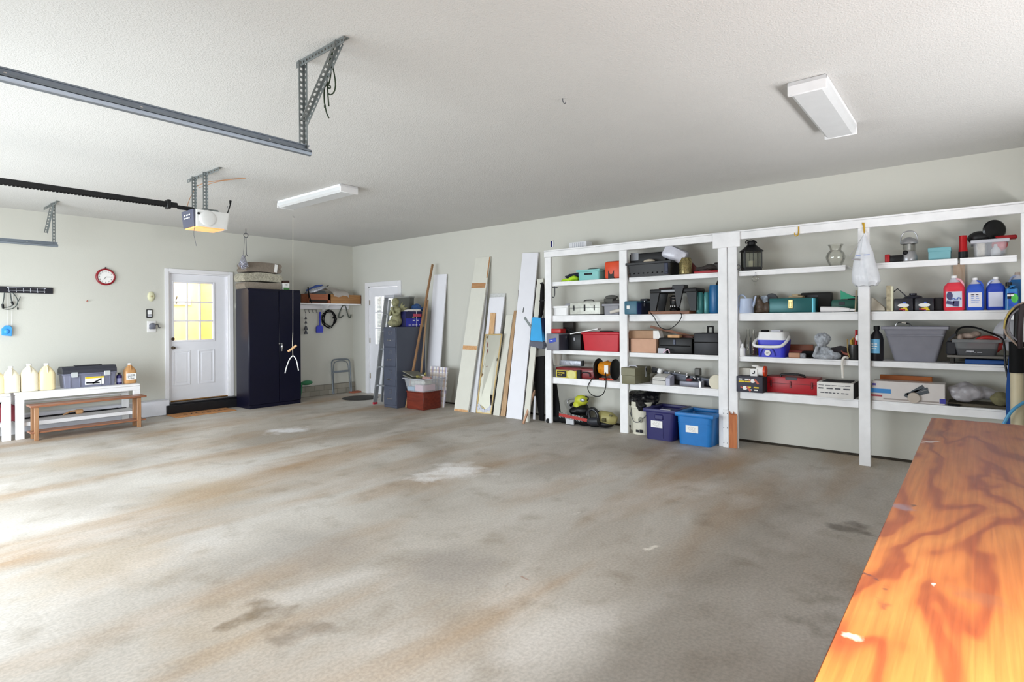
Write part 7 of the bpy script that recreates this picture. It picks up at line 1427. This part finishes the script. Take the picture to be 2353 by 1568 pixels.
r, o, xf, c, w, z, h = djug('fluid_jug', 'blue jug with white label just right of the red jug', 2219, 2262, 638, 6.43, jb, jb, M('label_white_pink', '#e4e2ea', .6), -1, -.0)
b = MB(); lines(b, (xf-.003, c-.005, z+h*.36), w*.5, h*.28, 5, '-x', 4, words=2); part('print', b, M('soft_blue_print', '#8aa0d4', .6), o); b = MB(); lines(b, (xf-.003, c-.005, z+h*.47), w*.5, h*.05, 1, '-x', 7, words=2); part('red_print', b, M('soft_red_print', '#d08a98', .6), o)
r, o, xf, c, w, z, h = djug('fluid_jug', 'blue jug turned edge on, between the labelled blue jug and the coolant jug', 2265, 2311, 636, 6.46, M('blue_fluid_deep', '#2444b0', .25, sss=.1), M('pale_blue_film', '#a9b8e0', .3), M('label_narrow', '#cfd2e6', .6), 1)
for v in (): pass
r, o, xf, c, w, z, h = djug('fluid_jug', 'large blue jug at the right edge, behind the coolant jug', 2316, 2362, 625, 6.56, M('coolant_blue_b', '#2c6fae', .25), M('pale_blue_film', '#a9b8e0'), M('coolant_blue_b', '#2c6fae'), 1, 0, M('tan_cap', '#b5a398', .5))
y0, y1, zt = ext(2309, 2344, 656, 6.42); r = thing('coolant_jug', 'blue coolant jug with green and black label at the right end of the second shelf', 'jug', (6.48, (y0+y1)/2, Z2), 'jugs of coloured liquid on the second shelf')
cb = M('coolant_blue', '#2f79b8', .3); b = MB(); b.frust((6.42, 6.54, y0, y1), (6.42, 6.54, y0+.01, y1-.005), Z2+.001, zt-.03, .02); b.frust((6.42, 6.54, y0+.01, y1-.005), (6.44, 6.52, y0+.05, y1-.05), zt-.03, zt, .02); part('bottle', b, cb, r)
b = MB(); b.cyl((6.48, y0+.07, zt-.005), (6.48, y0+.07, zt+.03), .022, seg=16); part('cap', b, black, r)
o = card(r, 6.42, y0+.02, y1-.025, Z2+.03, zt-.06, M('label_deep_blue', '#2a5bc8', .4), 'label'); h = zt-Z2
b = MB(); wl = y1-y0; b.box(6.416, 6.4185, y1-.62*wl, y1-.16*wl, zt-.115, zt-.066); part('black_patch', b, inkd, o); b = MB(); lines(b, (6.4155, y1-.38*wl, zt-.085), .045, .02, 1, '-x', 2, words=2, fill=1.5); part('lettering', b, paper, o)
b = MB(); b.ell((6.417, y0+.36*wl, Z2+.10), (.003, .24*wl, .04)); part('green_patch', b, M('leaf_green', '#52c050', .4), o)
# shelf 3
y = S(2014, 800, 6.46)[0]; zt = S(2014, 749, 6.46)[1]; w0 = (S(1998, 790, 6.46)[0]-S(2030, 790, 6.46)[0])/2; h = zt-Z3; r = thing('black_bottle', 'black bottle with blue label beside the post on the third shelf', 'bottle', (6.46, y, Z3))
b = MB(); b.lathe((6.48, y, Z3+.001), [(w0*.9, 0), (w0, .01), (w0, h*.6), (w0*.85, h*.74), (w0*.4, h*.84), (w0*.36, h*.9)], 30); part('bottle', b, M('bottle_black', '#15131c', .3), r); b = MB(); b.cyl((6.48, y, Z3+h*.88), (6.48, y, zt), w0*.46, seg=20); part('cap', b, black, r)
o = MB(); o.lathe((6.48, y, Z3+h*.22), [(w0*1.02, 0), (w0*1.02, h*.4)], 36); bmesh.ops.delete(o.bm, geom=[v for v in o.bm.verts if v.co.x > 6.47 or v.co.y < y-w0*.55], context='VERTS'); o = part('label', o, M('label_cyan', '#6fb3dc', .5), r); b = MB(); lines(b, (6.48-w0*1.03, y+.01, Z3+h*.42), w0*.9, h*.2, 3, '-x', 3, words=2); part('print', b, paper, o)
r, o, q = tote('grey_tote', 'large grey plastic tote on the third shelf of the last bay', 2026, 2178, 750, Z3, 6.435, .34, M('tote_grey', '#85858f', .5), group='storage totes', tp=.09)
b = MB(); zz = q[4]+(q[5]-q[4])*.74; b.box(q[0]+.016, q[0]+.04, q[2]+.03, q[3]-.03, zz-.006, zz+.006, .003); part('ridge', b, M('tote_grey', '#85858f'), r)
b = MB(); b.tube([T_(2058, 750, 6.52), T_(2060, 743, 6.52), T_(2066, 741, 6.52), T_(2072, 741, 6.52)], .006, 7, smooth=1); b.tube([T_(2082, 743, 6.52), T_(2090, 744, 6.52), T_(2094, 750, 6.52)], .007, 7, smooth=1); b.bar(T_(2072, 741.5, 6.52), T_(2082, 743, 6.52), .01, .01); solo('tool_grip', b, chrome, 'chrome tool handle sticking out of the grey tote', 'tool')
# raised plank and the tray with the red tool
r = thing('grey_plank', 'grey plank raised over blue boards at the right of the third shelf', 'plank', (6.58, -.03, 1.078)); b = MB(); y0, y1 = -.26, S(2176, 818, 6.45)[0]; b.box(6.45, 6.72, y0, y1, Z3+.055, Z3+.075, .003); part('board', b, M('grey_board', '#74716c', .7, var=.08), r)
for yy in (y0+.02, y1-.05): b = MB(); b.box(6.47, 6.70, yy, yy+.03, Z3+.001, Z3+.055, .002); part('block', b, M('dark_block_wood', '#2c2822', .7), r)
b = MB(); b.box(6.48, 6.68, -.20, S(2217, 830, 6.48)[0], Z3+.001, Z3+.04, .006); solo('blue_board', b, M('board_blue', '#1d4f91', .5), 'blue flat board lying under the raised grey plank', 'board')
Z5 = Z3+.076
r, o, q = tote('clear_tray', 'clear tray with a grey base on the raised plank, holding the red tool', 2189, 2300, 780, Z5, 6.46, .22, M('clear_tray_plastic', '#8b8e90', .3, alpha=.55), group='clear bins', tp=.03, cat='tray')
b = MB(); b.frust((6.455+.03, 6.66, q[2]+.035, q[3]-.035), (6.455+.02, 6.67, q[2]+.02, q[3]-.02), Z5+.001, Z5+.06, .02); o = part('grey_base', b, M('base_grey', '#4a4b4e', .5), r); b = MB(); lines(b, (6.47, q[3]-.14, Z5+.035), .09, .02, 1, '-x', 3, words=1, fill=1.5); lines(b, (6.47, q[2]+.18, Z5+.03), .12, .015, 1, '-x', 5, words=3); part('lettering', b, lgrey, o)
b = MB(); b.tube([T_(2222, 797, 6.56), T_(2250, 800, 6.55), T_(2285, 800, 6.55), T_(2300, 796, 6.56)], [.045, .06, .055, .03], 12); b.tube([T_(2240, 788, 6.54), T_(2252, 778, 6.53), T_(2275, 776, 6.53), T_(2297, 783, 6.54), T_(2302, 794, 6.55)], .022, 9, smooth=1); melt(b, .01, 2); solo('red_power_tool', b, M('tool_red', '#b3241f', .4), 'red power tool with closed handle lying in the clear tray', 'power tool')
b = MB(); b.box(6.5, 6.6, S(2212, 785, 6.5)[0], S(2199, 785, 6.5)[0], Z5+.07, S(2205, 768, 6.5)[1], .012); b.ell(T_(2225, 772, 6.58), (.05, .06, .03)); b.ell(T_(2243, 768, 6.6), (.04, .04, .03)); melt(b, .01); solo('beige_cloth', b, M('beige_pink_cloth', '#a8968a', .9, var=.25, scale=20), 'beige cloth bundle at the left of the clear tray', 'cloth')
b = MB(); b.tube([T_(2196, 772, 6.6), T_(2200, 757, 6.6), T_(2215, 751, 6.6), T_(2240, 752, 6.6), T_(2265, 761, 6.58), T_(2290, 771, 6.5), T_(2305, 778, 6.40), T_(2309, 800, 6.37), T_(2309, 830, 6.37), T_(2313, 855, 6.37), T_(2320, 885, 6.36)], .008, 8, smooth=2); solo('black_cable', b, black, 'black cable arching behind the clear tray and dropping past the shelf edge', 'cable')
b = MB(); b.box(6.5, 6.62, S(2198, 800, 6.5)[0], S(2180, 800, 6.5)[0]+.02, Z3+.077, Z3+.2, .01); b.bar(T_(2178, 782, 6.5), T_(2196, 768, 6.5), .03, .02); solo('dark_pack', b, M('dark_pack', '#24242a', .6), 'dark pack with a pale grip between the grey tote and the clear tray', 'pack')
# shelf 4
r, o, q = bx('long_carton', 'long white carton with blue and red print on the fourth shelf of the last bay', 'box', 1999, 2120, 0, Z4, 6.44, .22, M('carton_grey_white', '#cfc9c6', .35, var=.03), .003) if False else (None, None, None)
x = 6.435; y1, y0 = S(1992, 900, x)[0], S(2172, 940, x)[0]; y1 = min(y1, .785); zt = S(2100, 880, x)[1]
r = thing('long_carton', 'long white carton with blue and red print on the fourth shelf of the last bay', 'box', (6.55, (y0+y1)/2, Z4)); b = MB(); b.box(x, x+.2, y0, y1, Z4+.001, zt, .004); o = part('carton', b, M('carton_grey_white', '#d2ccc9', .3, var=.03), r)
def pr(nm, m_, a, c, e, f, th=.0015):
    (ya, za), (yc, zc) = S(a, e, x), S(c, f, x); b = MB(); b.box(x-th, x+.001, yc, ya, zc, za); return part(nm, b, m_, o)
pr('blue_band', M('carton_blue', '#2f82c4', .4), 2000, 2047, 892, 905); pr('red_band', M('carton_red', '#9c3a44', .5), 2000, 2027, 906, 912); pr('blue_square', M('carton_navy', '#3a3a9a', .5), 2159, 2173, 917, 929); pr('grey_foot', M('carton_taupe', '#9a918c', .5), 2030, 2158, 915, 927, .001)
b = MB(); lines(b, (x-.001, S(2004, 883, x)[0], S(2004, 883, x)[1]), .08, .03, 1, '-x', 3, words=2, fill=1.4); part('lettering', b, M('carton_purple', '#574a9c', .5), o)
b = MB()
for a, c in (((2080, 907), (2132, 893)), ((2092, 911), (2134, 900)), ((2078, 908), (2090, 915)), ((2084, 904), (2092, 912)), ((2095, 903), (2122, 888))): b.bar(T_(*a, x-.001), T_(*c, x-.001), .004, .03 if a[0] > 2085 else .02, up=(0, 0, 1))
part('picture', b, M('tool_print', '#4a5056', .6), o)
b = MB(); c = T_(2100, 915, 6.425); b.lathe((c.x, c.y, Z4+.052), [(.01, -.018), (.046, -.018), (.05, 0), (.046, .02), (.01, .022)], 26, 'x'); solo('cork_disc', b, M('pale_disc', '#bdb1a5', .7, var=.08), 'pale round disc standing in front of the long white carton', 'disc')
b = MB(); b.box(6.66, 6.70, S(2142, 880, 6.66)[0], S(2022, 870, 6.66)[0], Z4+.001, S(2080, 864, 6.66)[1], .003); solo('orange_plank', b, wood('orange_plank', '#9a4c14', '#b8661f', .5, (30, 3, 30)), 'orange brown board standing behind the long white carton', 'board')
def bags():
    b = MB(); b.ell(T_(2196, 897, 6.56), (.07, .055, .055)); b.ell(T_(2213, 893, 6.6), (.08, .08, .06)); b.ell(T_(2212, 910, 6.5), (.06, .09, .04)); b.ell(T_(2232, 903, 6.52), (.08, .10, .06)); b.ell(T_(2258, 903, 6.58), (.09, .12, .05)); melt(b, .012, 2); b.jitter(.02, 9); b.jitter(.006, 30)
    for v in b.bm.verts: v.co.z = max(v.co.z, Z4+.03)
    solo('plastic_sacks', b, M('grey_film_sack', '#a5a2a6', .35, var=.15, scale=12, bump=.4, bscale=20), 'crumpled grey plastic sacks beside the long white carton', 'plastic bag')
    b = MB(); b.box(6.46, 6.72, -.26, S(2178, 930, 6.46)[0], Z4+.001, Z4+.028, .004); solo('brown_plank', b, M('dark_olive_board', '#4c4537', .7, var=.2), 'dark brown flat board under the grey plastic sacks', 'board')
    b = MB(); b.box(6.435, 6.455, S(2206, 935, 6.44)[0], S(2177, 933, 6.44)[0], Z4+.001, Z4+.02, .004); solo('black_clip', b, blackm, 'small black flat piece at the shelf edge below the sacks', 'clip')
    b = MB(); b.ell(T_(2303, 917, 6.5), (.07, .08, .06)); b.jitter(.03, 14)
    for v in b.bm.verts: v.co.z = max(v.co.z, Z4+.029)
    solo('olive_cloth', b, M('olive_cloth', '#6f6a4c', .9, var=.3, scale=20), 'olive crumpled cloth at the right end of the fourth shelf', 'cloth')
bags()
# ---- things leaning at the right end of the shelving
x = 6.30
r = thing('pole_tool', 'cream pole with a black grip standing at the right edge beyond the workbench', 'pole', (x, S(2337, 900, x)[0], 0)); yp = S(2337, 900, x)[0]; zg = S(2337, 857, x)[1]; zt = S(2337, 786, x)[1]
b = MB(); b.cyl((x, yp, .001), (x, yp, zg+.02), .043, seg=28); part('pole', b, M('cream_pole', '#cbbfa0', .5), r); b = MB(); b.cyl((x, yp, zg), (x, yp, zt), .05, seg=28); part('grip', b, blackm, r); b = MB(); b.tube([(x, yp, zt), (x, yp-.0, zt+.12), (x+.01, yp-.01, zt+.30)], [.022, .02, .026], 10); part('upper_shaft', b, M('shaft_black', '#191516', .5), r)
b = MB(); b.prism([T_(2313, 1000, 6.34), T_(2311, 905, 6.34), T_(2318, 818, 6.34), T_(2362, 815, 6.34), T_(2362, 1000, 6.34)], (.025, 0, 0)); o = solo('blue_sled', b, M('sled_blue', '#164a92', .4), 'dark blue flat sheet standing behind the cream pole at the right edge', 'sheet')
b = MB(); b.tube([T_(2353, 925, 6.26), T_(2332, 938, 6.2), T_(2318, 953, 6.2), T_(2308, 972, 6.2), T_(2300, 985, 6.2)], .012, 8, smooth=2); solo('blue_hose', b, M('hose_blue', '#4d9ac8', .4), 'pale blue hose curving past the cream pole at the right edge', 'hose')
def coils():
    x = 6.28; r = thing('cable_coils', 'coils of pale and dark cable hanging at the right edge beside the shelving', 'cable coil', T_(2340, 790, x))
    for i, (m_, rr, pts) in enumerate(((M('cable_white', '#c9c6c0', .5), .008, [(2362, 694), (2345, 700), (2325, 715), (2314, 735), (2312, 755), (2320, 775), (2335, 790), (2352, 800)]), (M('cable_dark', '#242026', .5), .009, [(2362, 697), (2340, 705), (2320, 722), (2310, 745), (2309, 765), (2309, 780)]), (M('cable_tan', '#a68f80', .5), .007, [(2365, 692), (2338, 700), (2320, 714), (2309, 735), (2308, 752), (2310, 768), (2325, 782), (2340, 796)]), (M('cable_yellow', '#b5a04a', .5), .006, [(2330, 708), (2316, 722), (2309, 740), (2307, 756)]), (M('cable_grey', '#77737a', .5), .007, [(2362, 700), (2330, 716), (2317, 738), (2317, 760), (2330, 778), (2348, 788)]))):
        b = MB(); b.tube([T_(px, py, x-.014*i) for px, py in pts], rr, 7, smooth=2); part('cable', b, m_, r)
coils()
y, z = S(2334, 770, 6.52); b = MB(); b.lathe((6.55, y, z), [(.02, -.02), (.13, -.015), (.15, .0), (.13, .02), (.02, .03)], 30, 'x'); solo('grey_dome', b, M('dome_grey', '#b3b3b8', .5), 'pale grey round cover behind the hanging cables at the right edge', 'cover')
b = MB(); b.tube([T_(2349, 700, 6.2), T_(2345, 740, 6.2), T_(2343, 780, 6.22), T_(2345, 800, 6.24)], .018, 8, smooth=1); solo('hanging_strap', b, M('strap_black_red', '#241417', .6), 'dark strap hanging at the right edge above the black grip', 'strap')
# ------------------------------------------------------------------ workbench
def ply():
    m = D.materials.new('varnished_plywood'); m.use_nodes = True; nt = m.node_tree; N = nt.nodes; L = nt.links; b = N['Principled BSDF']; tc = N.new('ShaderNodeTexCoord')
    def noise(st, sc, det, dist):
        mp = N.new('ShaderNodeMapping'); mp.inputs['Scale'].default_value = st; n = N.new('ShaderNodeTexNoise'); n.inputs['Scale'].default_value = sc; n.inputs['Detail'].default_value = det; n.inputs['Distortion'].default_value = dist
        L.new(tc.outputs['Object'], mp.inputs[0]); L.new(mp.outputs[0], n.inputs['Vector']); return n.outputs['Fac']
    def math_(op, a, v):
        x = N.new('ShaderNodeMath'); x.operation = op; L.new(a, x.inputs[0])
        if isinstance(v, float): x.inputs[1].default_value = v
        else: L.new(v, x.inputs[1])
        return x.outputs[0]
    sep = N.new('ShaderNodeSeparateXYZ'); L.new(tc.outputs['Object'], sep.inputs[0])
    base = noise((.8, 2.2, 1), 1.6, 3, .5)
    edge = N.new('ShaderNodeMapRange'); edge.inputs['From Min'].default_value = .36; edge.inputs['From Max'].default_value = .62; edge.inputs['To Max'].default_value = 2.2; L.new(sep.outputs['Y'], edge.inputs['Value'])   # straight tight grain along the front edge
    h = math_('ADD', math_('MULTIPLY', base, 5.2), edge.outputs[0])
    fr = math_('FRACT', h, 1.)
    rp = N.new('ShaderNodeValToRGB'); cr = rp.color_ramp; e = cr.elements
    e[0].position = 0; e[0].color = (*lin('#843c16'), 1); e[1].position = 1; e[1].color = (*lin('#853d17'), 1)
    for p, hx in ((.09, '#8d451c'), (.2, '#a35a24'), (.5, '#ac682e'), (.82, '#a25b25'), (.93, '#883f19')): q = e.new(p); q.color = (*lin(hx), 1)
    L.new(fr, rp.inputs[0])
    g = noise((3, 90, 1), 1, 5, .3); r2 = N.new('ShaderNodeValToRGB'); r2.color_ramp.elements[0].position = .35; r2.color_ramp.elements[1].position = .62; r2.color_ramp.elements[0].color = (.72, .66, .62, 1); r2.color_ramp.elements[1].color = (1.05, 1.05, 1.05, 1); L.new(g, r2.inputs[0])
    mx = N.new('ShaderNodeMix'); mx.data_type = 'RGBA'; mx.blend_type = 'MULTIPLY'; mx.inputs[0].default_value = .7; L.new(rp.outputs[0], mx.inputs[6]); L.new(r2.outputs[0], mx.inputs[7]); col = mx.outputs[2]
    wob = N.new('ShaderNodeTexNoise'); wob.inputs['Scale'].default_value = 14; wob.inputs['Detail'].default_value = 4; L.new(tc.outputs['Object'], wob.inputs['Vector'])
    s1 = N.new('ShaderNodeVectorMath'); s1.operation = 'SUBTRACT'; L.new(wob.outputs['Color'], s1.inputs[0]); s1.inputs[1].default_value = (.5, .5, .5)
    s2 = N.new('ShaderNodeVectorMath'); s2.operation = 'SCALE'; s2.inputs['Scale'].default_value = .12; L.new(s1.outputs[0], s2.inputs[0]); s3 = N.new('ShaderNodeVectorMath'); s3.operation = 'ADD'; L.new(tc.outputs['Object'], s3.inputs[0]); L.new(s2.outputs[0], s3.inputs[1])
    O = OFF[wb]
    for (px, py), rr, hx, k in (((2035, 1352), .022, '#2a1820', .9), ((1992, 1325), .012, '#3a2028', .8), ((2065, 1165), .045, '#7d6a72', .7), ((2010, 1390), .02, '#6a3020', .6), ((2106, 1165), .016, '#3a2422', .8), ((2130, 1016), .03, '#e8e4e0', .7), ((2150, 1016), .03, '#e8e4e0', .5), ((1960, 1472), .02, '#f0d9c0', .7), ((2148, 1348), .012, '#f8e8d8', .8), ((2150, 995), .12, '#6d3a2c', .5), ((2054, 1140), .012, '#241a1a', .8), ((2255, 1375), .05, '#7c4a30', .5), ((2145, 1080), .012, '#241a1a', .8)):
        gx, gy = G(px, py, .9); d = N.new('ShaderNodeVectorMath'); d.operation = 'DISTANCE'; L.new(s3.outputs[0], d.inputs[0]); d.inputs[1].default_value = (gx-O.x, gy-O.y, .9-O.z)
        mr = N.new('ShaderNodeMapRange'); mr.inputs['From Min'].default_value = rr; mr.inputs['From Max'].default_value = rr*.4; mr.inputs['To Max'].default_value = k; L.new(d.outputs['Value'], mr.inputs['Value'])
        x = N.new('ShaderNodeMix'); x.data_type = 'RGBA'; L.new(mr.outputs[0], x.inputs[0]); L.new(col, x.inputs[6]); x.inputs[7].default_value = (*lin(hx), 1); col = x.outputs[2]
    L.new(col, b.inputs['Base Color']); b.inputs['Roughness'].default_value = .34; b.inputs['Coat Weight'].default_value = .25; b.inputs['Coat Roughness'].default_value = .25
    bp = N.new('ShaderNodeBump'); bp.inputs['Strength'].default_value = .05; bp.inputs['Distance'].default_value = .01; L.new(g, bp.inputs['Height']); L.new(bp.outputs[0], b.inputs['Normal'])
    return m
wb = thing('workbench', 'orange varnished plywood workbench in the right foreground', 'workbench', (2.2, -.4, 0))
BX0, BX1, BY0, BY1 = .5, 3.77, -.98, .19
b = MB(); b.box(BX0, BX1, BY0, BY1, .878, .9, .0025); part('worktop', b, ply(), wb)
lw = wood('bench_frame_wood', '#9b6a3c', '#b98450', .6, (3, 30, 30))
b = MB(); b.box(BX0+.03, BX1-.03, BY1-.08, BY1-.04, .785, .878, .003); b.box(BX0+.03, BX1-.03, BY0+.02, BY0+.06, .785, .878, .003); b.box(BX1-.07, BX1-.03, BY0+.06, BY1-.08, .785, .878, .003); part('apron', b, lw, wb)
for xx in (BX0+.06, (BX0+BX1)/2, BX1-.12):
    for yy in (BY1-.13, BY0+.06): b = MB(); b.box(xx, xx+.085, yy, yy+.085, 0, .785, .004); part('leg', b, lw, wb)
b = MB(); b.box(BX0+.05, BX1-.05, BY0+.08, BY1-.10, .2, .22, .003); part('lower_shelf', b, lw, wb)
# ------------------------------------------------------------------ daylight, hall lamp and the unseen key
w = D.worlds.new('sky'); SC.world = w; w.use_nodes = True; nt = w.node_tree; bg = nt.nodes['Background']
bg.inputs[0].default_value = (.86, .93, 1, 1); bg.inputs[1].default_value = .7
def area(name, loc, rot, sx, sy, power, col=(1, 1, 1), spread=PI):
    l = D.lights.new(name, 'AREA'); l.shape = 'RECTANGLE'; l.size = sx; l.size_y = sy; l.energy = power; l.color = col; l.spread = spread
    o = D.objects.new(name, l); COL.objects.link(o); o.location = loc; o.rotation_euler = rot; return o
area('daylight_through_garage_door', (XL-.2, (GY0+GY1)/2, 1.15), (0, -PI/2+.38, 0), 2.2, GY1-GY0-.1, 350, (.85, .93, 1))
area('daylight_off_the_drive', (3.4, YF-.9, .75), (math.radians(110), 0, 0), 4.2, .5, 175, (.98, .98, 1))
area('unseen_flash_key', (.5, -.9, 1.7), (math.radians(55), 0, -math.radians(20)), .3, .3, 72, (.95, .98, 1), math.radians(120))  # unseen flash-like key, added to throw the workbench's shadow on the floor
area('hall_lamp', (3.6, YB+.7, 2.55), (0, 0, 0), .5, .5, 36, (1, .93, .8))
area('daylight_behind_outside_door', (XW+.6, 8.83, 1.5), (0, PI/2, 0), 1.6, 1.2, 40, (1, 1, 1))
# ------------------------------------------------------------------ camera
cam = D.cameras.new('camera'); co = D.objects.new('camera', cam); COL.objects.link(co); SC.camera = co
cam.sensor_width = 36; cam.sensor_fit = 'HORIZONTAL'; cam.lens = FOC/2353*36; cam.shift_y = -(784-PY)/2353; cam.clip_start = .02
co.matrix_world = Matrix.Translation((0, 0, EYE)) @ Matrix((_r, -_d, -_f)).transposed().to_4x4()
SC.view_settings.view_transform = 'Standard'; SC.view_settings.look = 'None'; SC.view_settings.gamma = 1; SC.view_settings.exposure = 0.12; SC.view_settings.use_curve_mapping = False
SC.cycles.use_denoising = True; SC.cycles.denoiser = 'OPENIMAGEDENOISE'; SC.cycles.max_bounces = 10; SC.cycles.diffuse_bounces = 6; SC.cycles.transparent_max_bounces = 16; SC.cycles.sample_clamp_indirect = 8
